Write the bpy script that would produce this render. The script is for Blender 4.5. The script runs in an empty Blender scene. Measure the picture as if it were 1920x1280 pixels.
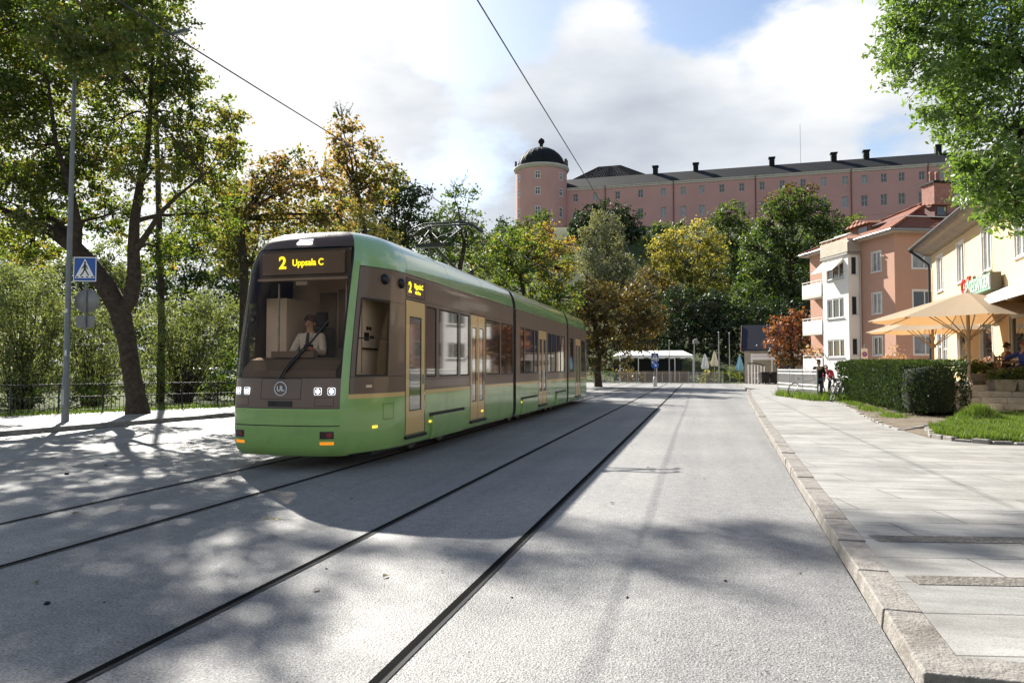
import bpy, bmesh, math, random
import numpy as np
from mathutils import Vector, Matrix

sc = bpy.context.scene
COL = sc.collection
PI = math.pi
rad = math.radians

# ------------------------------------------------------------------ camera
YAW, PITCH, FPX, EYE = rad(14.8), rad(2.06), 1333.0, 1.55
cam_d = bpy.data.cameras.new("camera")
cam_d.sensor_width = 36.0
cam_d.lens = 36.0 * FPX / 1920.0
cam_d.clip_start, cam_d.clip_end = 0.1, 3000.0
cam = bpy.data.objects.new("camera", cam_d)
COL.objects.link(cam)
cam.location = (0, 0, EYE)
cam.rotation_euler = (PI / 2 + PITCH, 0, YAW)
sc.camera = cam

# ------------------------------------------------------------------ sun, sky, exposure
SUN_AZ, SUN_EL = rad(-42.0), rad(34.0)          # azimuth measured from +Y towards +X
S = Vector((math.sin(SUN_AZ) * math.cos(SUN_EL), math.cos(SUN_AZ) * math.cos(SUN_EL), math.sin(SUN_EL)))
sun_d = bpy.data.lights.new("sun", 'SUN')
sun_d.energy, sun_d.angle, sun_d.color = 5.0, rad(0.53), (1.0, 0.95, 0.86)
sun = bpy.data.objects.new("sun", sun_d)
COL.objects.link(sun)
sun.rotation_euler = S.to_track_quat('Z', 'Y').to_euler()
sun.location = (0, 0, 100)
sc.view_settings.view_transform = 'Standard'
sc.view_settings.look = 'None'
sc.view_settings.gamma = 1.0
sc.view_settings.exposure = 1.48

sc.render.engine = 'CYCLES'
sc.cycles.max_bounces = 7
sc.cycles.diffuse_bounces = 3
sc.cycles.glossy_bounces = 3
sc.cycles.transmission_bounces = 4
sc.cycles.transparent_max_bounces = 8
sc.cycles.use_denoising = True
sc.cycles.sample_clamp_indirect = 6.0

# ---- pixel (1920x1280 of the photograph) to metres: only used to measure where things stand
F2 = Vector((-math.sin(YAW), math.cos(YAW)))
R2 = Vector((math.cos(YAW), math.sin(YAW)))


def pt(px, py, D):
    u, v = (px - 960) / FPX, (640 - py) / FPX
    s = D / (math.cos(PITCH) - v * math.sin(PITCH))
    X = u * s
    return Vector((D * F2.x + X * R2.x, D * F2.y + X * R2.y, EYE + (math.sin(PITCH) + v * math.cos(PITCH)) * s))


def gp(px, py, z=0.0):
    v = (640 - py) / FPX
    s = (z - EYE) / (math.sin(PITCH) + v * math.cos(PITCH))
    return pt(px, py, s * (math.cos(PITCH) - v * math.sin(PITCH)))


def depth(p):
    return p[0] * F2.x + p[1] * F2.y


def onwall(px, py, A, B):
    """distance along the vertical wall A-B, and height, of what is seen at a pixel"""
    u, v = (px - 960) / FPX, (640 - py) / FPX
    a = math.cos(PITCH) - v * math.sin(PITCH)
    dx, dy = a * F2.x + u * R2.x, a * F2.y + u * R2.y
    dz = math.sin(PITCH) + v * math.cos(PITCH)
    e = Vector((B[0] - A[0], B[1] - A[1])).normalized()
    det = dx * (-e.y) + dy * e.x
    s = (A[0] * (-e.y) + A[1] * e.x) / det
    return (s * dx - A[0]) * e.x + (s * dy - A[1]) * e.y, EYE + s * dz


# ---- world: physical sky with broken cumulus
w = bpy.data.worlds.new("World")
sc.world = w
w.use_nodes = True
nt = w.node_tree
nt.nodes.clear()


def nd(tree, typ, **kw):
    n = tree.nodes.new(typ)
    for k, v in kw.items():
        if k.startswith('i_'):
            n.inputs[k[2:].replace('_', ' ')].default_value = v
        else:
            setattr(n, k, v)
    return n


def build_world():
    L = nt.links.new
    sky = nd(nt, 'ShaderNodeTexSky', sky_type='NISHITA', sun_disc=False)
    sky.sun_elevation = SUN_EL
    sky.sun_rotation = SUN_AZ % (2 * PI)
    sky.altitude = 20
    sky.air_density = 1.0
    sky.dust_density = 0.8
    tc = nd(nt, 'ShaderNodeTexCoord')
    # flattened direction so that clouds stretch towards the horizon
    sep = nd(nt, 'ShaderNodeSeparateXYZ')
    L(tc.outputs['Generated'], sep.inputs[0])

    def math_(op, a, b=None, c=None, clamp=False):
        n = nd(nt, 'ShaderNodeMath', operation=op, use_clamp=clamp)
        for i, q in enumerate((a, b, c)):
            if q is None:
                continue
            if isinstance(q, (int, float)):
                n.inputs[i].default_value = q
            else:
                L(q, n.inputs[i])
        return n.outputs[0]

    mp = nd(nt, 'ShaderNodeMapping')
    mp.inputs['Scale'].default_value = (1, 1, 1.9)
    mp.inputs['Location'].default_value = (3.1, 1.7, 0.4)
    L(tc.outputs['Generated'], mp.inputs[0])
    n1 = nd(nt, 'ShaderNodeTexNoise', i_Scale=3.2, i_Detail=9.0, i_Roughness=0.55, i_Lacunarity=2.1)
    L(mp.outputs[0], n1.inputs['Vector'])
    # places where the blue shows, places where cloud stands (directions)
    spots = [((900, -20), 0.13, -0.38), ((1360, -35), 0.15, -0.34), ((820, 60), .05, -.22), ((1120, 20), 0.06, 0.14), ((1560, 30), 0.08, 0.14), ((850, 90), 0.035, -0.2),
             ((500, 120), 0.30, 0.25), ((870, 345), 0.07, -0.20), ((640, 170), 0.12, 0.2),
             ((1250, 200), 0.22, 0.22), ((1640, 280), 0.05, -0.16), ((1400, 150), 0.03, -0.14), ((1420, 90), 0.12, .12)]
    acc = None
    for (q, wd, amp) in spots:
        d = (pt(q[0], q[1], 100) - Vector((0, 0, EYE))).normalized()
        dn = nd(nt, 'ShaderNodeVectorMath', operation='DISTANCE')
        L(tc.outputs['Generated'], dn.inputs[0])
        dn.inputs[1].default_value = d
        g = math_('DIVIDE', dn.outputs['Value'], wd)
        g = math_('MULTIPLY', math_('MULTIPLY', g, g), -1.0)
        g = math_('POWER', 2.71828, g)
        g = math_('MULTIPLY', g, amp)
        acc = g if acc is None else math_('ADD', acc, g)
    # less cloud overhead and behind
    zen = math_('MULTIPLY', math_('SUBTRACT', sep.outputs['Z'], 0.45), -0.55)
    dens = math_('ADD', math_('ADD', n1.outputs[0], acc), math_('MINIMUM', zen, 0.05))
    mr = nd(nt, 'ShaderNodeMapRange', interpolation_type='SMOOTHSTEP')
    mr.inputs['From Min'].default_value = 0.43
    mr.inputs['From Max'].default_value = 0.60
    L(dens, mr.inputs['Value'])
    # grey undersides
    mp2 = nd(nt, 'ShaderNodeMapping')
    mp2.inputs['Scale'].default_value = (1, 1, 2.6)
    mp2.inputs['Location'].default_value = (0.3, 5.2, 1.15)
    L(tc.outputs['Generated'], mp2.inputs[0])
    n2 = nd(nt, 'ShaderNodeTexNoise', i_Scale=4.0, i_Detail=6.0, i_Roughness=0.5)
    L(mp2.outputs[0], n2.inputs['Vector'])
    gsp = [((1150, 245), 0.16, 0.30), ((640, 140), 0.10, 0.16), ((1000, 330), 0.06, 0.12), ((500, 330), .12, -.2), ((1560, 120), .12, -.25), ((1050, 90), .1, -.2), ((430, 60), .2, -.3), ((1650, 200), .1, .1)]
    acc2 = n2.outputs[0]
    for (q, wd, amp) in gsp:
        d = (pt(q[0], q[1], 100) - Vector((0, 0, EYE))).normalized()
        dn = nd(nt, 'ShaderNodeVectorMath', operation='DISTANCE')
        L(tc.outputs['Generated'], dn.inputs[0])
        dn.inputs[1].default_value = d
        g = math_('DIVIDE', dn.outputs['Value'], wd)
        g = math_('MULTIPLY', math_('MULTIPLY', g, g), -1.0)
        acc2 = math_('ADD', acc2, math_('MULTIPLY', math_('POWER', 2.71828, g), amp))
    cr = nd(nt, 'ShaderNodeValToRGB')
    e = cr.color_ramp.elements
    e[0].position, e[0].color = 0.36, (6.7, 6.7, 6.65, 1)
    e[1].position, e[1].color = 0.95, (2.7, 3.0, 3.55, 1)
    em = e.new(0.60)
    em.color = (4.7, 4.95, 5.3, 1)
    L(acc2, cr.inputs[0])
    mix = nd(nt, 'ShaderNodeMix', data_type='RGBA')
    L(mr.outputs[0], mix.inputs[0])
    L(sky.outputs[0], mix.inputs[6])
    L(cr.outputs[0], mix.inputs[7])
    bg = nd(nt, 'ShaderNodeBackground')
    bg.inputs['Strength'].default_value = 0.06
    L(mix.outputs[2], bg.inputs[0])
    out = nd(nt, 'ShaderNodeOutputWorld')
    L(bg.outputs[0], out.inputs[0])


build_world()

# ------------------------------------------------------------------ helpers


def tag(o, label=None, cat=None, group=None, kind=None):
    if label: o['label'] = label
    if cat: o['category'] = cat
    if group: o['group'] = group
    if kind: o['kind'] = kind
    return o


def thing(name, label, cat, loc=(0, 0, 0), rz=0.0, group=None):
    o = bpy.data.objects.new(name, None)
    o.empty_display_size = 0.2
    COL.objects.link(o)
    o.location = loc
    o.rotation_euler = (0, 0, rz)
    return tag(o, label, cat, group)


class MB:
    def __init__(self):
        self.v, self.f, self.m, self.s = [], [], [], []

    def add(self, verts, faces, m=0, smooth=False):
        b = len(self.v)
        self.v.extend([tuple(p) for p in verts])
        for f in faces:
            self.f.append([i + b for i in f])
            self.m.append(m)
            self.s.append(smooth)
        return self

    def box(self, x0, x1, y0, y1, z0, z1, m=0):
        return self.add([(x0, y0, z0), (x1, y0, z0), (x1, y1, z0), (x0, y1, z0), (x0, y0, z1), (x1, y0, z1), (x1, y1, z1), (x0, y1, z1)],
                        [(3, 2, 1, 0), (4, 5, 6, 7), (0, 1, 5, 4), (1, 2, 6, 5), (2, 3, 7, 6), (3, 0, 4, 7)], m)

    def obox(self, c, size, rz=0.0, m=0, taper=1.0):
        """box standing on c (bottom centre)"""
        a, b, h = size[0] / 2, size[1] / 2, size[2]
        q = []
        for (k, zz) in ((1.0, 0), (taper, h)):
            for sx, sy in ((-1, -1), (1, -1), (1, 1), (-1, 1)):
                x, y = sx * a * k, sy * b * k
                q.append((c[0] + x * math.cos(rz) - y * math.sin(rz), c[1] + x * math.sin(rz) + y * math.cos(rz), c[2] + zz))
        return self.add(q, [(3, 2, 1, 0), (4, 5, 6, 7), (0, 1, 5, 4), (1, 2, 6, 5), (2, 3, 7, 6), (3, 0, 4, 7)], m)

    def beam(self, a, b, wd, ht, m=0):
        """rectangular bar from a to b"""
        a, b = Vector(a), Vector(b)
        d = (b - a).normalized()
        up = Vector((0, 0, 1)) if abs(d.z) < 0.95 else Vector((0, 1, 0))
        s = d.cross(up).normalized() * wd / 2
        t = s.cross(d).normalized() * ht / 2
        q = [a - s - t, a + s - t, a + s + t, a - s + t, b - s - t, b + s - t, b + s + t, b - s + t]
        return self.add(q, [(0, 1, 2, 3), (7, 6, 5, 4), (0, 4, 5, 1), (1, 5, 6, 2), (2, 6, 7, 3), (3, 7, 4, 0)], m)

    def poly(self, pts, m=0):
        return self.add(pts, [list(range(len(pts)))], m)

    def tube(self, pts, r, n=8, m=0, caps=True, smooth=True):
        pts = [Vector(p) for p in pts]
        k = len(pts)
        rr = [r] * k if isinstance(r, (int, float)) else list(r)
        ring0 = None
        vs, fs = [], []
        ref = None
        for i, p in enumerate(pts):
            d = (pts[min(i + 1, k - 1)] - pts[max(i - 1, 0)])
            d = d.normalized() if d.length > 1e-9 else Vector((0, 0, 1))
            if ref is None:
                ref = Vector((1, 0, 0)) if abs(d.x) < 0.8 else Vector((0, 1, 0))
            a = (ref - d * ref.dot(d)).normalized()
            ref = a
            b = d.cross(a)
            for j in range(n):
                t = 2 * PI * j / n
                vs.append(p + (a * math.cos(t) + b * math.sin(t)) * rr[i])
        for i in range(k - 1):
            for j in range(n):
                j2 = (j + 1) % n
                fs.append((i * n + j, i * n + j2, (i + 1) * n + j2, (i + 1) * n + j))
        self.add(vs, fs, m, smooth)
        if caps:
            self.add(vs[:n][::-1], [list(range(n))], m)
            self.add(vs[-n:], [list(range(n))], m)
        return self

    def lathe(self, prof, n=24, c=(0, 0, 0), m=0, smooth=True, a0=0.0, a1=2 * PI, axis='z'):
        full = abs(a1 - a0 - 2 * PI) < 1e-6
        cols = n if full else n + 1
        vs, fs = [], []
        for (r, z) in prof:
            for j in range(cols):
                t = a0 + (a1 - a0) * j / n
                q = (r * math.cos(t), r * math.sin(t), z)
                if axis == 'x': q = (q[2], q[0], q[1])
                if axis == 'y': q = (q[0], q[2], q[1])
                vs.append((c[0] + q[0], c[1] + q[1], c[2] + q[2]))
        for i in range(len(prof) - 1):
            for j in range(n):
                j2 = (j + 1) % cols
                fs.append((i * cols + j, i * cols + j2, (i + 1) * cols + j2, (i + 1) * cols + j))
        return self.add(vs, fs, m, smooth)

    def extrude(self, pts, vec, m=0):
        """closed polygon swept along vec"""
        a = [Vector(p) for p in pts]
        v = Vector(vec)
        n = len(a)
        fs = [list(range(n))[::-1], list(range(n, 2 * n))] + [(i, (i + 1) % n, (i + 1) % n + n, i + n) for i in range(n)]
        return self.add(a + [p + v for p in a], fs, m)

    def build(self, name, mats, parent=None, loc=None, rz=0.0, fix=True):
        me = bpy.data.meshes.new(name)
        me.from_pydata(self.v, [], self.f)
        if not isinstance(mats, (list, tuple)):
            mats = [mats]
        for q in mats:
            me.materials.append(q)
        me.polygons.foreach_set('material_index', self.m)
        me.polygons.foreach_set('use_smooth', self.s)
        if fix:
            bm = bmesh.new()
            bm.from_mesh(me)
            bmesh.ops.recalc_face_normals(bm, faces=bm.faces)
            bm.to_mesh(me)
            bm.free()
        me.update()
        o = bpy.data.objects.new(name, me)
        COL.objects.link(o)
        if parent: o.parent = parent
        if loc is not None: o.location = loc
        o.rotation_euler = (0, 0, rz)
        return o


def bevel(o, wd, seg=2):
    md = o.modifiers.new("bevel", 'BEVEL')
    md.width, md.segments, md.limit_method, md.angle_limit = wd, seg, 'ANGLE', rad(40)
    return o


def dup_tree(o, parent=None):
    c = o.copy()
    COL.objects.link(c)
    c.parent = parent
    for ch in list(o.children):
        dup_tree(ch, c)
    return c


def text_mesh(name, body, size, material, parent, loc, rot, extrude=0.002, align='CENTER', bold=0.0, xscale=1.0):
    cu = bpy.data.curves.new(name, 'FONT')
    cu.body, cu.size, cu.extrude, cu.align_x, cu.align_y, cu.offset = body, size, extrude, align, 'CENTER', bold
    tmp = bpy.data.objects.new(name, cu)
    COL.objects.link(tmp)
    dg = bpy.context.evaluated_depsgraph_get()
    me = bpy.data.meshes.new_from_object(tmp.evaluated_get(dg))
    bpy.data.objects.remove(tmp)
    bpy.data.curves.remove(cu)
    me.materials.clear()
    me.materials.append(material)
    o = bpy.data.objects.new(name, me)
    COL.objects.link(o)
    o.parent = parent
    o.location, o.rotation_euler = loc, rot
    o.scale = (xscale, 1, 1)
    return o


# ------------------------------------------------------------------ materials
def mat(name, col, rough=0.6, metal=0.0, spec=0.5, var=0.0, vscale=3.0, bump=0.0, bscale=40.0, coat=0.0, emit=None, estr=0.0, dirt=None, dscale=0.6, damt=0.0):
    m = bpy.data.materials.new(name)
    m.use_nodes = True
    t = m.node_tree
    L = t.links.new
    p = t.nodes['Principled BSDF']
    p.inputs['Base Color'].default_value = (*col, 1)
    p.inputs['Roughness'].default_value = rough
    p.inputs['Metallic'].default_value = metal
    p.inputs['Specular IOR Level'].default_value = spec
    p.inputs['Coat Weight'].default_value = coat
    p.inputs['Coat Roughness'].default_value = 0.05
    if emit:
        p.inputs['Emission Color'].default_value = (*emit, 1)
        p.inputs['Emission Strength'].default_value = estr
    if var or bump or damt:
        tc = nd(t, 'ShaderNodeTexCoord')
    if var or damt:
        n = nd(t, 'ShaderNodeTexNoise', i_Scale=vscale, i_Detail=6.0, i_Roughness=0.6)
        L(tc.outputs['Object'], n.inputs['Vector'])
        r = nd(t, 'ShaderNodeValToRGB')
        r.color_ramp.elements[0].position, r.color_ramp.elements[1].position = 0.3, 0.7
        r.color_ramp.elements[0].color = (*[c * (1 - var) for c in col], 1)
        r.color_ramp.elements[1].color = (*[min(1, c * (1 + var * 0.8)) for c in col], 1)
        L(n.outputs[0], r.inputs[0])
        src = r.outputs[0]
        if damt:
            n3 = nd(t, 'ShaderNodeTexNoise', i_Scale=dscale, i_Detail=8.0, i_Roughness=0.65)
            L(tc.outputs['Object'], n3.inputs['Vector'])
            mr = nd(t, 'ShaderNodeMapRange')
            mr.inputs['From Min'].default_value, mr.inputs['From Max'].default_value = 0.48, 0.7
            mr.inputs['To Max'].default_value = damt
            L(n3.outputs[0], mr.inputs['Value'])
            mx = nd(t, 'ShaderNodeMix', data_type='RGBA')
            L(mr.outputs[0], mx.inputs[0])
            L(src, mx.inputs[6])
            mx.inputs[7].default_value = (*dirt, 1)
            src = mx.outputs[2]
        L(src, p.inputs['Base Color'])
    if bump:
        n2 = nd(t, 'ShaderNodeTexNoise', i_Scale=bscale, i_Detail=5.0)
        L(tc.outputs['Object'], n2.inputs['Vector'])
        b = nd(t, 'ShaderNodeBump')
        b.inputs['Strength'].default_value = bump
        b.inputs['Distance'].default_value = 0.02
        L(n2.outputs[0], b.inputs['Height'])
        L(b.outputs[0], p.inputs['Normal'])
    return m


def leaf_mat(name, cols, trans=0.45, tcol=1.5, gloss=0.045):
    """cols: list of base colours picked per leaf by its own tint"""
    m = bpy.data.materials.new(name)
    m.use_nodes = True
    t = m.node_tree
    t.nodes.clear()
    L = t.links.new
    at = nd(t, 'ShaderNodeAttribute', attribute_name='tint')
    r = nd(t, 'ShaderNodeValToRGB')
    el = r.color_ramp.elements
    for i, c in enumerate(cols):
        ps = i / max(1, len(cols) - 1)
        if i < 2:
            el[i].position, el[i].color = (ps if i == 0 else 1.0), (*c, 1)
        else:
            pass
    if len(cols) > 2:
        el[1].position = 1.0
        el[1].color = (*cols[-1], 1)
        for i in range(1, len(cols) - 1):
            e = el.new(i / (len(cols) - 1))
            e.color = (*cols[i], 1)
    L(at.outputs['Fac'], r.inputs[0])
    d = nd(t, 'ShaderNodeBsdfDiffuse')
    tr = nd(t, 'ShaderNodeBsdfTranslucent')
    L(r.outputs[0], d.inputs[0])
    mul = nd(t, 'ShaderNodeMix', data_type='RGBA', blend_type='MULTIPLY')
    mul.inputs[0].default_value = 1.0
    mul.inputs[7].default_value = (tcol * 1.1, tcol, tcol * 0.5, 1)
    L(r.outputs[0], mul.inputs[6])
    L(mul.outputs[2], tr.inputs[0])
    m1 = nd(t, 'ShaderNodeMixShader')
    m1.inputs[0].default_value = trans
    L(d.outputs[0], m1.inputs[1])
    L(tr.outputs[0], m1.inputs[2])
    g = nd(t, 'ShaderNodeBsdfGlossy')
    g.inputs['Roughness'].default_value = 0.5
    m2 = nd(t, 'ShaderNodeMixShader')
    m2.inputs[0].default_value = gloss
    L(m1.outputs[0], m2.inputs[1])
    L(g.outputs[0], m2.inputs[2])
    o = nd(t, 'ShaderNodeOutputMaterial')
    L(m2.outputs[0], o.inputs[0])
    return m


def glass_mat(name, tint, gl=1.0, rough=0.02):
    """thin tinted pane: fresnel reflection over tinted transparency"""
    m = bpy.data.materials.new(name)
    m.use_nodes = True
    t = m.node_tree
    t.nodes.clear()
    L = t.links.new
    tr = nd(t, 'ShaderNodeBsdfTransparent')
    tr.inputs[0].default_value = (*tint, 1)
    g = nd(t, 'ShaderNodeBsdfGlossy')
    g.inputs['Roughness'].default_value = rough
    lw = nd(t, 'ShaderNodeLayerWeight')
    lw.inputs[0].default_value = 0.22
    mm = nd(t, 'ShaderNodeMath', operation='MULTIPLY', use_clamp=True)
    mm.inputs[1].default_value = gl
    L(lw.outputs['Fresnel'], mm.inputs[0])
    mx = nd(t, 'ShaderNodeMixShader')
    L(mm.outputs[0], mx.inputs[0])
    L(tr.outputs[0], mx.inputs[1])
    L(g.outputs[0], mx.inputs[2])
    o = nd(t, 'ShaderNodeOutputMaterial')
    L(mx.outputs[0], o.inputs[0])
    return m


def emit_mat(name, col, s):
    return mat(name, (0.02, 0.02, 0.02), 0.5, emit=col, estr=s)


M = {}
M['metal_grey'] = mat('grey painted metal', (0.15, 0.16, 0.17), 0.45, 0.3, var=0.15, vscale=8)
M['galv'] = mat('galvanised steel', (0.30, 0.31, 0.32), 0.42, 0.6, var=0.15, vscale=12)
M['dark_metal'] = mat('dark metal', (0.012, 0.013, 0.014), 0.4, 0.2, var=0.2)
M['black'] = mat('black rubber', (0.010, 0.010, 0.010), 0.65)
M['white'] = mat('white paint', (0.78, 0.78, 0.76), 0.5, var=0.04, vscale=2)
M['bark'] = mat('bark', (0.055, 0.042, 0.032), 0.95, spec=0.2, var=0.45, vscale=7, bump=0.9, bscale=14)
M['bark_pale'] = mat('pale bark', (0.11, 0.09, 0.07), 0.95, spec=0.2, var=0.4, vscale=7, bump=0.8, bscale=18)
M['window_glass'] = mat('window glass', (0.022, 0.03, 0.036), 0.04, spec=0.7, var=0.5, vscale=0.7)
M['window_curtain'] = mat('curtained window glass', (0.20, 0.22, 0.23), 0.08, spec=0.7, var=0.5, vscale=1.3)
# ------------------------------------------------------------------ ground, road, pavements


def asphalt():
    m = bpy.data.materials.new('asphalt')
    m.use_nodes = True
    t = m.node_tree
    L = t.links.new
    p = t.nodes['Principled BSDF']
    tc = nd(t, 'ShaderNodeTexCoord')
    big = nd(t, 'ShaderNodeTexNoise', i_Scale=0.35, i_Detail=7.0, i_Roughness=0.6)
    mid = nd(t, 'ShaderNodeTexNoise', i_Scale=9.0, i_Detail=6.0, i_Roughness=0.7)
    vor = nd(t, 'ShaderNodeTexVoronoi', i_Scale=85.0)
    fin = nd(t, 'ShaderNodeTexNoise', i_Scale=60.0, i_Detail=4.0, i_Roughness=0.7)
    for n in (big, mid, vor, fin):
        L(tc.outputs['Object'], n.inputs['Vector'])
    r = nd(t, 'ShaderNodeValToRGB')
    r.color_ramp.elements[0].position, r.color_ramp.elements[0].color = 0.3, (0.185, 0.186, 0.189, 1)
    r.color_ramp.elements[1].position, r.color_ramp.elements[1].color = 0.7, (0.27, 0.267, 0.26, 1)
    L(big.outputs[0], r.inputs[0])
    r2 = nd(t, 'ShaderNodeValToRGB')      # speckle of pale and dark chippings
    r2.color_ramp.elements[0].position, r2.color_ramp.elements[0].color = 0.33, (0.18, 0.18, 0.19, 1)
    r2.color_ramp.elements[1].position, r2.color_ramp.elements[1].color = 0.66, (1.55, 1.53, 1.5, 1)
    L(fin.outputs[0], r2.inputs[0])
    mx = nd(t, 'ShaderNodeMix', data_type='RGBA', blend_type='MULTIPLY')
    mx.inputs[0].default_value = 0.85
    L(r.outputs[0], mx.inputs[6])
    L(r2.outputs[0], mx.inputs[7])
    r3 = nd(t, 'ShaderNodeValToRGB')
    r3.color_ramp.elements[0].position, r3.color_ramp.elements[0].color = 0.35, (0.8, 0.8, 0.8, 1)
    r3.color_ramp.elements[1].position, r3.color_ramp.elements[1].color = 0.65, (1.15, 1.15, 1.15, 1)
    L(mid.outputs[0], r3.inputs[0])
    mx2 = nd(t, 'ShaderNodeMix', data_type='RGBA', blend_type='MULTIPLY')
    mx2.inputs[0].default_value = 1.0
    L(mx.outputs[2], mx2.inputs[6])
    L(r3.outputs[0], mx2.inputs[7])
    # sparse black pits
    v2 = nd(t, 'ShaderNodeTexVoronoi', i_Scale=13.0)
    L(tc.outputs['Object'], v2.inputs['Vector'])
    lt = nd(t, 'ShaderNodeMath', operation='LESS_THAN')
    lt.inputs[1].default_value = 0.10
    L(v2.outputs['Distance'], lt.inputs[0])
    n5 = nd(t, 'ShaderNodeTexNoise', i_Scale=1.7)
    L(tc.outputs['Object'], n5.inputs['Vector'])
    gt = nd(t, 'ShaderNodeMath', operation='GREATER_THAN')
    gt.inputs[1].default_value = 0.48
    L(n5.outputs[0], gt.inputs[0])
    mm = nd(t, 'ShaderNodeMath', operation='MULTIPLY')
    L(lt.outputs[0], mm.inputs[0])
    L(gt.outputs[0], mm.inputs[1])
    mx3 = nd(t, 'ShaderNodeMix', data_type='RGBA')
    mx3.inputs[7].default_value = (0.02, 0.02, 0.02, 1)
    L(mm.outputs[0], mx3.inputs[0])
    L(mx2.outputs[2], mx3.inputs[6])
    # worn lanes along the street, dark patches of old binder, hairline cracks
    mpw = nd(t, 'ShaderNodeMapping')
    mpw.inputs['Scale'].default_value = (1.0, 0.05, 1.0)
    L(tc.outputs['Object'], mpw.inputs[0])
    nw = nd(t, 'ShaderNodeTexNoise', i_Scale=1.1, i_Detail=5.0, i_Roughness=0.6)
    L(mpw.outputs[0], nw.inputs['Vector'])
    rw = nd(t, 'ShaderNodeValToRGB')
    rw.color_ramp.elements[0].position, rw.color_ramp.elements[0].color = 0.36, (0.80, 0.80, 0.81, 1)
    rw.color_ramp.elements[1].position, rw.color_ramp.elements[1].color = 0.60, (1.06, 1.06, 1.05, 1)
    L(nw.outputs[0], rw.inputs[0])
    mx4 = nd(t, 'ShaderNodeMix', data_type='RGBA', blend_type='MULTIPLY')
    mx4.inputs[0].default_value = 1.0
    L(mx3.outputs[2], mx4.inputs[6])
    L(rw.outputs[0], mx4.inputs[7])
    L(mx4.outputs[2], p.inputs['Base Color'])
    p.inputs['Roughness'].default_value = 0.62
    p.inputs['Specular IOR Level'].default_value = 0.4
    ad = nd(t, 'ShaderNodeMath', operation='MULTIPLY_ADD')
    ad.inputs[1].default_value = 0.8
    L(vor.outputs['Distance'], ad.inputs[0])
    L(fin.outputs[0], ad.inputs[2])
    b = nd(t, 'ShaderNodeBump')
    b.inputs['Strength'].default_value = 0.7
    b.inputs['Distance'].default_value = 0.007
    L(ad.outputs[0], b.inputs['Height'])
    L(b.outputs[0], p.inputs['Normal'])
    return m


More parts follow.
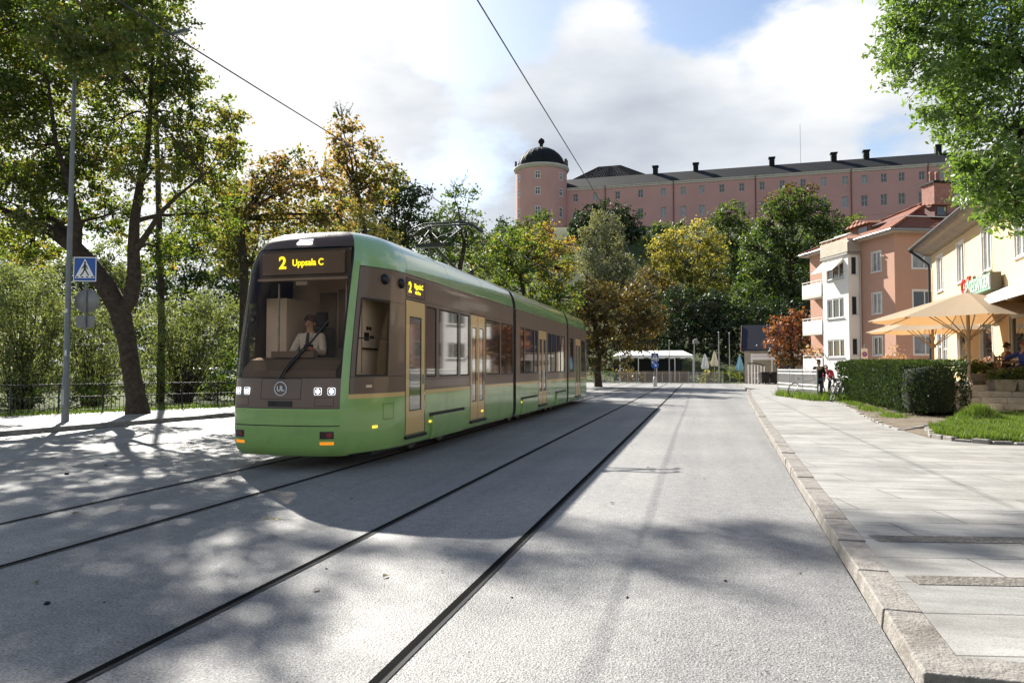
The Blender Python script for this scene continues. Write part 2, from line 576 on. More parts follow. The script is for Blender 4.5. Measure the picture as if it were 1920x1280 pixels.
def paving():
    """worn concrete slabs in rows across the footway, with joints and mottling"""
    m = bpy.data.materials.new('paving slabs')
    m.use_nodes = True
    t = m.node_tree
    L = t.links.new
    p = t.nodes['Principled BSDF']
    tc = nd(t, 'ShaderNodeTexCoord')
    mp = nd(t, 'ShaderNodeMapping')
    mp.inputs['Rotation'].default_value = (0, 0, rad(-11.5))
    L(tc.outputs['Object'], mp.inputs[0])
    br = nd(t, 'ShaderNodeTexBrick', offset=0.37)
    br.inputs['Scale'].default_value = 1.0
    br.inputs['Brick Width'].default_value = 1.9
    br.inputs['Row Height'].default_value = 0.62
    br.inputs['Mortar Size'].default_value = 0.008
    br.inputs['Color1'].default_value = (0.285, 0.276, 0.262, 1)
    br.inputs['Color2'].default_value = (0.235, 0.232, 0.224, 1)
    br.inputs['Mortar'].default_value = (0.10, 0.09, 0.08, 1)
    L(mp.outputs[0], br.inputs['Vector'])
    n = nd(t, 'ShaderNodeTexNoise', i_Scale=1.3, i_Detail=8.0, i_Roughness=0.65)
    n2 = nd(t, 'ShaderNodeTexNoise', i_Scale=90.0, i_Detail=3.0)
    mps = nd(t, 'ShaderNodeMapping')
    mps.inputs['Rotation'].default_value = (0, 0, rad(-11.5))
    mps.inputs['Scale'].default_value = (0.25, 2.2, 1)
    L(tc.outputs['Object'], mps.inputs[0])
    n3 = nd(t, 'ShaderNodeTexNoise', i_Scale=2.0, i_Detail=7.0, i_Roughness=0.7)
    L(mps.outputs[0], n3.inputs['Vector'])
    for q in (n, n2):
        L(tc.outputs['Object'], q.inputs['Vector'])
    src = br.outputs[0]
    for q, lo, hi in ((n, 0.78, 1.15), (n2, 0.86, 1.12), (n3, 0.74, 1.12)):
        r = nd(t, 'ShaderNodeValToRGB')
        r.color_ramp.elements[0].position, r.color_ramp.elements[0].color = 0.32, (lo, lo, lo * 0.98, 1)
        r.color_ramp.elements[1].position, r.color_ramp.elements[1].color = 0.62, (hi, hi, hi, 1)
        L(q.outputs[0], r.inputs[0])
        mx = nd(t, 'ShaderNodeMix', data_type='RGBA', blend_type='MULTIPLY')
        mx.inputs[0].default_value = 1.0
        L(src, mx.inputs[6])
        L(r.outputs[0], mx.inputs[7])
        src = mx.outputs[2]
    # leaf mould and trodden dirt lying in streaks
    mpd = nd(t, 'ShaderNodeMapping')
    mpd.inputs['Rotation'].default_value = (0, 0, rad(-11.5))
    mpd.inputs['Scale'].default_value = (0.30, 1.0, 1)
    L(tc.outputs['Object'], mpd.inputs[0])
    n4 = nd(t, 'ShaderNodeTexNoise', i_Scale=0.75, i_Detail=9.0, i_Roughness=0.68)
    L(mpd.outputs[0], n4.inputs['Vector'])
    r4 = nd(t, 'ShaderNodeMapRange')
    r4.inputs['From Min'].default_value, r4.inputs['From Max'].default_value = 0.54, 0.74
    r4.inputs['To Max'].default_value = 0.65
    L(n4.outputs[0], r4.inputs['Value'])
    mxd = nd(t, 'ShaderNodeMix', data_type='RGBA')
    mxd.inputs[7].default_value = (0.115, 0.098, 0.078, 1)
    L(r4.outputs[0], mxd.inputs[0])
    L(src, mxd.inputs[6])
    src = mxd.outputs[2]
    L(src, p.inputs['Base Color'])
    p.inputs['Roughness'].default_value = 0.7
    p.inputs['Specular IOR Level'].default_value = 0.35
    b = nd(t, 'ShaderNodeBump')
    b.inputs['Strength'].default_value = 0.35
    b.inputs['Distance'].default_value = 0.006
    ad = nd(t, 'ShaderNodeMath', operation='MULTIPLY_ADD')
    ad.inputs[1].default_value = -2.0
    L(br.outputs['Fac'], ad.inputs[0])
    L(n2.outputs[0], ad.inputs[2])
    L(ad.outputs[0], b.inputs['Height'])
    L(b.outputs[0], p.inputs['Normal'])
    return m


M['asphalt'] = asphalt()
M['paving'] = paving()
M['granite'] = mat('granite kerb', (0.225, 0.208, 0.188), 0.75, spec=0.35, var=0.30, vscale=9, bump=0.7, bscale=45, dirt=(0.09, 0.075, 0.06), dscale=3.0, damt=0.75)
M['cobble'] = mat('cobble strip', (0.16, 0.145, 0.125), 0.8, spec=0.3, var=0.5, vscale=26, bump=1.0, bscale=38)
M['earth'] = mat('earth and grass', (0.06, 0.075, 0.028), 0.95, spec=0.1, var=0.5, vscale=0.9, bump=0.8, bscale=6)
M['dirt'] = mat('trodden gravel', (0.17, 0.14, 0.105), 0.9, spec=0.2, var=0.4, vscale=6, bump=0.8, bscale=60, dirt=(.07, .05, .03), dscale=1.4, damt=.7)
M['rail_steel'] = mat('rail steel', (0.09, 0.09, 0.088), 0.45, 0.5, var=0.25, vscale=6)


def sstep(a, b, x):
    x = np.clip((x - a) / (b - a), 0, 1)
    return x * x * (3 - 2 * x)


def hill_h(x, y):
    D = x * F2.x + y * F2.y
    X = x * R2.x + y * R2.y
    return 45.0 * sstep(88, 225, D) * sstep(-75, 5, X) + 1.2 * np.sin(x * 0.05) * np.sin(y * 0.043) * sstep(90, 130, D)


def make_ground():
    # one sheet: finer where the castle hill rises, out to the horizon
    ax = np.concatenate([np.linspace(-900, -130, 12), np.linspace(-110, 260, 75), np.linspace(290, 1000, 12)])
    ay = np.concatenate([np.linspace(-200, -20, 6), np.linspace(0, 330, 70), np.linspace(360, 1600, 12)])
    X, Y = np.meshgrid(ax, ay)
    Z = hill_h(X, Y) - 0.03
    v = np.stack([X.ravel(), Y.ravel(), Z.ravel()], 1)
    nx, ny = len(ax), len(ay)
    f = [(j * nx + i, j * nx + i + 1, (j + 1) * nx + i + 1, (j + 1) * nx + i) for j in range(ny - 1) for i in range(nx - 1)]
    b = MB()
    b.add(v.tolist(), f, 0, True)
    tag(b.build('ground', M['earth'], fix=False), kind='structure')


make_ground()

KL = [(-18.2, -6.0), (-16.85, 0.0), (-15.10, 12.47), (-14.15, 19.3), (-13.85, 24.0), (-13.6, 60.0), (-13.6, 71.0)]      # left kerb
KR = [(0.62, -6.0), (1.00, 3.8), (1.20, 10.0), (1.55, 20.0), (1.95, 30.0), (2.25, 37.0), (2.9, 48.0), (3.2, 64.0)]       # right kerb, road edge


def make_road():
    b = MB()
    b.poly([(p[0], p[1], 0) for p in KL[::-1]] + [(p[0], p[1], 0) for p in KR] + [(30, 64.0, 0), (30, 71, 0)])
    tag(b.build('road', M['asphalt']), kind='structure')
    # right footway: a slab with real height
    zt = 0.115
    inner = [(p[0] + 0.22, p[1]) for p in KR if p[1] > 3.5]
    inner[0] = (1.22, 4.02)
    outline = inner + [(30, 64.0), (30, 4.02)]
    b = MB()
    b.extrude([(x, y, -0.02) for x, y in outline], (0, 0, zt + 0.02))
    tag(b.build('pavement', M['paving']), kind='structure')
    # left footway
    b = MB()
    lo = [(p[0] - 0.22, p[1]) for p in KL] + [(-15.9, 71.0), (-15.9, 27.0), (-16.9, 22.9), (-20.3, 16.4), (-26.0, 6.0), (-28.0, -6.0)]
    b.extrude([(x, y, -0.02) for x, y in lo], (0, 0, 0.12))
    tag(b.build('footway', M['paving']), kind='structure')
    # kerbs: separate granite stones with joints
    rnd = random.Random(3)

    def stones(line, wd, ht, name, side, length=0.95):
        kb = MB()
        for a, c in zip(line[:-1], line[1:]):
            a, c = Vector((*a, 0)), Vector((*c, 0))
            n = max(1, round((c - a).length / length))
            d = (c - a) / n
            s = Vector((d.y, -d.x, 0)).normalized() * side
            for i in range(n):
                p, q = a + d * (i + 0.006), a + d * (i + 0.994)
                j = [rnd.uniform(-0.008, 0.008) for _ in range(4)]
                w0 = s * wd
                h0, h1 = ht + j[0], ht + j[1]
                kb.add([p + s * j[2] * .6, q + s * j[3] * .6, q + w0, p + w0,
                        p + s * (j[2] + .012) + Vector((0, 0, h0)), q + s * (j[3] + .012) + Vector((0, 0, h1)), q + w0 + Vector((0, 0, h1)), p + w0 + Vector((0, 0, h0))],
                       [(3, 2, 1, 0), (4, 5, 6, 7), (0, 1, 5, 4), (1, 2, 6, 5), (2, 3, 7, 6), (3, 0, 4, 7)])
        o = kb.build(name, M['granite'])
        bevel(o, 0.010, 2)
        tag(o, kind='structure')

    stones([p for p in KR if p[1] > 3.5], 0.22, 0.12, 'kerb', 1)
    stones([(1.0, 3.80), (12.0, 3.62)], -0.24, 0.12, 'kerb', 1)          # the corner stones along the crossing
    stones(KL, 0.22, 0.12, 'kerb', -1)
    # cobble strips let into the slabs
    b = MB()
    for (px0, py0, hw) in ((1700, 1010, 0.11), (1700, 1087, 0.10)):
        p = gp(px0, py0, zt)
        d = Vector((R2.x, R2.y, 0)) * 1.0
        d = Vector((math.cos(rad(11.5)), math.sin(rad(11.5)), 0))
        n = Vector((-d.y, d.x, 0)) * hw
        # start at the kerb
        t0 = ((1.02 + 0.24 + p.y * 0.02) - p.x) / d.x
        a = p + d * t0
        e = p + d * 16
        for q in (a, e): q.z = zt + 0.004
        b.poly([a - n, e - n, e + n, a + n])
    tag(b.build('cobble_strip', M['cobble'], fix=False), kind='structure')
    # tram rails set in the asphalt: dark groove, steel head, second dark edge
    b = MB()
    for cx in (-5.97, -2.26):
        for s in (-1, 1):
            x = cx + s * 0.7175
            y0, y1 = -5.0, 69.0
            def strip(x0, x1, m, z):
                b.poly([(x0, y0, z), (x1, y0, z), (x1, y1, z), (x0, y1, z)], m)
            strip(x - 0.048, x - 0.006, 0, 0.004)
            strip(x - 0.006, x + 0.010, 2, 0.003)
            strip(x + 0.010, x + 0.036, 1, 0.006)
    tag(b.build('tram_rails', [mat('rail groove', (.008, .008, .008), 1.0, spec=.03), mat('rail steel worn', (.045, .046, .045), .8, spec=.1, var=.3, vscale=4), mat('rail joint', (.012, .012, .012), 1.0, spec=.03)], fix=False), kind='structure')
    # gravelly verge round the hedge and the flower bed
    b = MB()
    vp = [gp(*q, 0.12) for q in ((1572, 752), (1605, 772), (1640, 792), (1690, 806), (1742, 820), (1800, 800), (1900, 790), (1990, 770), (1830, 752), (1640, 738))]
    b.poly([(p.x, p.y, 0.119) for p in vp])
    tag(b.build('verge', M['dirt'], fix=False), kind='structure')


make_road()


def blades(name, pts, hts, material, seed=1, wd=0.012, lean=0.5):
    """grass: single bent blades, one object"""
    r = np.random.default_rng(seed)
    n = len(pts)
    pts = np.asarray(pts, float)
    a = r.uniform(0, 2 * PI, n)
    sx = np.stack([np.cos(a), np.sin(a), np.zeros(n)], 1) * (wd * r.uniform(0.7, 1.4, n))[:, None]
    la = r.uniform(0, 2 * PI, n)
    ln = np.stack([np.cos(la), np.sin(la), np.zeros(n)], 1) * (np.asarray(hts) * lean * r.uniform(0, 1, n))[:, None]
    up = np.zeros((n, 3))
    up[:, 2] = hts
    v = np.empty((n, 4, 3))
    v[:, 0] = pts - sx
    v[:, 1] = pts + sx
    v[:, 2] = pts + ln + up + sx * .15
    v[:, 3] = pts + ln + up - sx * .15
    return quads(name, v, r.uniform(0, 1, n), material)


def quads(name, v, tint, material, parent=None):
    n = len(v)
    me = bpy.data.meshes.new(name)
    me.vertices.add(n * 4)
    me.vertices.foreach_set('co', v.reshape(-1))
    me.loops.add(n * 4)
    me.loops.foreach_set('vertex_index', np.arange(n * 4, dtype=np.int32))
    me.polygons.add(n)
    me.polygons.foreach_set('loop_start', np.arange(0, n * 4, 4, dtype=np.int32))
    me.polygons.foreach_set('loop_total', np.full(n, 4, dtype=np.int32))
    at = me.attributes.new('tint', 'FLOAT', 'POINT')
    at.data.foreach_set('value', np.repeat(np.asarray(tint, dtype=np.float32), 4))
    me.materials.append(material)
    me.update(calc_edges=True)
    me.validate()
    o = bpy.data.objects.new(name, me)
    COL.objects.link(o)
    if parent: o.parent = parent
    return o
# ------------------------------------------------------------------ trees and shrubs
LEAF = {
    'maple': leaf_mat('maple leaves', [(0.032, 0.062, 0.014), (0.055, 0.092, 0.018), (0.085, 0.118, 0.022), (0.14, 0.135, 0.026), (0.17, 0.10, 0.03)], 0.58, 2.2),
    'russet': leaf_mat('russet leaves', [(0.045, 0.065, 0.016), (0.075, 0.095, 0.02), (0.105, 0.10, 0.027), (0.155, 0.10, 0.045), (0.20, 0.135, 0.07)], 0.6, 2.1),
    'dark': leaf_mat('dark green leaves', [(0.012, 0.028, 0.010), (0.022, 0.045, 0.014), (0.035, 0.06, 0.018)], 0.3, 1.4),
    'green': leaf_mat('mid green leaves', [(0.025, 0.05, 0.014), (0.045, 0.08, 0.018), (0.075, 0.11, 0.022), (0.11, 0.13, 0.03)], 0.5, 1.9),
    'ash': leaf_mat('fresh green leaves', [(0.06, 0.115, 0.024), (0.10, 0.175, 0.034), (0.155, 0.24, 0.055)], 0.45, 1.8, 0.06),
    'yellow': leaf_mat('yellowing leaves', [(0.08, 0.10, 0.025), (0.18, 0.19, 0.045), (0.33, 0.31, 0.08), (0.42, 0.37, 0.13)], 0.4, 1.4),
    'olive': leaf_mat('olive brown leaves', [(0.035, 0.038, 0.012), (0.075, 0.062, 0.018), (0.13, 0.095, 0.025), (0.15, 0.12, 0.03)], 0.4, 1.4),
    'silver': leaf_mat('silvery leaves', [(0.11, 0.13, 0.08), (0.20, 0.22, 0.14), (0.28, 0.30, 0.20)], 0.35, 1.3),
    'willow': leaf_mat('willow leaves', [(0.07, 0.10, 0.04), (0.115, 0.15, 0.065), (0.18, 0.205, 0.10)], 0.52, 1.7),
    'orange': leaf_mat('orange leaves', [(0.03, 0.042, 0.015), (0.11, 0.048, 0.020), (0.20, 0.072, 0.03), (0.27, 0.12, 0.05)], 0.45, 1.4),
    'yew': leaf_mat('yew needles', [(0.014, 0.030, 0.010), (0.028, 0.052, 0.015), (0.07, 0.11, 0.03)], 0.25, 1.4, 0.03),
    'grass': leaf_mat('grass blades', [(0.05, 0.10, 0.015), (0.09, 0.16, 0.025), (0.14, 0.19, 0.04)], 0.4, 1.5, 0.04),
    'flower': leaf_mat('flowering plants', [(0.04, 0.08, 0.018), (0.08, 0.14, 0.025), (0.16, 0.20, 0.04), (0.22, 0.10, 0.08)], 0.4, 1.4, 0.05),
    'heather': leaf_mat('dry pinkish flowers', [(0.10, 0.11, 0.05), (0.25, 0.16, 0.11), (0.42, 0.22, 0.18), (0.48, 0.36, 0.27)], 0.35, 1.3, 0.03),
}


def leaf_cloud(name, lobes, D, mat_key, parent, seed, lp=3.2, dens=5.0, asp=0.6, clump=0.42, tintfix=None, hollow=0.55, droop=0.0, min_leaf=0.05, origin=(0, 0, 0)):
    """many single leaves gathered in clumps spread through the lobes' volume.
    lobes: (centre Vector, radius m, tint bias, squash) -> also returns clump centres"""
    r = np.random.default_rng(seed)
    leaf = max(min_leaf, lp * D / 711.0)
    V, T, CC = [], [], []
    for (c, R, tb, sq) in lobes:
        area = PI * (R * 711.0 / D) ** 2
        nl = int(dens * area / (lp * lp * asp))
        cr = max(R * clump * 0.5, leaf * 1.6)
        ncl = max(8, int(3.0 * (R / cr) ** 2))
        per = max(4, nl // ncl)
        d = r.normal(size=(ncl, 3))
        d /= np.linalg.norm(d, axis=1)[:, None]
        rr = R * (hollow + (1.06 - hollow) * r.uniform(0, 1, ncl) ** 0.7)
        cc = np.array(c)[None] + d * rr[:, None] * np.array([1, 1, sq])[None]
        CC.append(cc)
        cs = cr * r.uniform(0.55, 1.25, ncl)
        pos = cc[:, None, :] + r.normal(size=(ncl, per, 3)) * cs[:, None, None] * np.array([0.62, 0.62, 0.42])
        if droop:
            pos[:, :, 2] -= np.abs(r.normal(size=(ncl, per))) * droop
        pos = pos.reshape(-1, 3)
        n = len(pos)
        # leaf plane: mostly facing up and outwards, tips hanging
        nm = r.normal(size=(n, 3)) * 0.75 + np.array([0, 0, 0.55]) + np.repeat(d, per, 0) * 0.45
        nm /= np.linalg.norm(nm, axis=1)[:, None]
        a = r.normal(size=(n, 3)) + np.array([0, 0, -0.5 - 2 * droop])
        a -= nm * (a * nm).sum(1)[:, None]
        a /= np.linalg.norm(a, axis=1)[:, None]
        b = np.cross(nm, a)
        s = leaf * r.uniform(0.6, 1.35, n)[:, None]
        q = np.empty((n, 4, 3))
        q[:, 0] = pos - a * s * 0.5
        q[:, 1] = pos + b * s * 0.5 * asp + a * s * 0.08
        q[:, 2] = pos + a * s * 0.55
        q[:, 3] = pos - b * s * 0.5 * asp + a * s * 0.08
        V.append(q)
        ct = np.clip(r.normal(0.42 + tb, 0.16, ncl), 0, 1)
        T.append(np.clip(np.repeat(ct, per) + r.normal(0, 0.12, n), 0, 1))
    v = np.concatenate(V) - np.array(origin)[None, None, :]
    o = quads(name, v, np.concatenate(T), LEAF[mat_key], parent)
    return o, np.concatenate(CC)


def limb_path(a, b, sag, rnd, n=5):
    a, b = Vector(a), Vector(b)
    pts = []
    L = (b - a).length
    off = Vector((rnd.uniform(-1, 1), rnd.uniform(-1, 1), rnd.uniform(-0.3, 0.6))) * L * 0.10
    for i in range(n + 1):
        t = i / n
        p = a.lerp(b, t) + off * math.sin(PI * t) + Vector((0, 0, -sag * L * math.sin(PI * t)))
        if 0 < i < n: p += Vector((rnd.uniform(-1, 1), rnd.uniform(-1, 1), rnd.uniform(-1, 1))) * L * 0.025
        pts.append(p)
    return pts


def tree(name, label, cat, D, lobes, key, trunk=None, seed=1, lp=3.0, dens=4.5, asp=0.65, group=None, limbs=(), r0=0.22, twigs=0.5, bark='bark', clump=0.42, hollow=0.5, droop=0.0, base=None, trunk_name='trunk', spread=0.0, bare=0):
    """lobes: (px, py, radius px, depth offset m, tint bias); trunk: px list [(px,py,r m)] or None for a plain stem on the terrain"""
    rnd = random.Random(seed)
    L3 = []
    for lb in lobes:
        px, py, rp = lb[:3]
        dz = lb[3] if len(lb) > 3 else 0.0
        tb = lb[4] if len(lb) > 4 else 0.0
        L3.append((pt(px, py, D + dz), rp * D / FPX, tb, 0.92))
    if trunk:
        tp = [pt(x, y, D) for x, y, _ in trunk]
        tr = [q for *_, q in trunk]
    else:
        cx = sum(l[0].x * l[1] for l in L3) / sum(l[1] for l in L3)
        cy = sum(l[0].y * l[1] for l in L3) / sum(l[1] for l in L3)
        if base is not None:
            bp = pt(base, 688, D)
            cx, cy = bp.x, bp.y
        zb = float(hill_h(np.array(cx), np.array(cy)))
        zc = sum(l[0].z * l[1] for l in L3) / sum(l[1] for l in L3)
        zt = max(zb + 1.0, min(zc, zb + 0.75 * (max(l[0].z for l in L3) - zb)))
        tp = [Vector((cx + rnd.uniform(-.1, .1) * i, cy, zb - 0.1 + (zt - zb) * i / 4)) for i in range(5)]
        tr = [r0 * (1.15 - 0.13 * i) for i in range(5)]
        tr[0] *= 1.25
    root_loc = (tp[0].x, tp[0].y, tp[0].z)
    root = thing(name, label, cat, root_loc, 0, group)
    O = Vector(root_loc)
    b = MB()
    b.tube([p - O for p in tp], tr, 12, 0)
    skel = [(p, r) for p, r in zip(tp[1:], tr[1:])]
    for lm in limbs:
        lp_ = [pt(x, y, D + dz) for x, y, _, dz in lm]
        b.tube([p - O for p in lp_], [q[2] for q in lm], 9, 0)
        skel += [(p, q[2]) for p, q in zip(lp_[1:], lm[1:])]
    main = list(skel)
    for (c, R, *_r) in L3:
        p, rr = min(main, key=lambda s: (s[0] - c).length + max(0, s[0].z - c.z) * 0.7)
        path = limb_path(p, c, -0.03, rnd)
        ra = min(rr * 0.62, 0.05 + R * 0.04)
        b.tube([q - O for q in path], [ra * (1 - 0.75 * i / 5) for i in range(6)], 6, 0)
        skel += [(q, ra * 0.4) for q in path[2:]]
    crown, cc = leaf_cloud('crown', L3, D, key, root, seed, lp, dens, asp, clump, hollow=hollow, droop=droop, origin=O)
    pts = np.array([list(p) for p, _ in skel])
    rg = np.random.default_rng(seed + 5)
    for c in cc[rg.uniform(0, 1, len(cc)) < twigs]:
        i = int(np.argmin(((pts - c) ** 2).sum(1)))
        a = Vector(pts[i])
        cv = Vector(c)
        if (cv - a).length < 0.1: continue
        path = limb_path(a, cv + (cv - a) * 0.12, 0.0, rnd, 3)
        ra = max(0.004, min(0.03, 0.012 * (cv - a).length)) * (1 + D / 60)
        b.tube([q - O for q in path], [ra, ra * .8, ra * .55, ra * .25], 4, 0, caps=False)
    for k in range(bare):     # leafless twigs standing above the crown
        top = max(L3, key=lambda l: l[0].z + l[1])
        a = top[0] + Vector((rnd.uniform(-.3, .5), rnd.uniform(-.3, .3), 0.5)) * top[1]
        e = a + Vector((rnd.uniform(-.5, .7), rnd.uniform(-.5, .5), rnd.uniform(.7, 1.3))) * top[1] * 1.2
        path = limb_path(a, e, 0, rnd, 4)
        b.tube([q - O for q in path], [0.022, .018, .014, .01, .005], 4, 0, caps=False)
        for q in path[1:]:
            for _ in range(3):
                e2 = q + Vector((rnd.uniform(-1, 1), rnd.uniform(-1, 1), rnd.uniform(0, 1))) * top[1] * .35
                b.tube([q - O, (q + e2) / 2 - O + Vector((0, 0, .05)), e2 - O], [.009, .007, .003], 3, 0, caps=False)
    b.build(trunk_name, M[bark], root, fix=False)
    return root


# --- the big maple by the left fence
tree('maple_tree', 'big leaning maple with forked dark trunk beside the left fence', 'tree', 22.3,
     [(60, 120, 120, 1), (-60, 60, 130, 0), (180, 90, 100, -1), (215, 20, 90, 1), (300, 40, 70, 1, .05), (320, 130, 55, 0), (335, 215, 62, 0), (215, 225, 95, 1.5), (60, 270, 105, 0), (-40, 250, 120, -1), (110, 370, 80, 1),
      (20, 380, 80, -1, .05), (300, 300, 85, -0.5, .1), (390, 255, 55, 0, .15), (435, 215, 36, 0, .12), (440, 285, 34, .5, .1), (400, 330, 60, 1, .1), (385, 400, 70, 2, .0), (210, 400, 62, 2), (60, 450, 60, 2, .1),
      (300, 470, 60, 3, -.05), (-90, 400, 100, 0), (100, -10, 90, -1), (250, -10, 60, -.5), (-60, -40, 120, -1), (320, -20, 45, 0), (150, 300, 80, 1), (250, 130, 80, 1), (20, 180, 90, 0), (350, 150, 45, 0), (195, 95, 40, -4.5), (250, 70, 38, -4.5), (150, 110, 36, -4.5), (300, 55, 26, -4.3), (110, 60, 50, -4.5)],
     'maple', trunk=[(259, 782, .40), (255, 745, .30), (247, 700, .27), (238, 640, .27), (226, 588, .31), (222, 572, .32)], seed=11, lp=3.4, dens=4.8, asp=0.8,
     limbs=[[(222, 580, .30, 0), (198, 535, .31, 0), (168, 495, .28, 0), (138, 462, .24, 0), (95, 432, .19, 0), (50, 412, .14, -.3), (0, 392, .10, -.5), (-60, 330, .06, -1)],
            [(150, 474, .2, 0), (120, 430, .13, .3), (80, 398, .09, .5), (40, 330, .06, .5)],
            [(140, 464, .2, 0), (146, 420, .13, -.3), (130, 350, .10, -.5), (105, 270, .07, -.5), (90, 150, .04, -.5)],
            [(228, 585, .24, 0), (245, 560, .23, 0), (252, 520, .21, 0), (250, 470, .18, 0), (252, 415, .15, 0), (262, 350, .12, .2), (275, 290, .10, .3), (282, 210, .07, .3), (284, 130, .05, .3), (290, 60, .03, .3)],
            [(254, 470, .12, 0), (275, 440, .09, -.3), (300, 400, .07, -.6), (330, 370, .05, -.8), (380, 330, .03, -1)]],
     twigs=0.55, clump=0.36, hollow=0.35)

tree('lime_tree', 'tall tree added behind the leaning maple to shade the road, its slim trunk seen through the maple leaves', 'tree', 33.0,  # added tree; its crown above the view is there to shade the road
     [(300, 120, 26, 0), (325, -10, 30, 0), (345, -60, 34, 0), (400, -62, 36, 0), (455, -60, 34, 0), (505, -60, 34, .5), (555, -62, 33, 0), (600, -66, 30, 0), (640, -62, 22, 0)],
     'green', trunk=[(300, 766, .19), (303, 600, .16), (298, 400, .13), (292, 200, .11), (300, 60, .10), (310, -40, .08)], seed=14, lp=3.4, dens=3.2, asp=.8,
     limbs=[[(308, -20, .08, 0), (360, -58, .07, 0), (430, -70, .06, 0), (510, -70, .045, 0), (590, -72, .025, 0)]], twigs=.5, hollow=.2)

# --- row along the river bank behind the tram
BANK = 'trees along the bank behind the tram'
tree('maple_tree', 'russet topped maple just left of the tram roof', 'tree', 29.0,
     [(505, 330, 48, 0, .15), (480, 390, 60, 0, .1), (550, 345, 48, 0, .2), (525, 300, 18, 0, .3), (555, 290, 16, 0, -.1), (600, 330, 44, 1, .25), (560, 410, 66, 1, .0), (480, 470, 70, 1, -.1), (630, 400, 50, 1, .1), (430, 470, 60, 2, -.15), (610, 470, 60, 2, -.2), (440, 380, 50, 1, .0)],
     'russet', seed=21, lp=3.6, dens=4.2, asp=0.8, group=BANK, base=455, hollow=0.35, clump=.36)
tree('maple_tree', 'tall thin maple with bare twigs at its top behind the tram roof', 'tree', 36.0,
     [(640, 250, 26, 0, .3), (660, 300, 44, 0, .3), (625, 290, 24, 0, .2), (705, 310, 36, 0, .0), (690, 350, 50, 0, .05), (650, 360, 50, 1, .25), (640, 225, 16, 0, .2), (740, 330, 24, 0, -.1), (660, 235, 18, 0, .2), (690, 270, 22, 0, .2)],
     'russet', seed=22, lp=3.4, dens=3.6, asp=0.8, group=BANK, base=675, bare=9, hollow=0.3, clump=.4)
tree('lime_tree', 'dark green dome shaped tree between the thin maple and the castle', 'tree', 40.0,
     [(735, 355, 42, 0), (775, 375, 36, 0), (710, 400, 56, 1), (770, 430, 58, 1), (720, 470, 60, 2), (820, 440, 40, 1)], 'dark', seed=23, lp=3.2, dens=4.5, group=BANK, base=745, hollow=.35)
tree('maple_tree', 'low golden maple crown directly above the tram roof', 'tree', 34.0,
     [(680, 405, 22, 0, .35), (705, 425, 26, 0, .4), (650, 420, 26, 0, .2), (735, 450, 24, 0, .1)], 'yellow', seed=24, lp=3.2, dens=3.5, asp=.8, group=BANK, base=690, hollow=.3)
tree('birch_tree', 'sparse yellowing tree with spindly top beside the pantograph', 'tree', 46.0,
     [(850, 365, 22, 0, .0), (880, 365, 16, 0, .0), (840, 405, 34, 0, .1), (880, 420, 30, 0, -.1), (820, 440, 36, 0, .1), (870, 460, 40, 0, .05), (830, 490, 40, 1, -.05), (900, 500, 40, 1, 0)], 'green', seed=25, lp=3.0, dens=3.2, group=BANK, base=862, bare=4, hollow=.3)
tree('maple_tree', 'mottled green and orange tree left of the olive brown one', 'tree', 50.0,
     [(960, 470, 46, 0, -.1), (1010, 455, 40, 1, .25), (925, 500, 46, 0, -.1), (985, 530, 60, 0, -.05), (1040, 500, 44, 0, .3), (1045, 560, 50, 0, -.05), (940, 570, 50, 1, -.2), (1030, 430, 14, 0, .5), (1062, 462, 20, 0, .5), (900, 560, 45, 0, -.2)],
     'maple', seed=26, lp=3.0, dens=4.5, group=BANK, base=985, hollow=.4)
tree('lime_tree', 'tree of mixed green rising between pantograph and castle tower', 'tree', 62.0,
     [(1000, 430, 34, 0), (960, 440, 30, 0), (1015, 415, 22, 0, -.1), (970, 490, 50, 1), (930, 450, 20, 1, .0), (1030, 480, 36, 2)], 'green', seed=27, lp=3.0, dens=4.2, group=BANK, base=985)
tree('lime_tree', 'olive brown autumn tree overhanging the end of the street', 'tree', 56.0,
     [(1120, 560, 42, 0, .3), (1160, 590, 54, 0, .15), (1100, 610, 46, 0, .1), (1200, 620, 44, 0, .0), (1150, 650, 50, 0, -.1), (1215, 590, 36, 0, .1), (1100, 540, 26, 0, .4), (1190, 560, 34, 1, .0), (1110, 660, 40, 0, -.2), (1080, 580, 30, 0, .1)],
     'olive', seed=28, lp=3.0, dens=4.5, r0=.24, base=1122, group=BANK)
tree('conifer_tree', 'small pointed conifer left of the castle tower', 'tree', 130.0,
     [(941, 412, 7, 0), (941, 425, 12, 0), (941, 441, 17, 0), (941, 458, 21, 0), (920, 450, 12, 0), (965, 440, 14, 0)], 'dark', seed=29, lp=2.6, dens=5, r0=.3)
tree('willow_tree', 'hazy blue green tree low behind the pantograph', 'tree', 110.0, [(880, 440, 24, 0, -.2), (900, 455, 22, 0, -.2), (905, 480, 30, 0, -.2), (860, 470, 30, 0, -.2)], 'silver', seed=30, lp=2.6, dens=4, r0=.2, bare=4)

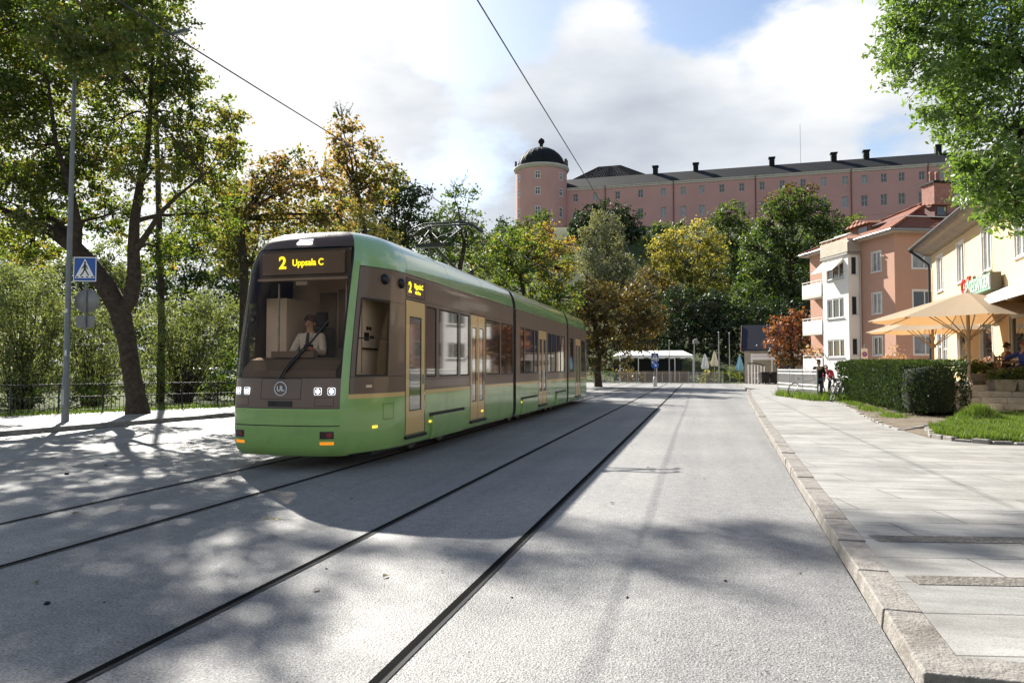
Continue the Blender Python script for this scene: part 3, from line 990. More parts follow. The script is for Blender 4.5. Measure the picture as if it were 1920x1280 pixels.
# --- the castle hill
HILL = 'trees on the castle hill'
tree('lime_tree', 'very dark round tree in front of the castle beside its tower', 'tree', 185.0,
     [(1135, 405, 34, 0), (1100, 420, 30, 0), (1165, 415, 34, 0), (1180, 445, 34, 0), (1090, 450, 30, 0), (1140, 450, 50, 0), (1190, 480, 30, 0), (1110, 400, 18, 0), (1085, 425, 20, -2, .3)], 'dark', seed=41, lp=2.8, dens=6, r0=.5, group=HILL)
tree('poplar_tree', 'silvery grey green tree in front of the dark round one', 'tree', 120.0,
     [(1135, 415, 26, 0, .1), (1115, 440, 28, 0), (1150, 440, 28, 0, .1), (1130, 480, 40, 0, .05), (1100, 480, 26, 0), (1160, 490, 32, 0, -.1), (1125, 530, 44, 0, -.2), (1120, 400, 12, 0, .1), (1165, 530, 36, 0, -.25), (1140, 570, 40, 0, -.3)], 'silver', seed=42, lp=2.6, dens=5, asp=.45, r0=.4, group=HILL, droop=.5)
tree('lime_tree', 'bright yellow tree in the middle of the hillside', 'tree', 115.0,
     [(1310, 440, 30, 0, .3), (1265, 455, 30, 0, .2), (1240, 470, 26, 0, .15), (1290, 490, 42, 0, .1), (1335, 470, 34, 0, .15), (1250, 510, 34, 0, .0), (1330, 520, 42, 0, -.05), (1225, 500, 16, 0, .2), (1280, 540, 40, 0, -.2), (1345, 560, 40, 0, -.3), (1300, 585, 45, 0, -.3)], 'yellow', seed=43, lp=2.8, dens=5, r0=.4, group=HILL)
tree('lime_tree', 'round green tree between the yellow one and the largest one', 'tree', 150.0,
     [(1368, 400, 26, 0, .0), (1345, 420, 24, 0), (1390, 420, 24, 0), (1370, 440, 38, 0), (1360, 480, 40, 0, -.1), (1400, 470, 34, 0, -.1), (1375, 530, 46, 0, -.2)], 'green', seed=44, lp=2.6, dens=5, r0=.45, group=HILL)
tree('chestnut_tree', 'largest green tree of the hillside beside the red roofed house', 'tree', 92.0,
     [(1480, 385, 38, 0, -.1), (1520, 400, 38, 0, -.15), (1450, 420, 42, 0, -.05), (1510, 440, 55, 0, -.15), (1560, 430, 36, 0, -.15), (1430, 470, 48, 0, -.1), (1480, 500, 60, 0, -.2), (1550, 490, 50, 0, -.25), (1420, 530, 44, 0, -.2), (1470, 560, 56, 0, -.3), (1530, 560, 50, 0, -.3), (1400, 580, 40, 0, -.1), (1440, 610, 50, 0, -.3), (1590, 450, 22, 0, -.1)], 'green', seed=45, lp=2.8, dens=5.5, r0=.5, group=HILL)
tree('oak_tree', 'brownish crown just above the largest hillside tree', 'tree', 130.0,
     [(1480, 365, 24, 0, .0), (1510, 365, 22, 0, -.1), (1455, 385, 20, 0, .1), (1490, 390, 36, 0, 0)], 'olive', seed=46, lp=2.6, dens=4.5, r0=.4, group=HILL)
tree('lime_tree', 'light green tree top behind the red house roof', 'tree', 110.0,
     [(1610, 415, 16, 0, .1), (1590, 430, 20, 0, .0), (1630, 430, 16, 0, .1), (1610, 450, 30, 0, -.1)], 'green', seed=47, lp=2.6, dens=4.5, r0=.3, group=HILL)
tree('lime_tree', 'brown tinged small tree below the left edge of the yellow one', 'tree', 98.0,
     [(1215, 525, 26, 0, .1), (1190, 545, 26, 0), (1240, 550, 34, 0, .1), (1215, 590, 44, 0, -.2), (1260, 600, 40, 0, -.2)], 'olive', seed=48, lp=2.6, dens=4.5, r0=.3, group=HILL)
tree('lime_tree', 'dark green tree shading the white awning from behind', 'tree', 86.0,
     [(1270, 580, 46, 0, -.1), (1320, 590, 50, 0, -.05), (1240, 620, 46, 0, -.2), (1290, 630, 50, 0, -.2), (1190, 630, 40, 0, -.2)], 'dark', seed=49, lp=2.8, dens=5, r0=.4, group=HILL)
tree('lime_tree', 'dark tree with a few light leaves behind the dark roofed hut', 'tree', 84.0,
     [(1370, 600, 46, 0, -.1), (1420, 600, 44, 0, .1), (1345, 640, 44, 0, -.2), (1400, 640, 46, 0, -.1), (1460, 640, 44, 0, -.2), (1500, 600, 46, 0, -.3), (1340, 570, 30, 0, .1)], 'dark', seed=50, lp=2.8, dens=5, r0=.4, group=HILL)
tree('lime_tree', 'small dark tree against the castle wall', 'tree', 170.0, [(1240, 425, 14, 0), (1260, 428, 16, 0), (1285, 425, 16, 0, .1), (1225, 440, 18, 0), (1265, 445, 24, 0), (1215, 455, 16, 0, .2)], 'green', seed=51, lp=2.5, dens=5, r0=.3, group=HILL)

# --- the orange leaved tree and the near tree on the right
tree('cherry_tree', 'orange leaved small tree beside the red house balconies', 'tree', 58.0,
     [(1470, 610, 26, 0, .2), (1495, 600, 22, 0, .15), (1455, 640, 24, 0, .15), (1490, 640, 32, 0, .0), (1515, 620, 26, 0, -.1), (1470, 665, 26, 0, -.1), (1505, 665, 28, 0, -.3), (1445, 620, 10, 0, .3), (1500, 585, 10, 0, .2)], 'orange', seed=61, lp=3.2, dens=4.5, asp=.8, r0=.14, hollow=.35)
tree('ash_tree', 'near leafy tree with drooping sprays reaching in at the right', 'tree', 12.5,
     [(1740, 40, 90, 0), (1720, 120, 62, -.5), (1690, 60, 50, 0), (1800, 120, 100, .5), (1770, 190, 60, 0), (1830, 230, 80, .5), (1880, 100, 110, 0), (1910, 250, 100, -.5), (1830, 310, 46, 0), (1870, 340, 66, 0), (1820, 350, 40, -.3), (1900, 395, 46, .3), (1950, 330, 90, 0), (1860, 410, 18, 0), (1905, 425, 14, 0), (1980, 420, 40, 0), (1790, -60, 130, 0), (1960, -40, 160, 0), (2060, 150, 160, 0), (2080, 330, 120, 0), (1670, 110, 18, 0), (1740, 215, 22, 0), (1960, -220, 170, 0), (2120, -80, 170, 0)],
     'ash', trunk=[(2130, 905, .30), (2125, 800, .22), (2120, 650, .20), (2115, 500, .18), (2105, 420, .16), (2090, 330, .13)], seed=71, lp=6.0, dens=4.8, asp=0.42, clump=.34, hollow=.25, r0=.2, droop=.05,
     limbs=[[(2105, 420, .10, 0), (2020, 320, .07, 0), (1940, 240, .045, 0), (1880, 235, .03, 0), (1800, 215, .015, 0)], [(2110, 480, .09, 0), (2000, 400, .05, 0), (1900, 360, .03, 0), (1840, 330, .015, 0)], [(2090, 330, .10, 0), (2000, 180, .07, 0), (1900, 100, .05, 0), (1800, 70, .03, 0), (1720, 60, .012, 0)]], twigs=.9)


def shrub(name, label, D, lobes, key, seed, lp=3.4, dens=4.0, asp=.6, group=None, droop=0.0, cat='shrub', hollow=.25, zb=None, leafname='foliage'):
    rnd = random.Random(seed)
    L3 = [(pt(l[0], l[1], D + (l[3] if len(l) > 3 else 0)), l[2] * D / FPX, l[4] if len(l) > 4 else 0, .95) for l in lobes]
    cx = sum(l[0].x for l in L3) / len(L3)
    cy = sum(l[0].y for l in L3) / len(L3)
    z0 = float(hill_h(np.array(cx), np.array(cy))) - .05 if zb is None else zb
    root = thing(name, label, cat, (cx, cy, z0), 0, group)
    O = Vector((cx, cy, z0))
    o, cc = leaf_cloud(leafname, L3, D, key, root, seed, lp, dens, asp, .42, hollow=hollow, droop=droop, origin=O)
    b = MB()
    for c in cc[::3]:
        a = Vector((cx + rnd.uniform(-.3, .3), cy + rnd.uniform(-.3, .3), z0))
        path = limb_path(a, Vector(c), 0, rnd, 4)
        ra = .008 + .006 * (Vector(c) - a).length * .5
        b.tube([q - O for q in path], [ra * (1 - .2 * i) for i in range(5)], 4, 0, caps=False)
    b.build('stems', M['bark'], root, fix=False)
    return root


BUSH = 'bushes behind the left fence'
shrub('willow_shrub', 'pale willow bush at the far left behind the fence', 27.0, [(40, 560, 80, 0), (-30, 620, 80, 0), (60, 660, 70, 0), (10, 720, 50, 0), (110, 600, 50, 0, .1), (90, 710, 45, 0), (20, 520, 50, 1)], 'willow', 81, 3.2, 3.0, .4, BUSH, .15)
shrub('willow_shrub', 'pale willow bush between the lamp post and the maple trunk', 29.0, [(170, 630, 60, 0), (150, 700, 50, 0, -.1), (210, 680, 50, 0, .1), (185, 740, 40, 0, -.2), (140, 580, 40, 0), (200, 590, 40, 0)], 'willow', 82, 3.2, 3.0, .4, BUSH, .15)
shrub('willow_shrub', 'pale feathery bush right of the maple trunk', 32.0, [(310, 600, 60, 0, .1), (370, 590, 55, 0), (290, 670, 50, 0, .1), (345, 660, 50, 0, 0), (400, 640, 45, 0, -.1), (280, 720, 35, 0, -.2), (420, 580, 45, 0, .0)], 'willow', 83, 3.2, 3.0, .4, BUSH, .15)
shrub('hazel_shrub', 'dark green shrub low behind the fence near the tram front', 34.0, [(400, 700, 40, 0), (330, 725, 34, 0), (440, 660, 40, 0), (360, 740, 26, 0, .1), (445, 730, 30, 0)], 'green', 84, 3.2, 3.2, .6, BUSH)
shrub('hazel_shrub', 'dark low shrub behind the lamp post and fence', 25.5, [(165, 725, 26, 0), (140, 745, 22, 0), (200, 740, 24, 0, .1), (60, 745, 22, 0), (20, 755, 20, 0)], 'green', 85, 3.2, 3.0, .6, BUSH)
tree('poplar_tree', 'hazy pale tree across the river at the far left', 'tree', 60.0, [(40, 500, 80, 0), (110, 540, 80, 0), (-40, 480, 80, 0), (60, 600, 80, 0), (180, 560, 80, 0), (0, 660, 70, 0), (120, 660, 70, 0), (220, 640, 70, 0), (200, 500, 60, 3), (70, 690, 60, 1), (180, 690, 50, 1), (-30, 560, 80, 0)], 'willow', seed=86, lp=2.8, dens=4.6, r0=.25)
tree('poplar_tree', 'green tree across the river behind the pale bushes', 'tree', 66.0, [(330, 500, 60, 0), (400, 480, 60, 0), (280, 550, 50, 0), (440, 540, 50, 0), (360, 570, 50, 0), (420, 420, 50, 0), (230, 520, 40, 0), (300, 640, 70, 0), (390, 640, 70, 0), (460, 620, 60, 0), (340, 690, 50, 0), (430, 690, 50, 0), (330, 440, 50, 2)], 'green', seed=87, lp=2.8, dens=5, r0=.25)
tree('poplar_tree', 'broad green tree across the river behind the russet maple', 'tree', 64.0, [(520, 440, 60, 0), (600, 430, 60, 0), (560, 500, 60, 0), (680, 460, 60, 0), (640, 520, 60, 0), (760, 500, 60, 0), (480, 560, 70, 0)], 'green', seed=88, lp=2.8, dens=3.2, r0=.25)
# ------------------------------------------------------------------ the tram
TX, TY, TL, HW = -6.07, 9.4, 22.9, 1.28
PLAN = [(0, 0), (.2, .003), (.4, .012), (.58, .035), (.71, .068), (.80, .105), (.87, .15), (.92, .205), (.98, .32), (1.045, .49), (1.115, .71), (1.18, .95), (1.24, 1.18), (1.265, 1.45), (1.28, 1.72), (1.28, 40.0)]
PS = [0.0]
for a, c in zip(PLAN[:-1], PLAN[1:]):
    PS.append(PS[-1] + math.hypot(c[0] - a[0], c[1] - a[1]))
PROF = [(.22, .955, .13), (.27, .975, .07), (.36, .992, .02), (.5, 1, 0), (.9, 1, 0), (1.14, 1, .012), (1.4, 1, .045), (1.8, 1, .115), (2.2, 1, .205), (2.6, 1, .305), (3.05, .999, .42), (3.22, .988, .49),
        (3.40, .957, .575), (3.55, .90, .67), (3.66, .81, .79), (3.735, .66, .94), (3.78, .45, 1.14), (3.80, .2, 1.34), (3.807, 0.0, 1.5)]


def s_at_x(x):
    return float(np.interp(x, [p[0] for p in PLAN[:-1]], PS[:-1]))


def s_at_y(y):
    return float(np.interp(y, [p[1] for p in PLAN], PS))


def tsurf(s, z):
    sg = -1 if s < 0 else 1
    a = abs(s)
    x = float(np.interp(a, PS, [p[0] for p in PLAN]))
    y = float(np.interp(a, PS, [p[1] for p in PLAN]))
    k = float(np.interp(z, [p[0] for p in PROF], [p[1] for p in PROF]))
    sb = float(np.interp(z, [p[0] for p in PROF], [p[2] for p in PROF]))
    wgt = max(0.0, 1 - y / 1.75) ** 1.3
    return Vector((sg * x * k, y + sb * wgt, z))


def tnorm(s, z):
    e = .01
    z0, z1 = max(.221, z - e), min(3.80, z + e)
    n = (tsurf(s + e, z) - tsurf(s - e, z)).cross(tsurf(s, z1) - tsurf(s, z0))
    n.normalize()
    return n


def tpt(s, z, off=0.0):
    return tsurf(s, z) + tnorm(s, z) * off if off else tsurf(s, z)


def sgrid(s0, s1):
    q = {s0, s1}
    for k in PS:
        for sg in (-1, 1):
            if s0 < k * sg < s1: q.add(k * sg)
    q = sorted(q)
    out = [q[0]]
    for v in q[1:]:
        if v - out[-1] < 0.012 and v != q[-1]: continue
        n = max(1, int((v - out[-1]) / 0.6))
        b0 = out[-1]
        out += [b0 + (v - b0) * (i + 1) / n for i in range(n)]
    return out


def zgrid(z0, z1):
    return sorted({z0, z1} | {p[0] for p in PROF if z0 + .004 < p[0] < z1 - .004})


def patch(b, s0, s1, z0, z1, off=0.0, m=0, rear=False, thick=0.0):
    """piece of the tram skin; rear=True mirrors it to the other end"""
    ss, zs = sgrid(s0, s1), zgrid(z0, z1)

    def q(s, z, o):
        p = tpt(s, z, o)
        return Vector((-p.x, TL - p.y, p.z)) if rear else p
    vs = [q(s, z, off) for z in zs for s in ss]
    n = len(ss)
    fs = [(j * n + i, j * n + i + 1, (j + 1) * n + i + 1, (j + 1) * n + i) for j in range(len(zs) - 1) for i in range(n - 1)]
    b.add(vs, fs, m, True)
    if thick:
        edge = [(s, z0) for s in ss] + [(s1, z) for z in zs[1:]] + [(s, z1) for s in ss[::-1][1:]] + [(s0, z) for z in zs[::-1][1:]]
        k = len(edge)
        vv = [q(s, z, off) for s, z in edge] + [q(s, z, off - thick) for s, z in edge]
        b.add(vv, [(i, (i + 1) % k, (i + 1) % k + k, i + k) for i in range(k)], m, False)
    return b


def tiled(b, s0, s1, z0, z1, holes, m=0, rear=False):
    ss = sorted({s0, s1} | {h[i] for h in holes for i in (0, 1) if s0 < h[i] < s1})
    zs = sorted({z0, z1} | {h[i] for h in holes for i in (2, 3) if z0 < h[i] < z1})
    for a, c in zip(ss[:-1], ss[1:]):
        for d, e in zip(zs[:-1], zs[1:]):
            if any(h[0] - 1e-6 <= a and c <= h[1] + 1e-6 and h[2] - 1e-6 <= d and e <= h[3] + 1e-6 for h in holes): continue
            patch(b, a, c, d, e, 0, m, rear)


def panel_line(b, s0, s1, z0, z1, wd=.006, off=.002, m=0):
    """thin dark gap drawn round a panel, as real strips"""
    patch(b, s0, s1, z0, z0 + wd, off, m)
    patch(b, s0, s1, z1 - wd, z1, off, m)
    patch(b, s0, s0 + wd, z0 + wd, z1 - wd, off, m)
    patch(b, s1 - wd, s1, z0 + wd, z1 - wd, off, m)


def make_tram():
    G_ = mat('green tram paint', (0.25, 0.42, 0.115), 0.25, spec=0.5, coat=0.6, var=0.05, vscale=.7, dirt=(.13, .17, .09), dscale=1.1, damt=.35)
    GR = mat('green tram roof paint', (0.27, 0.44, 0.20), 0.2, spec=0.7, coat=1.0, var=0.06, vscale=.8)
    BR = mat('brown tram paint', (0.15, 0.098, 0.07), 0.36, spec=0.3, coat=0.25, var=0.06, vscale=.9)
    TAN = mat('tan tram paint', (0.64, 0.43, 0.16), 0.35, coat=0.4)
    DK = M['black']
    GL = glass_mat('windscreen glass', (0.88, 0.77, 0.66), 0.75, .02)
    SG = mat('tinted tram glass', (0.035, 0.029, 0.025), 0.03, spec=0.9, coat=1.0)
    DG = mat('door glass', (0.10, 0.095, 0.085), 0.05, spec=0.9, coat=1.0)
    BEI = mat('cab interior beige', (0.82, 0.70, 0.58), 0.6)
    GRY = mat('cab interior grey', (0.33, 0.27, 0.23), 0.6)
    WH = emit_mat('white lamp', (1, 0.98, 0.95), 5.0)
    YL = emit_mat('yellow display', (1.0, 0.82, 0.02), .75)
    OR = mat('orange reflector', (0.75, 0.22, 0.02), 0.3, emit=(1, .35, .02), estr=.25)
    AM = mat('amber marker', (0.8, 0.45, 0.05), 0.3, emit=(1, .6, .05), estr=.7)
    WP = M['white']
    t = thing('tram', 'green and brown articulated tram of line 2 running on the left track', 'tram', (TX, TY, 0))
    sP = s_at_x(.895)           # edge of the windscreen
    sQ = s_at_x(.97)         # edge of the green pillar
    sD = s_at_y(1.72)
    J1, J2 = 8.85, 16.75       # joints (local y)
    g = .15

    def Y(px):                 # along-track place seen at a photo column on the right-hand side
        u = (px - 960) / FPX
        X = -(TX + HW)
        return X * (F2.y + R2.y * u) / (-F2.x - R2.x * u) - TY

    def S(y): return s_at_y(y)
    zs0, zs1, zr = 1.07, 1.14, 3.13
    # side windows and doors per section: (y0, y1)
    doors = [(1.72, 2.58, 1), (Y(882), Y(909), 2), (Y(1010), Y(1024.5), 2), (Y(1079), Y(1088), 2)]
    wins = [(Y(a), Y(c)) for a, c in ((799.5, 818), (823, 859), (863, 879.5), (911.5, 937), (939.5, 961), (975.5, 982.5), (984, 1001), (1002.5, 1008), (1027, 1033), (1034, 1042), (1043.5, 1051), (1052, 1058.5), (1069, 1075), (1089.5, 1096), (1097, 1103))]
    WZ0, WZ1 = 1.37, 2.66
    DZ0, DZ1 = .40, 2.70
    cabw = (s_at_y(.40), s_at_y(1.12), 1.42, 2.62)
    # ---- front
    b = MB(); patch(b, -sP, sP, .22, .67); b.build('front_bumper', G_, t, fix=False)
    b = MB(); patch(b, -sP, sP, .685, .93); b.build('front_panel', G_, t, fix=False)
    b = MB(); patch(b, -sP, sP, .667, .688, -.012); patch(b, -sP, sP, .926, .942, -.008); panel_line(b, sP - .006, sP + .006, .22, 3.2, .006, -.004)
    b.build('panel_gap', DK, t, fix=False)
    b = MB(); patch(b, -sP, sP, .94, 1.385); mask = b.build('front_mask', BR, t, fix=False)
    b = MB(); panel_line(b, -.34, .34, 1.07, 1.38, .007); panel_line(b, .56, .84, .97, 1.10, .006); panel_line(b, -.84, -.56, .97, 1.10, .006); b.build('hatch', DK, mask, fix=False)
    b = MB(); patch(b, -.2, .2, .96, 1.045, .012, 0, thick=.02); patch(b, -.17, -.07, .975, 1.03, .016, 1); b.build('coupler_cover', [M['dark_metal'], DK], t, fix=False)
    b = MB(); patch(b, -sP, sP, 1.39, 3.44); ws = b.build('windscreen', GL, t, fix=False)
    b = MB(); patch(b, -sP, sP, 1.383, 1.395, .004); patch(b, -sP, sP, 3.437, 3.446, .003); patch(b, -sP, -sP + .03, 1.395, 3.437, .002); patch(b, sP - .03, sP, 1.395, 3.437, .002)
    b.build('windscreen_seal', DK, ws, fix=False)
    b = MB(); patch(b, -sP, sP, 3.445, 3.807); b.build('roof_cowl', mat('dark brown cowl', (.075, .05, .038), .5, spec=.3), t, fix=False)
    # emblem
    b = MB()
    c = tpt(0, 1.225, .006)
    ring = [(c + Vector((math.cos(a) * .10, 0, math.sin(a) * .10))) for a in [2 * PI * i / 32 for i in range(33)]]
    b.tube(ring, .008, 6, caps=False)
    em = b.build('emblem', WP, t, fix=False)
    text_mesh('lettering', 'UL', .105, WP, em, c + Vector((0, -.004, 0)), (PI / 2, rad(0), 0), .002, bold=.003)
    # headlights
    for x in (-.79, -.60, .60, .79):
        s = s_at_x(abs(x)) * (1 if x > 0 else -1)
        p, n = tpt(s, 1.19), tnorm(s, 1.19)
        rz = math.atan2(-n.x, n.y) if False else math.atan2(n.x, -n.y)
        hb = MB()
        k = [(-.055, -.042), (-.042, -.055), (.042, -.055), (.055, -.042), (.055, .042), (.042, .055), (-.042, .055), (-.055, .042)]
        ki = [(a * .88, c2 * .88) for a, c2 in k]
        o8 = [Vector((a, -.012, c2)) for a, c2 in k]
        i8 = [Vector((a, -.012, c2)) for a, c2 in ki]
        hb.add(o8 + i8, [(i, (i + 1) % 8, (i + 1) % 8 + 8, i + 8) for i in range(8)], 0)
        hb.add([v + Vector((0, .004, 0)) for v in i8], [list(range(8))], 1)
        hb.add(o8 + [v + Vector((0, .03, 0)) for v in o8], [(i, (i + 1) % 8, (i + 1) % 8 + 8, i + 8) for i in range(8)], 0)
        h = hb.build('headlight', [emit_mat('lamp ring', (.9, .95, 1), .6), DK], t, p, rz, fix=False)
        lb = MB(); lb.lathe([(0.0, -.03), (.020, -.027), (.029, -.016), (.030, -.008)], 16, (0, 0, 0), axis='y'); lb.build('bulb', WH, h, fix=False)
    # top marker lamp
    b = MB(); patch(b, -.14, .14, 3.50, 3.53, .012, 0, thick=.02); patch(b, -.14, .14, 3.56, 3.585, .012, 1, thick=.02)
    b.build('top_lamp', [WH, emit_mat('dim lamp', (.9, .92, 1), .55)], t, fix=False)
    # bumper lamps
    for sg in (-1, 1):
        a, c = sorted((sg * s_at_x(.64), sg * s_at_x(.83)))
        b = MB(); patch(b, a, c, .49, .60, .006, 0, thick=.01); mid = (a + c) / 2
        patch(b, *(sorted((mid, mid + .07))), .515, .575, .010, 1)
        b.build('tail_lamp', [mat('smoked lens', (.05, .03, .025), .1, coat=1), mat('red lens', (.25, .03, .02), .15)], t, fix=False)
        b = MB(); patch(b, a, c, .40, .445, .006, 0, thick=.01); b.build('reflector', OR, t, fix=False)
    # wiper
    b = MB()
    sm = 1
    b.tube([tpt(-.02, 1.37, .03), tpt(.10, 1.55, .06), tpt(.40, 1.90, .05)], .013, 6)
    b.tube([tpt(.02, 1.37, .03), tpt(.14, 1.55, .06), tpt(.42, 1.88, .05)], .010, 6)
    b.tube([tpt(.08, 1.47, .028), tpt(.4, 1.87, .028), tpt(.66, 2.24, .028)], .018, 6)
    b.build('wiper', M['dark_metal'], t, fix=False)
    # ---- sides (both)
    for sg in (-1, 1):
        def P(bb, a, c, z0, z1, off=0, m=0, rear=False, thick=0.0):
            a, c = (a, c) if sg > 0 else (-c, -a)
            patch(bb, a, c, z0, z1, off, m, rear, thick)

        def T(bb, a, c, z0, z1, holes, m=0):
            if sg < 0:
                a, c = -c, -a
                holes = [(-h[1], -h[0], h[2], h[3]) for h in holes]
            tiled(bb, a, c, z0, z1, holes, m)
        b = MB(); P(b, sP, sQ, .22, 3.20); b.build('front_pillar', G_, t, fix=False)
        b = MB(); P(b, sQ - .004, sQ + .008, 1.14, 3.13, .002)
        P(b, cabw[0], cabw[1], 1.985, 2.005, .004); P(b, sQ, S(1.7), 1.40, 1.408, .003); P(b, S(.95), S(1.7), 2.60, 2.606, .003)
        a, c = (S(1.02), S(1.30)) if sg > 0 else (-S(1.30), -S(1.02))
        panel_line(b, a, c, .72, .97, .006, .003)
        P(b, sQ, S(J1), zr - .004, zr + .006, .003)
        for yy in (2.66, 4.0, Y(860), Y(938)): P(b, S(yy), S(yy) + .006, 2.72, zr, .003)
        P(b, S(2.62), S(Y(881)), 1.335, 1.342, .003); P(b, S(Y(910)), S(J1), 1.335, 1.342, .003); P(b, S(3.75), S(3.755), .7, 1.34, .003)
        P(b, S(2.6), S(J1), 2.715, 2.722, .003)

        b.build('panel_gap', DK, t, fix=False)
        for yy, z0, z1 in [(y_, .25, zs0) for y_ in (4.1, 7.4, J1 + 2.2, J1 + 5.6, J2 + 2.6)] + [(y_, zr + .008, 3.74) for y_ in (1.78, 3.9, 6.2, J1 + 2.3, J1 + 4.9, J2 + 2.4)]:
            bs = MB(); P(bs, S(yy), S(yy) + .007, z0, z1, .002); bs.build('panel_seam', DK, t, fix=False)
        for (ya, yb) in ((None, J1), (J1 + .3, J2), (J2 + .3, TL - 1.72)):
            sa = sQ if ya is None else S(ya)
            sb = S(yb)
            dh = [(S(d0), S(d1), DZ0, DZ1) for d0, d1, _ in doors if (ya or 0) < d0 < yb]
            wh = [(S(w0), S(w1), WZ0, WZ1) for w0, w1 in wins if (ya or 0) < w0 < yb]
            ch = [cabw] if ya is None else []
            b = MB(); T(b, sa, sb, .24, zs0, dh); b.build('skirt', G_, t, fix=False)
            cuts = [sa] + [v for d in sorted(dh) for v in d[:2]] + [sb]
            for c0, c1 in zip(cuts[::2], cuts[1::2]):
                b = MB(); P(b, c0, c1, zs0, zs1); b.build('belt_stripe', TAN, t, fix=False)
            b = MB(); T(b, sa, sb, zs1, zr, dh + wh + ch); b.build('window_band', BR, t, fix=False)
        b = MB(); P(b, cabw[0], cabw[1], cabw[2], cabw[3], -.006); b.build('cab_window', GL, t, fix=False)
        b = MB()
        for q in ((cabw[0] - .01, cabw[0] + .02, 1.42, 2.62), (cabw[1] - .03, cabw[1] + .01, 1.42, 2.62), (cabw[0], cabw[1], 1.41, 1.435), (cabw[0], cabw[1], 2.6, 2.63)): P(b, *q, .002)
        b.build('cab_window_seal', DK, t, fix=False)
        for w0, w1 in wins:
            b = MB(); P(b, S(w0), S(w1), WZ0, WZ1, -.010)
            f_ = .02
            P(b, S(w0), S(w0) + f_, WZ0, WZ1, .004, 1); P(b, S(w1) - f_, S(w1), WZ0, WZ1, .004, 1); P(b, S(w0) + f_, S(w1) - f_, WZ0, WZ0 + .03, .004, 1); P(b, S(w0) + f_, S(w1) - f_, WZ1 - .03, WZ1, .004, 1)
            b.build('window', [SG, DK], t, fix=False)
        for d0, d1, leaves in doors:
            wd = (d1 - d0) / leaves
            for k in range(leaves):
                y0, y1 = d0 + k * wd + .008, d0 + (k + 1) * wd - .008
                b = MB()
                fr = .16 * wd + .02
                T(b, S(y0), S(y1), DZ0 + .01, DZ1 - .01, [(S(y0 + fr), S(y1 - fr), .80, 2.42)])
                d = b.build('door', TAN, t, fix=False)
                b = MB(); P(b, S(y0 + fr), S(y1 - fr), .80, 2.42, -.008)
                for q in ((y0 + fr, y0 + fr + .014, .8, 2.42), (y1 - fr - .014, y1 - fr, .8, 2.42), (y0 + fr, y1 - fr, .8, .815), (y0 + fr, y1 - fr, 2.405, 2.42)): P(b, S(q[0]), S(q[1]), q[2], q[3], .002, 1)
                b.build('door_glass', [DG, DK], d, fix=False)
                b = MB(); P(b, S(y1 - fr * .6), S(y1 - fr * .35), 1.25, 1.42, .02, 0, thick=.02); b.build('handle', M['galv'], d, fix=False)
            b = MB()
            P(b, S(d0) - .012, S(d0) + .008, DZ0, DZ1, .003); P(b, S(d1) - .008, S(d1) + .012, DZ0, DZ1, .003); P(b, S(d0) + .008, S(d1) - .008, DZ1 - .012, DZ1 + .006, .003)
            if leaves == 2: P(b, S(d0 + wd) - .010, S(d0 + wd) + .010, DZ0, DZ1 - .012, .001)
            b.build('door_seal', DK, t, fix=False)
            b = MB(); P(b, S(d0) - .03, S(d1) + .03, DZ0 - .05, DZ0 - .008, .05, 0, thick=.09); b.build('step', M['dark_metal'], t, fix=False)
        # roof halves
        for (ya, yb) in ((None, J1), (J1 + .3, J2), (J2 + .3, TL - 1.72)):
            b = MB()
            if ya is None:
                P(b, sP, sQ, 3.20, 3.807); P(b, sQ, S(yb), zr, 3.807)
            else:
                P(b, S(ya), S(yb), zr, 3.807)
            b.build('roof', GR, t, fix=False)
        # bogie covers, marker lamps, domes
        for (p0, p1) in ((808, 868), (978, 1006), (1042, 1060)):
            b = MB(); P(b, S(Y(p0)), S(Y(p1)), .26, .66, .045, 0, thick=.06)
            cv = b.build('bogie_cover', G_, t, fix=False)
            b = MB(); P(b, S(Y(p0) - .06), S(Y(p1) + .08), .655, .715, .012, 0, thick=.02); P(b, S(Y(p1)) + .005, S(Y(p1)) + .05, .30, .655, .012); b.build('slot', DK, cv, fix=False)
        for px, z in ((696, .62), (807, .56), (857.5, .56), (904, .56), (978, .58)):
            yy = Y(px) if px > 764 else .83
            b = MB(); P(b, S(yy) - .055, S(yy) + .055, z - .018, z + .018, .012, 0, thick=.02); b.build('marker_lamp', AM, t, fix=False)
        b = MB(); P(b, S(.62), S(.74), 1.235, 1.275, .014, 0, thick=.02); b.build('marker_lamp', mat('frosted lamp', (.75, .55, .38), .3), t, fix=False)
        for yy, zz in ((.95, 2.96), (1.50, 2.94)):
            p, n = tpt(S(yy) * sg, zz), tnorm(S(yy) * sg, zz)
            b = MB(); b.lathe([(.085, 0), (.083, .03), (.065, .06), (.03, .075), (0, .078)], 20)
            o = b.build('side_camera', M['dark_metal'], t, p, fix=False)
            o.rotation_euler = n.to_track_quat('Z', 'Y').to_euler()
        # side destination display above the first door
        b = MB(); P(b, S(1.74), S(2.56), 2.755, 3.06, .004); P(b, S(1.72), S(2.58), 2.74, 3.075, .002, 1)
        ds = b.build('side_display', [mat('display panel', (.02, .016, .015), .15, coat=1), DK], t, fix=False)
        rot = (PI / 2, 0, PI / 2) if sg > 0 else (PI / 2, 0, -PI / 2)
        x = sg * (HW + .008)
        d = 1 if sg > 0 else -1
        text_mesh('lettering', '2', .25, YL, ds, (x, 2.15 - d * .27, 2.905), rot, .001, bold=.006)
        text_mesh('lettering', 'Uppsala C', .115, YL, ds, (x, 2.15 + d * .12, 2.955), rot, .001, bold=.004, xscale=.82)
        text_mesh('lettering', 'via Flen', .08, YL, ds, (x, 2.15 + d * .08, 2.845), rot, .001, bold=.003)
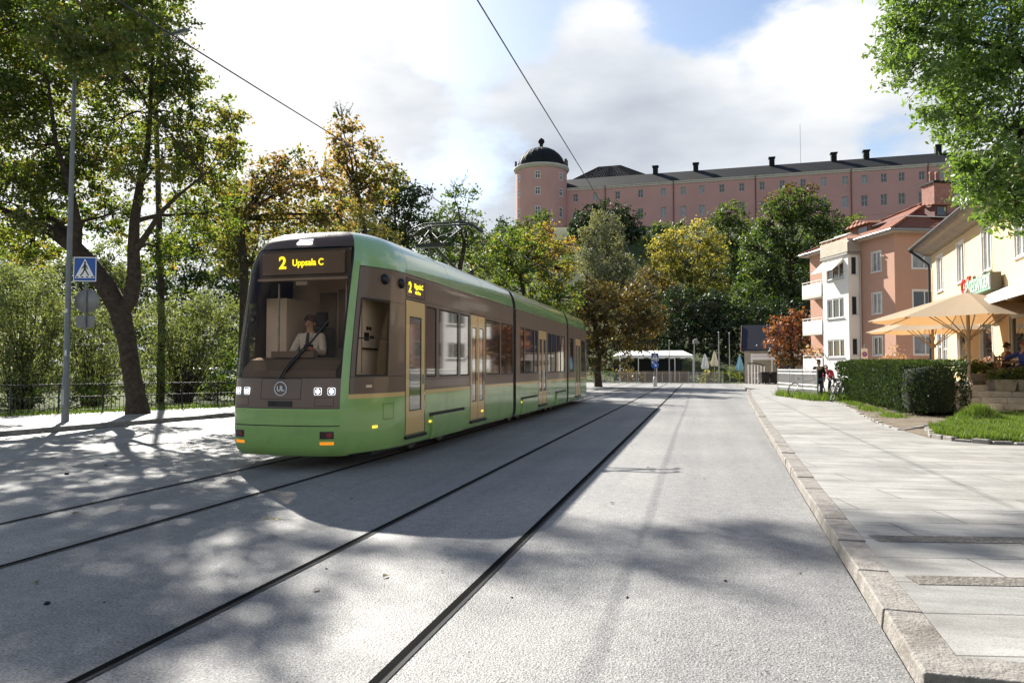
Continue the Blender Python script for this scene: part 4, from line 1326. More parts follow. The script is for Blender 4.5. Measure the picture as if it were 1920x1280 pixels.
    # ---- front destination display behind the glass
    b = MB(); b.box(-.73, .73, .60, .64, 3.02, 3.37, 0); b.box(-.82, .82, .645, .68, 2.97, 3.42, 1); ds = b.build('front_display', [mat('front display panel', (.15, .115, .09), .4), mat('front display surround', (.075, .058, .046), .5)], t, fix=False)
    tilt = math.atan2(.29, .6)
    for tx, body, size, xs in ((-.36, '2', .27, 1.0), (.09, 'Uppsala C', .145, .92)):
        q = (tx, .592, 3.20)
        text_mesh('lettering', body, size, YL, ds, q, (PI / 2, 0, 0), .001, bold=.007 if body == '2' else .003, xscale=xs)
    b = MB(); b.box(-.80, .80, .58, .62, 2.92, 2.96); b.box(-.1, .1, .56, .62, 2.84, 2.90); b.build('sun_visor_rail', GRY, t)
    # ---- rear cab
    b = MB(); patch(b, -sD, sD, .22, zs0, 0, 0, True); b.build('rear_skirt', G_, t, fix=False)
    b = MB(); patch(b, -sD, sD, zr, 3.807, 0, 0, True); b.build('rear_roof', GR, t, fix=False)
    b = MB(); patch(b, -sD, sD, zs0, zr, 0, 0, True); b.build('rear_mask', BR, t, fix=False)
    # ---- bellows
    for j in (J1, J2):
        b = MB()
        n = 5
        for k in range(n):
            for sg in (-1, 1):
                y0, y1 = j + .3 * k / n, j + .3 * (k + 1) / n
                off = -.03 if k % 2 else -.004
                a, c = (S(y0), S(y1)) if sg > 0 else (-S(y1), -S(y0))
                patch(b, a, c, .30, 3.78, off)
        for y in (j, j + .3):
            b.box(-1.22, 1.22, y - .02, y + .02, .32, 3.3)
        b.build('bellows', mat('bellows rubber', (.012, .008, .007), .85), t, fix=False)
    # ---- underframe and wheels
    b = MB()
    for a, c in ((.9, J1 - .1), (J1 + .3, J2), (J2 + .3, TL - .9)): b.box(-1.06, 1.06, a, c, .17, .42)
    b.build('underframe', M['dark_metal'], t)
    for yy in (3.1, 4.6, Y(985), Y(999), Y(1047), Y(1056)):
        for sg in (-1, 1):
            b = MB(); b.lathe([(.02, -.06), (.27, -.06), (.29, -.03), (.30, .06), (.24, .065), (.2, .03), (.02, .03)], 24, (sg * .75, yy, .30), axis='x')
            b.build('wheel', M['rail_steel'], t)
    # ---- cab interior
    b = MB()
    b.box(-1.2, 1.2, 2.25, 2.30, .5, 3.2, 0)            # rear partition
    b.box(-.62, -.30, 2.2, 2.245, 1.2, 2.9, 1)
    b.box(.35, 1.0, 2.18, 2.245, 1.3, 2.9, 2)
    b.box(-.24, .30, 2.2, 2.245, 1.9, 2.95, 1)
    b.box(-1.1, -.7, 2.2, 2.245, 1.2, 2.5, 2)
    b.box(-1.0, 1.0, .75, 2.25, .93, .97, 1)           # floor
    b.box(-.98, 1.05, .95, 2.25, 3.16, 3.20, 0)         # ceiling
    b.build('cab_partition', [BEI, GRY, mat('cab panel tan', (.55, .44, .35), .5)], t)
    b = MB()
    b.extrude([(-.80, .19, .95), (-.80, .22, 1.50), (-.80, .42, 1.66), (-.80, .62, 1.70), (-.80, .70, 1.60), (-.80, .70, .97)], (1.60, 0, 0))
    b.box(-.5, .25, .52, .64, 1.70, 1.80)
    b.build('dashboard', mat('dashboard', (.15, .12, .10), .6), t)
    # right-hand equipment cabinet seen through the cab side window
    b = MB(); b.box(-.98, -.60, 1.1, 2.2, .97, 2.7, 0); b.build('cab_cabinet', [mat('cabinet beige', (.68, .60, .52), .5)], t)
    b = MB(); b.box(.78, .83, .78, 2.24, 1.42, 2.66, 0)
    b.box(.832, .84, .98, 1.0, 1.45, 2.6, 1)
    eq = b.build('equipment_panel', [mat('equipment panel', (.85, .78, .70), .45), GRY], t)
    b = MB()
    for (yy, zz, r_) in ((1.18, 2.18, .03), (1.28, 2.18, .03), (1.30, 2.04, .025), (1.38, 2.04, .025)): b.lathe([(r_, 0), (r_, .02), (0, .02)], 12, (.83, yy, zz), axis='x')
    b.box(.832, .85, 1.08, 1.22, 1.98, 2.11); b.box(.832, .87, 1.0, 1.5, 1.83, 1.86)
    b.build('switch', DK, eq)
    for x in (-.55, .66):
        b = MB(); b.tube([(x, .80, .97), (x, .80, 2.9)], .017, 8); b.build('grab_pole', M['galv'], t)
    b = MB()
    b.box(-.50, .02, 1.02, 1.50, 1.42, 1.52)
    b.extrude([(-.50, 1.42, 1.5), (-.50, 1.55, 1.5), (-.50, 1.66, 2.22), (-.50, 1.56, 2.22)], (.52, 0, 0))
    b.box(-.36, -.12, 1.58, 1.66, 2.24, 2.5); b.box(-.34, -.14, 1.1, 1.4, .97, 1.42)
    st = b.build('driver_seat', mat('seat fabric', (.045, .043, .045), .9), t); bevel(st, .04, 2)
    # ---- pantograph (folded diamond on its base)
    b = MB()
    py_ = Y(900) + .3
    zt = 5.08
    b.tube([(.35, py_ + 1.2, 3.84), (.05, py_ - .1, 4.40)], .035, 8); b.tube([(-.35, py_ + 1.2, 3.84), (-.05, py_ - .1, 4.40)], .035, 8)
    b.box(-.34, .34, py_ - .18, py_ - .02, 4.34, 4.43)
    b.tube([(.30, py_ - .1, 4.42), (.42, py_ + .9, zt - .12)], .018, 6); b.tube([(-.30, py_ - .1, 4.42), (-.42, py_ + .9, zt - .12)], .018, 6)
    b.tube([(.30, py_ - .1, 4.42), (-.42, py_ + .9, zt - .12)], .012, 6); b.tube([(-.30, py_ - .1, 4.42), (.42, py_ + .9, zt - .12)], .012, 6)
    pan = b.build('pantograph', M['black'], t)
    b = MB()
    for dy in (0.72, 1.05):
        b.tube([(-.92, py_ + dy, zt - .22), (-.75, py_ + dy, zt - .08), (-.5, py_ + dy, zt), (.5, py_ + dy, zt), (.75, py_ + dy, zt - .08), (.92, py_ + dy, zt - .22)], .026, 8)
    for x in (-.42, .42): b.tube([(x, py_ + .70, zt - .10), (x, py_ + 1.07, zt - .10)], .018, 6)
    b.build('collector_head', M['dark_metal'], pan)
    b = MB(); b.box(-.6, .6, py_ + .9, py_ + 1.6, 3.72, 3.86)
    for x in (-.5, .5): b.lathe([(.05, 3.85), (.06, 3.9), (.04, 3.94), (.06, 3.98), (.04, 4.02), (0, 4.02)], 10, (x, py_ + 1.5, 0))
    b.build('pantograph_base', M['dark_metal'], pan)
    return t


TRAM = make_tram()

# ---- contact wires over both tracks
for wx, lab in ((-5.98, 'contact wire running above the tram on the left track'), (-2.26, 'contact wire over the empty right track towards the castle tower')):
    b = MB()
    pts = [(wx, -6 + 5 * i, 5.5 - .05 * math.sin(PI * (i % 4) / 4)) for i in range(17)]
    b.tube(pts, .009, 6, caps=False)
    tag(b.build('contact_wire', M['dark_metal'], fix=False), lab, 'wire', 'contact wires over the tracks')
# ------------------------------------------------------------------ buildings
PINK = mat('pink castle plaster', (0.52, 0.31, 0.275), 0.9, spec=0.15, var=0.10, vscale=.12, dirt=(.45, .265, .245), dscale=.05, damt=.5)
SALMON = mat('salmon plaster', (0.46, 0.275, 0.205), 0.9, spec=0.15, var=0.06, vscale=.5, bump=.15, bscale=30)
CREAM = mat('pale yellow plaster', (0.64, 0.47, 0.285), 0.9, spec=0.15, var=0.05, vscale=.5, bump=.15, bscale=30, dirt=(.57, .41, .24), dscale=.4, damt=.4)
WPL = mat('white plaster', (0.74, 0.72, 0.69), 0.85, spec=0.2, var=0.04, vscale=.6, bump=.1, bscale=30)
STONE = mat('pale stone trim', (0.55, 0.51, 0.45), 0.85, var=.1, vscale=1)
SLATE = mat('black sheet metal roof', (0.012, 0.014, 0.016), 0.75, 0.0, spec=.2, var=.35, vscale=.35)
SLATE2 = mat('grey sheet metal roof', (0.045, 0.043, 0.04), 0.75, 0.0, spec=.2, var=.3, vscale=.35)
FRAME = mat('white window frame', (0.70, 0.69, 0.66), 0.5)
FRAME_OLD = mat('greyish window frame', (0.40, 0.42, 0.40), 0.6)
PIPE = mat('red downpipe', (0.20, 0.07, 0.05), 0.6)


def tiles(name, col):
    m = mat(name, col, 0.75, spec=.2)
    t = m.node_tree
    L = t.links.new
    p = t.nodes['Principled BSDF']
    tc = nd(t, 'ShaderNodeTexCoord')
    n = nd(t, 'ShaderNodeTexNoise', i_Scale=2.5, i_Detail=8.0, i_Roughness=.7)
    L(tc.outputs['Object'], n.inputs['Vector'])
    r = nd(t, 'ShaderNodeValToRGB')
    r.color_ramp.elements[0].position, r.color_ramp.elements[0].color = .3, (*[c * .6 for c in col], 1)
    r.color_ramp.elements[1].position, r.color_ramp.elements[1].color = .7, (*[c * 1.3 for c in col], 1)
    L(n.outputs[0], r.inputs[0])
    L(r.outputs[0], p.inputs['Base Color'])
    wv = nd(t, 'ShaderNodeTexWave', wave_type='BANDS', bands_direction='Z')
    wv.inputs['Scale'].default_value = 1.1
    L(tc.outputs['Object'], wv.inputs['Vector'])
    wx = nd(t, 'ShaderNodeTexWave', wave_type='BANDS', bands_direction='DIAGONAL')
    wx.inputs['Scale'].default_value = 1.3
    L(tc.outputs['Object'], wx.inputs['Vector'])
    ad = nd(t, 'ShaderNodeMath', operation='ADD')
    L(wv.outputs[1], ad.inputs[0])
    L(wx.outputs[1], ad.inputs[1])
    b = nd(t, 'ShaderNodeBump')
    b.inputs['Strength'].default_value = .8
    b.inputs['Distance'].default_value = .05
    L(ad.outputs[0], b.inputs['Height'])
    L(b.outputs[0], p.inputs['Normal'])
    return m


TILE = tiles('red roof tiles', (0.22, 0.085, 0.05))


def facade(b, O, U, N, u0, u1, z0, z1, holes, m=0, rev=.12):
    """wall with real openings and reveals; O origin, U along, N outward"""
    O, U, N = Vector(O), Vector(U), Vector(N)

    def q(u, z, d=0.0): return O + U * u - N * d + Vector((0, 0, z))
    us = sorted({u0, u1} | {h[i] for h in holes for i in (0, 1)})
    zs = sorted({z0, z1} | {h[i] for h in holes for i in (2, 3)})
    for a, c in zip(us[:-1], us[1:]):
        for d, e in zip(zs[:-1], zs[1:]):
            if any(h[0] - 1e-6 <= a and c <= h[1] + 1e-6 and h[2] - 1e-6 <= d and e <= h[3] + 1e-6 for h in holes): continue
            b.poly([q(a, d), q(c, d), q(c, e), q(a, e)], m)
    for h in holes:
        a, c, d, e = h[:4]
        for (p1, p2) in (((a, d), (c, d)), ((c, d), (c, e)), ((c, e), (a, e)), ((a, e), (a, d))):
            b.poly([q(*p1), q(*p2), q(*p2, rev), q(*p1, rev)], m)


def window(parent, O, U, N, u0, u1, z0, z1, mull=(.5,), bars=(), fr=.07, dp=.09, glass='window_glass', sill=True, frame=None, trim=0.0):
    O, U, N = Vector(O), Vector(U), Vector(N)
    Z = Vector((0, 0, 1))
    frame = frame or FRAME
    b = MB()

    def bar(a, c, d, e, f0, f1):      # u range, z range, depth range (negative = proud)
        q = [O + U * uu - N * ff + Z * zz for ff in (f0, f1) for uu, zz in ((a, d), (c, d), (c, e), (a, e))]
        b.add(q, [(0, 1, 2, 3), (7, 6, 5, 4), (0, 4, 5, 1), (1, 5, 6, 2), (2, 6, 7, 3), (3, 7, 4, 0)])
    f0, f1 = dp - .05, dp + .02
    bar(u0, u0 + fr, z0, z1, f0, f1); bar(u1 - fr, u1, z0, z1, f0, f1)
    bar(u0 + fr, u1 - fr, z0, z0 + fr, f0, f1); bar(u0 + fr, u1 - fr, z1 - fr, z1, f0, f1)
    for k in mull:
        uc = u0 + (u1 - u0) * k
        bar(uc - fr * .45, uc + fr * .45, z0 + fr, z1 - fr, f0 - .003, f1)
    for k in bars:
        zc = z0 + (z1 - z0) * k
        bar(u0 + fr, u1 - fr, zc - fr * .35, zc + fr * .35, f0 + .004, f1)
    if trim:
        bar(u0 - trim, u0 - .002, z0 - trim, z1 + trim, -.025, 0.0); bar(u1 + .002, u1 + trim, z0 - trim, z1 + trim, -.025, 0.0)
        bar(u0 - .002, u1 + .002, z1 + .002, z1 + trim, -.025, 0.0); bar(u0 - .002, u1 + .002, z0 - trim, z0 - .002, -.025, 0.0)
    w_ = b.build('window', frame, parent)
    if sill:
        b = MB()
        q = [(u0 - .05, z0 - .05), (u1 + .05, z0 - .05)]
        bar2 = [O + U * uu - N * ff + Z * zz for ff in (-.09, dp - .055) for uu, zz in ((u0 - .05, z0 - .055), (u1 + .05, z0 - .055), (u1 + .05, z0 - .015), (u0 - .05, z0 - .015))]
        b.add(bar2, [(0, 1, 2, 3), (7, 6, 5, 4), (0, 4, 5, 1), (1, 5, 6, 2), (2, 6, 7, 3), (3, 7, 4, 0)])
        b.build('sill', M['galv'] if trim == 0 else frame, w_)
    b = MB()
    g = dp
    b.poly([O + U * uu - N * g + Z * zz for uu, zz in ((u0 + fr * .5, z0 + fr * .5), (u1 - fr * .5, z0 + fr * .5), (u1 - fr * .5, z1 - fr * .5), (u0 + fr * .5, z1 - fr * .5))])
    b.build('pane', M[glass], w_, fix=False)
    return w_


# ================= castle
def make_castle():
    A3, B3 = pt(1065, 352, 250), pt(1775, 300, 218)
    A, B = Vector((A3.x, A3.y)), Vector((B3.x, B3.y))
    U = Vector((B.x - A.x, B.y - A.y, 0)).normalized()
    N = Vector((U.y, -U.x, 0))
    O = Vector((A.x, A.y, 0))
    ze = (A3.z + B3.z) / 2 - .6
    Lw = 150.0
    c = thing('castle', 'long pink castle with a domed round tower on the wooded hill', 'castle', (A.x, A.y, 40))
    off = Vector((0, 0, -40))

    def q(u, z, d=0.0): return O - Vector((A.x, A.y, 0)) + U * u - N * d + Vector((0, 0, z - 40))
    LO = Vector((0, 0, -40))
    # windows: columns measured in the photograph
    up = [1079, 1116, 1158, 1201, 1244, 1281, 1316, 1353.6, 1391, 1429, 1467, 1506, 1544.5, 1585, 1621, 1657.6, 1691, 1729, 1764, 1798, 1832]
    low = up[3:]
    zu = onwall(1391, 351, A, B)[1]
    zl = onwall(1281, 396, A, B)[1]
    zlow2 = zl - 6.6
    holes = []
    for px in up:
        u, _ = onwall(px, 360, A, B)
        holes.append((u - .85, u + .85, zu - 1.35, zu + 1.35))
    for px in up:
        u, _ = onwall(px, 390, A, B)
        holes.append((u - .95, u + .95, zl - 1.75, zl + 1.75))
    b = MB()
    facade(b, LO, U, N, -3, Lw, 36, ze, holes, 0, .3)
    for (u, s) in ((Lw, 1), (-3, -1)):
        b.poly([q(u, 36), q(u, 36, 15), q(u, ze, 15), q(u, ze)])
    b.poly([q(-3, 36, 15), q(Lw, 36, 15), q(Lw, ze, 15), q(-3, ze, 15)])
    b.build('wall', PINK, c, fix=False)
    for h in holes:
        window(c, LO, U, N, *h, mull=(.5,), bars=(.55,), fr=.16, dp=.28, sill=False, frame=FRAME_OLD, glass='window_glass' if h[0] % 3 < 1.9 else 'window_curtain')
    b = MB()      # cornice
    for (za, zb, o) in ((ze - .9, ze - .35, .25), (ze - .35, ze + .15, .55)):
        p = [q(-3, za, -o), q(Lw, za, -o), q(Lw, zb, -o), q(-3, zb, -o), q(-3, za, .0), q(Lw, za, .0), q(Lw, zb, .0), q(-3, zb, .0)]
        b.add(p, [(0, 1, 2, 3), (4, 5, 1, 0), (3, 2, 6, 7)])
    b.build('cornice', STONE, c, fix=False)
    b = MB()
    sb = zl - 4.6
    b.add([q(0, sb, -.08), q(Lw, sb, -.08), q(Lw, sb + .35, -.08), q(0, sb + .35, -.08), q(0, sb, 0), q(Lw, sb, 0), q(Lw, sb + .35, 0), q(0, sb + .35, 0)], [(0, 1, 2, 3), (4, 5, 1, 0), (3, 2, 6, 7)])
    b.build('string_course', PINK, c, fix=False)
    rz = ze + 5.2
    b = MB()
    b.add([q(-2, ze + .1, -.7), q(Lw, ze + .1, -.7), q(Lw, rz, 7.5), q(-2, rz, 7.5), q(Lw, ze, 15.7), q(-2, ze, 15.7)], [(0, 1, 2, 3), (3, 2, 4, 5), (1, 4, 2), (0, 3, 5)])
    roof = b.build('roof', SLATE, c, fix=False)
    # second, hipped roof standing behind
    u0, u1 = onwall(1070, 330, A, B)[0], onwall(1232, 330, A, B)[0]
    zt = ze + 12.6
    b = MB()
    d0, d1 = 9, 34
    b.add([q(u0 - 7, rz - 2.2, d0), q(u1 + 1, rz - 2.2, d0), q(u1 + 1, rz - 2.2, d1), q(u0 - 7, rz - 2.2, d1), q(u0 + 7, zt, 20), q(u1 - 15, zt, 20)], [(0, 1, 5, 4), (1, 2, 5), (2, 3, 4, 5), (3, 0, 4)])
    n = 26
    for i in range(n + 1):          # standing seams
        k = i / n
        p, e = q(u0 - 7 + (u1 - u0 + 8) * k, rz - 2.15, d0 - .05), q(u0 + 7 + (u1 - u0 - 22) * k, zt + .05, 20)
        b.beam(p, e, .22, .22)
    b.build('roof', SLATE2, c, fix=False)
    for px, py in ((1226, 309), (1304, 306), (1451, 297), (1571, 290), (1634, 287), (1774, 279)):
        u, _ = onwall(px, 320, A, B)
        b = MB()
        zc = rz - .5
        for (r, z0, z1) in ((.85, zc, zc + 2.7), (1.1, zc + 2.7, zc + 3.1)):
            b.add([q(u + sx * r, zz, 7.5 + sy * r) for zz in (z0, z1) for sx, sy in ((-1, -1), (1, -1), (1, 1), (-1, 1))], [(4, 5, 6, 7), (0, 1, 5, 4), (1, 2, 6, 5), (2, 3, 7, 6), (3, 0, 4, 7)])
        b.build('chimney', SLATE, roof)
    for px in (1135, 1263, 1417, 1596.5, 1741):
        u, _ = onwall(px, 380, A, B)
        b = MB(); b.tube([q(u, 37, -.2), q(u, ze - .95, -.2), q(u, ze, -.62)], .17, 8); b.build('downpipe', PIPE, c)
    b = MB(); u, _ = onwall(1506, 270, A, B); b.tube([q(u, rz - .5, 7.5), q(u, rz + 13, 7.5)], .07, 5); b.build('flagpole', M['galv'], c)
    # ---- round tower
    r = 9.1
    tc_ = pt(1015, 315, 252)
    T = Vector((tc_.x - A.x, tc_.y - A.y, -40))
    zc = pt(1015, 313, 244)[2]
    cols = [0, ]
    vd = math.atan2(-tc_.y, -tc_.x)           # towards the viewer
    angs = [vd + rad(a) for a in (-7 + 0, 47, -70)]
    angs = [vd - math.asin((x - 1015) / 49.0) * -1 for x in (1008, 1052, 972)]
    rows = [(327, 1.3), (357, 1.35), (395, 1.75)]
    zr = [pt(1008, y, 243)[2] for y, _ in rows]
    b = MB()
    n = 72
    hw = .95 / r
    # wall split into columns, leaving openings
    edges = sorted([2 * PI * i / n for i in range(n)] + [])
    cells = []
    allang = [vd - PI + 2 * PI * i / n for i in range(n + 1)]
    wa = []
    for a in angs:
        wa.append((a - hw, a + hw))
    pts = sorted([x for x in allang if not any(lo - .03 < x < hi + .03 for lo, hi in wa)] + [x for pr in wa for x in pr if vd - PI < x < vd + PI])
    zz = sorted({36.0, zc} | {z + s * h for z, (_, h) in zip(zr, rows) for s in (-1, 1)})

    def cy(a, z, rr=r): return T + Vector((math.cos(a) * rr, math.sin(a) * rr, z))
    for a, e in zip(pts[:-1], pts[1:]):
        isw = any(abs((a + e) / 2 - (lo + hi) / 2) < .01 for lo, hi in wa)
        for z0, z1 in zip(zz[:-1], zz[1:]):
            if isw and any(abs((z0 + z1) / 2 - z) < .2 for z in zr): continue
            b.add([cy(a, z0), cy(e, z0), cy(e, z1), cy(a, z1)], [(0, 1, 2, 3)], 0, True)
    b.build('tower_wall', PINK, c, fix=False)
    b = MB(); b.lathe([(r - .5, 36), (r - .5, zc - .2)], 48, T); b.build('tower_core', M['dark_metal'], c, fix=False)
    for a in angs:
        for z, (_, h) in zip(zr, rows):
            Nn = Vector((math.cos(a), math.sin(a), 0)); Uu = Vector((-Nn.y, Nn.x, 0))
            window(c, T + Nn * r, Uu, Nn, -.95, .95, z - h, z + h, mull=(.5,), bars=(.6,), fr=.2, dp=.12, sill=False, frame=FRAME)
    b = MB(); b.lathe([(r, zc - .1), (r + .35, zc), (r + .45, zc + .5), (r + .85, zc + .75), (r + .85, zc + 1.25), (r + .3, zc + 1.35), (r - 1, zc + 1.35)], 64, T); b.build('tower_cornice', STONE, c, fix=False)
    dm = [(8.35, 0), (8.4, .6), (8.2, 1.9), (7.6, 3.4), (6.5, 4.9), (5.0, 6.2), (3.2, 7.1), (1.5, 7.6), (.9, 7.75)]
    b = MB(); b.lathe([(x, z + zc + 1.35) for x, z in dm], 48, T)
    for i in range(24):
        a = 2 * PI * i / 24
        b.tube([T + Vector((math.cos(a) * (x + .03), math.sin(a) * (x + .03), z + zc + 1.35)) for x, z in dm], .08, 4, caps=False)
    dome = b.build('dome', SLATE, c, fix=False)
    z0 = zc + 9.0
    b = MB(); b.lathe([(1.1, z0), (.7, z0 + .3), (.5, z0 + .9), (.75, z0 + 1.1), (.55, z0 + 1.3), (1.05, z0 + 1.9), (1.2, z0 + 2.5), (.95, z0 + 3.1), (.4, z0 + 3.5), (.12, z0 + 3.7), (0, z0 + 3.9)], 20, T); b.build('finial', SLATE, dome, fix=False)
    for i, a in enumerate([vd + rad(x) for x in (-95, -88, 84, 92, 70, -160, 160)]):      # scrolled gables on the rim
        b = MB()
        Nn = Vector((math.cos(a), math.sin(a), 0)); Uu = Vector((-Nn.y, Nn.x, 0)); c0 = T + Nn * (r + .1) + Vector((0, 0, zc + 1.3))
        sh = [(-1.2, 0), (1.2, 0), (1.2, .7), (.8, 1.0), (.9, 1.7), (.4, 2.0), (.4, 2.6), (.12, 2.9), (-.12, 2.9), (-.4, 2.6), (-.4, 2.0), (-.9, 1.7), (-.8, 1.0), (-1.2, .7)]
        b.extrude([c0 + Uu * x + Vector((0, 0, z)) - Nn * .4 for x, z in sh], Nn * .7); b.build('parapet_gable', mat('weathered stone', (.10, .085, .075), .9), c)
    return c


make_castle()


# ================= red house with white bay
def make_red_house():
    C, E = pt(1676, 437, 44.7), pt(1520, 481, 54.4)
    phi = -math.atan2(E.x - C.x, E.y - C.y)
    h = thing('red_house', 'salmon apartment house with red tiled roof and white bay window tower', 'house', (C.x, C.y, 0), phi)
    X, Y, Z = Vector((1, 0, 0)), Vector((0, 1, 0)), Vector((0, 0, 1))
    W, Lh, ze = 14.0, 9.9, 10.05
    # street front: x = 0 plane, outward -x ; gable: y = 0 plane, outward -y
    rows = [(7.8, 9.1), (5.05, 6.4), (2.33, 3.53)]
    fh = [(1.33, 2.28, a, c) for a, c in rows]
    fh += [(7.3, 8.1, a - .35, c) for a, c in rows]
    gh = [(1.22, 2.95, a, c) for a, c in rows] + [(5.2, 6.8, a, c) for a, c in rows] + [(8.8, 10.4, a, c) for a, c in rows]
    b = MB()
    facade(b, (0, 0, 0), Y, -X, 0, Lh, 0, ze, fh)
    facade(b, (0, 0, 0), X, -Y, 0, W, 0, ze, gh)
    b.poly([(W, 0, 0), (W, Lh, 0), (W, Lh, ze), (W, 0, ze)])
    b.poly([(0, Lh, 0), (W, Lh, 0), (W, Lh, ze), (0, Lh, ze)])
    b.build('wall', SALMON, h, fix=False)
    for i, q in enumerate(fh): window(h, (0, 0, 0), Y, -X, *q, mull=(.5,), trim=.06, glass='window_curtain' if i < 2 else 'window_glass')
    for i, q in enumerate(gh): window(h, (0, 0, 0), X, -Y, *q, mull=(.48,), trim=.07, glass='window_curtain' if i in (0, 2) else 'window_glass')
    # roof
    o = .55
    rz = 13.5
    b = MB()
    e = [(-o, -o, ze + .12), (W + o, -o, ze + .12), (W + o, Lh + o, ze + .12), (-o, Lh + o, ze + .12)]
    r1, r2 = (6.6, Lh / 2, rz), (W - 5.0, Lh / 2, rz)
    b.add(e + [r1, r2], [(0, 1, 5, 4), (1, 2, 5), (2, 3, 4, 5), (3, 0, 4)])
    roof = b.build('roof', TILE, h, fix=False)
    b = MB()
    for a, c in ((e[0], r1), (e[1], r2), (e[2], r2), (e[3], r1), (r1, r2)): b.tube([Vector(a) + Z * .03, Vector(c) + Z * .03], .11, 8)
    b.build('ridge_tiles', TILE, roof)
    b = MB()      # soffit and gutter
    b.box(-o, W + o, -o, Lh + o, ze - .02, ze + .10)
    b.build('eaves', mat('eaves boarding', (.42, .36, .30), .8), h)
    b = MB()
    b.tube([(-o - .06, -o - .06, ze + .1), (-o - .06, Lh + o, ze + .1)], .07, 8); b.tube([(-o - .06, -o - .06, ze + .1), (W + o, -o - .06, ze + .1)], .07, 8)
    b.build('gutter', M['galv'], h)
    b = MB()      # snow rail
    k = .28
    def rs(p, r_): return Vector(p).lerp(Vector(r_), k) + Vector((0, 0, .25))
    b.tube([rs(e[3], r1), rs(e[0], r1), rs(e[1], r2)], .035, 6)
    b.build('snow_rail', M['white'], roof)
    b = MB(); b.box(4.7, 6.2, 2.4, 3.6, 11.6, 14.0, 0); b.box(4.6, 6.3, 2.3, 3.7, 14.0, 14.15, 1)
    for x in (5.0, 5.45): b.lathe([(.17, 14.1), (.14, 14.75), (.17, 14.8), (.17, 14.9), (0, 14.9)], 10, (x, 3.0, 0), 0)
    b.build('chimney', [mat('chimney brick', (.34, .17, .13), .9, var=.25, vscale=4), SLATE], roof)
    b = MB()      # roof dormer over the terrace
    b.box(1.3, 4.4, 4.3, 6.7, 10.3, 11.55, 0); b.extrude([(1.0, 4.1, 11.55), (1.0, 6.9, 11.55), (1.0, 5.5, 12.0)], (4.2, 0, 0), 1)
    b.box(1.26, 1.298, 4.6, 5.6, 10.4, 11.4, 2)
    b.build('dormer', [mat('dormer boarding', (.16, .09, .06), .8), TILE, M['window_glass']], roof)
    b = MB(); b.box(3.6, 4.5, -.02 + 1.0, 1.9, 11.4, 12.1, 0); b.extrude([(3.3, .85, 12.1), (4.8, .85, 12.1), (4.8, 2.2, 12.35), (3.3, 2.2, 12.35)], (0, 0, .06), 1); b.box(3.75, 4.35, .95, .98, 11.45, 12.0, 2)
    b.build('skylight', [mat('dormer boarding dark', (.12, .05, .04), .8), TILE, M['window_glass']], roof)
    # bay: y 3.5..7.7, out to x=-1.5
    y0, y1, xo, zb = 3.53, 6.65, -.9, 9.2
    bh = [(y0 + .55, y1 - .5, a - .1, c - .05) for a, c in rows]
    sh = [(.20, .68, a, c) for a, c in rows]
    b = MB()
    facade(b, (xo, 0, 0), Y, -X, y0, y1, 0, zb, bh)
    facade(b, (xo, y0, 0), X, -Y, 0, -xo, 0, zb, sh)
    facade(b, (xo, y1, 0), X, Y, 0, -xo, 0, zb, [])
    b.poly([(xo, y0, zb), (0, y0, zb), (0, y1, zb), (xo, y1, zb)])
    bay = b.build('bay', WPL, h, fix=False)
    for i, q in enumerate(bh): window(bay, (xo, 0, 0), Y, -X, *q, mull=(.3, .68), fr=.09)
    for q in sh: window(bay, (xo, y0, 0), X, -Y, *q, mull=(), fr=.07, trim=.05)
    b = MB(); b.box(xo - .12, .02, y0 - .12, y1 + .12, zb + .003, zb + .14); b.build('bay_cornice', mat('grey flashing', (.25, .24, .23), .6), h)
    b = MB()      # terrace railing on the bay
    zt = zb + .14
    for k in range(25):
        yy = y0 - .05 + (y1 - y0 + .1) * k / 24
        b.box(xo - .10, xo - .07, yy - .042, yy + .042, zt + .05, zt + .98, 0)
    for k in range(9):
        xx = xo + .05 + (-xo - .1) * k / 8
        b.box(xx - .06, xx + .06, y0 - .10, y0 - .07, zt + .05, zt + .95, 1); b.box(xx - .06, xx + .06, y1 + .07, y1 + .10, zt + .05, zt + .98, 0)
    b.box(xo - .13, xo - .05, y0 - .12, y1 + .12, zt + 1.16, zt + 1.22, 0)
    b.box(xo - .05, .0, y0 - .12, y0 - .06, zt + 1.16, zt + 1.22, 0)
    for k in range(6):
        yy = y0 + (y1 - y0) * k / 5
        b.box(xo - .06, xo - .02, yy - .02, yy + .02, zt, zt + 1.16, 0)
    b.build('terrace_railing', [mat('cream painted boards', (.62, .56, .45), .7, var=.15, vscale=9), mat('grey boards', (.36, .32, .28), .7)], h)
    b = MB()      # awning over the top bay window
    a = [(xo - .02, y0 + .55, 9.0), (xo - .02, y1 + .1, 9.0), (xo - .85, y1 + .1, 8.2), (xo - .85, y0 + .55, 8.2)]
    b.extrude(a, (-.01, 0, .015))
    b.poly([a[0], a[3], (xo - .03, y0 + .55, 8.75)]);
    b.build('awning', mat('cream awning cloth', (.74, .66, .54), .8), h, fix=False)
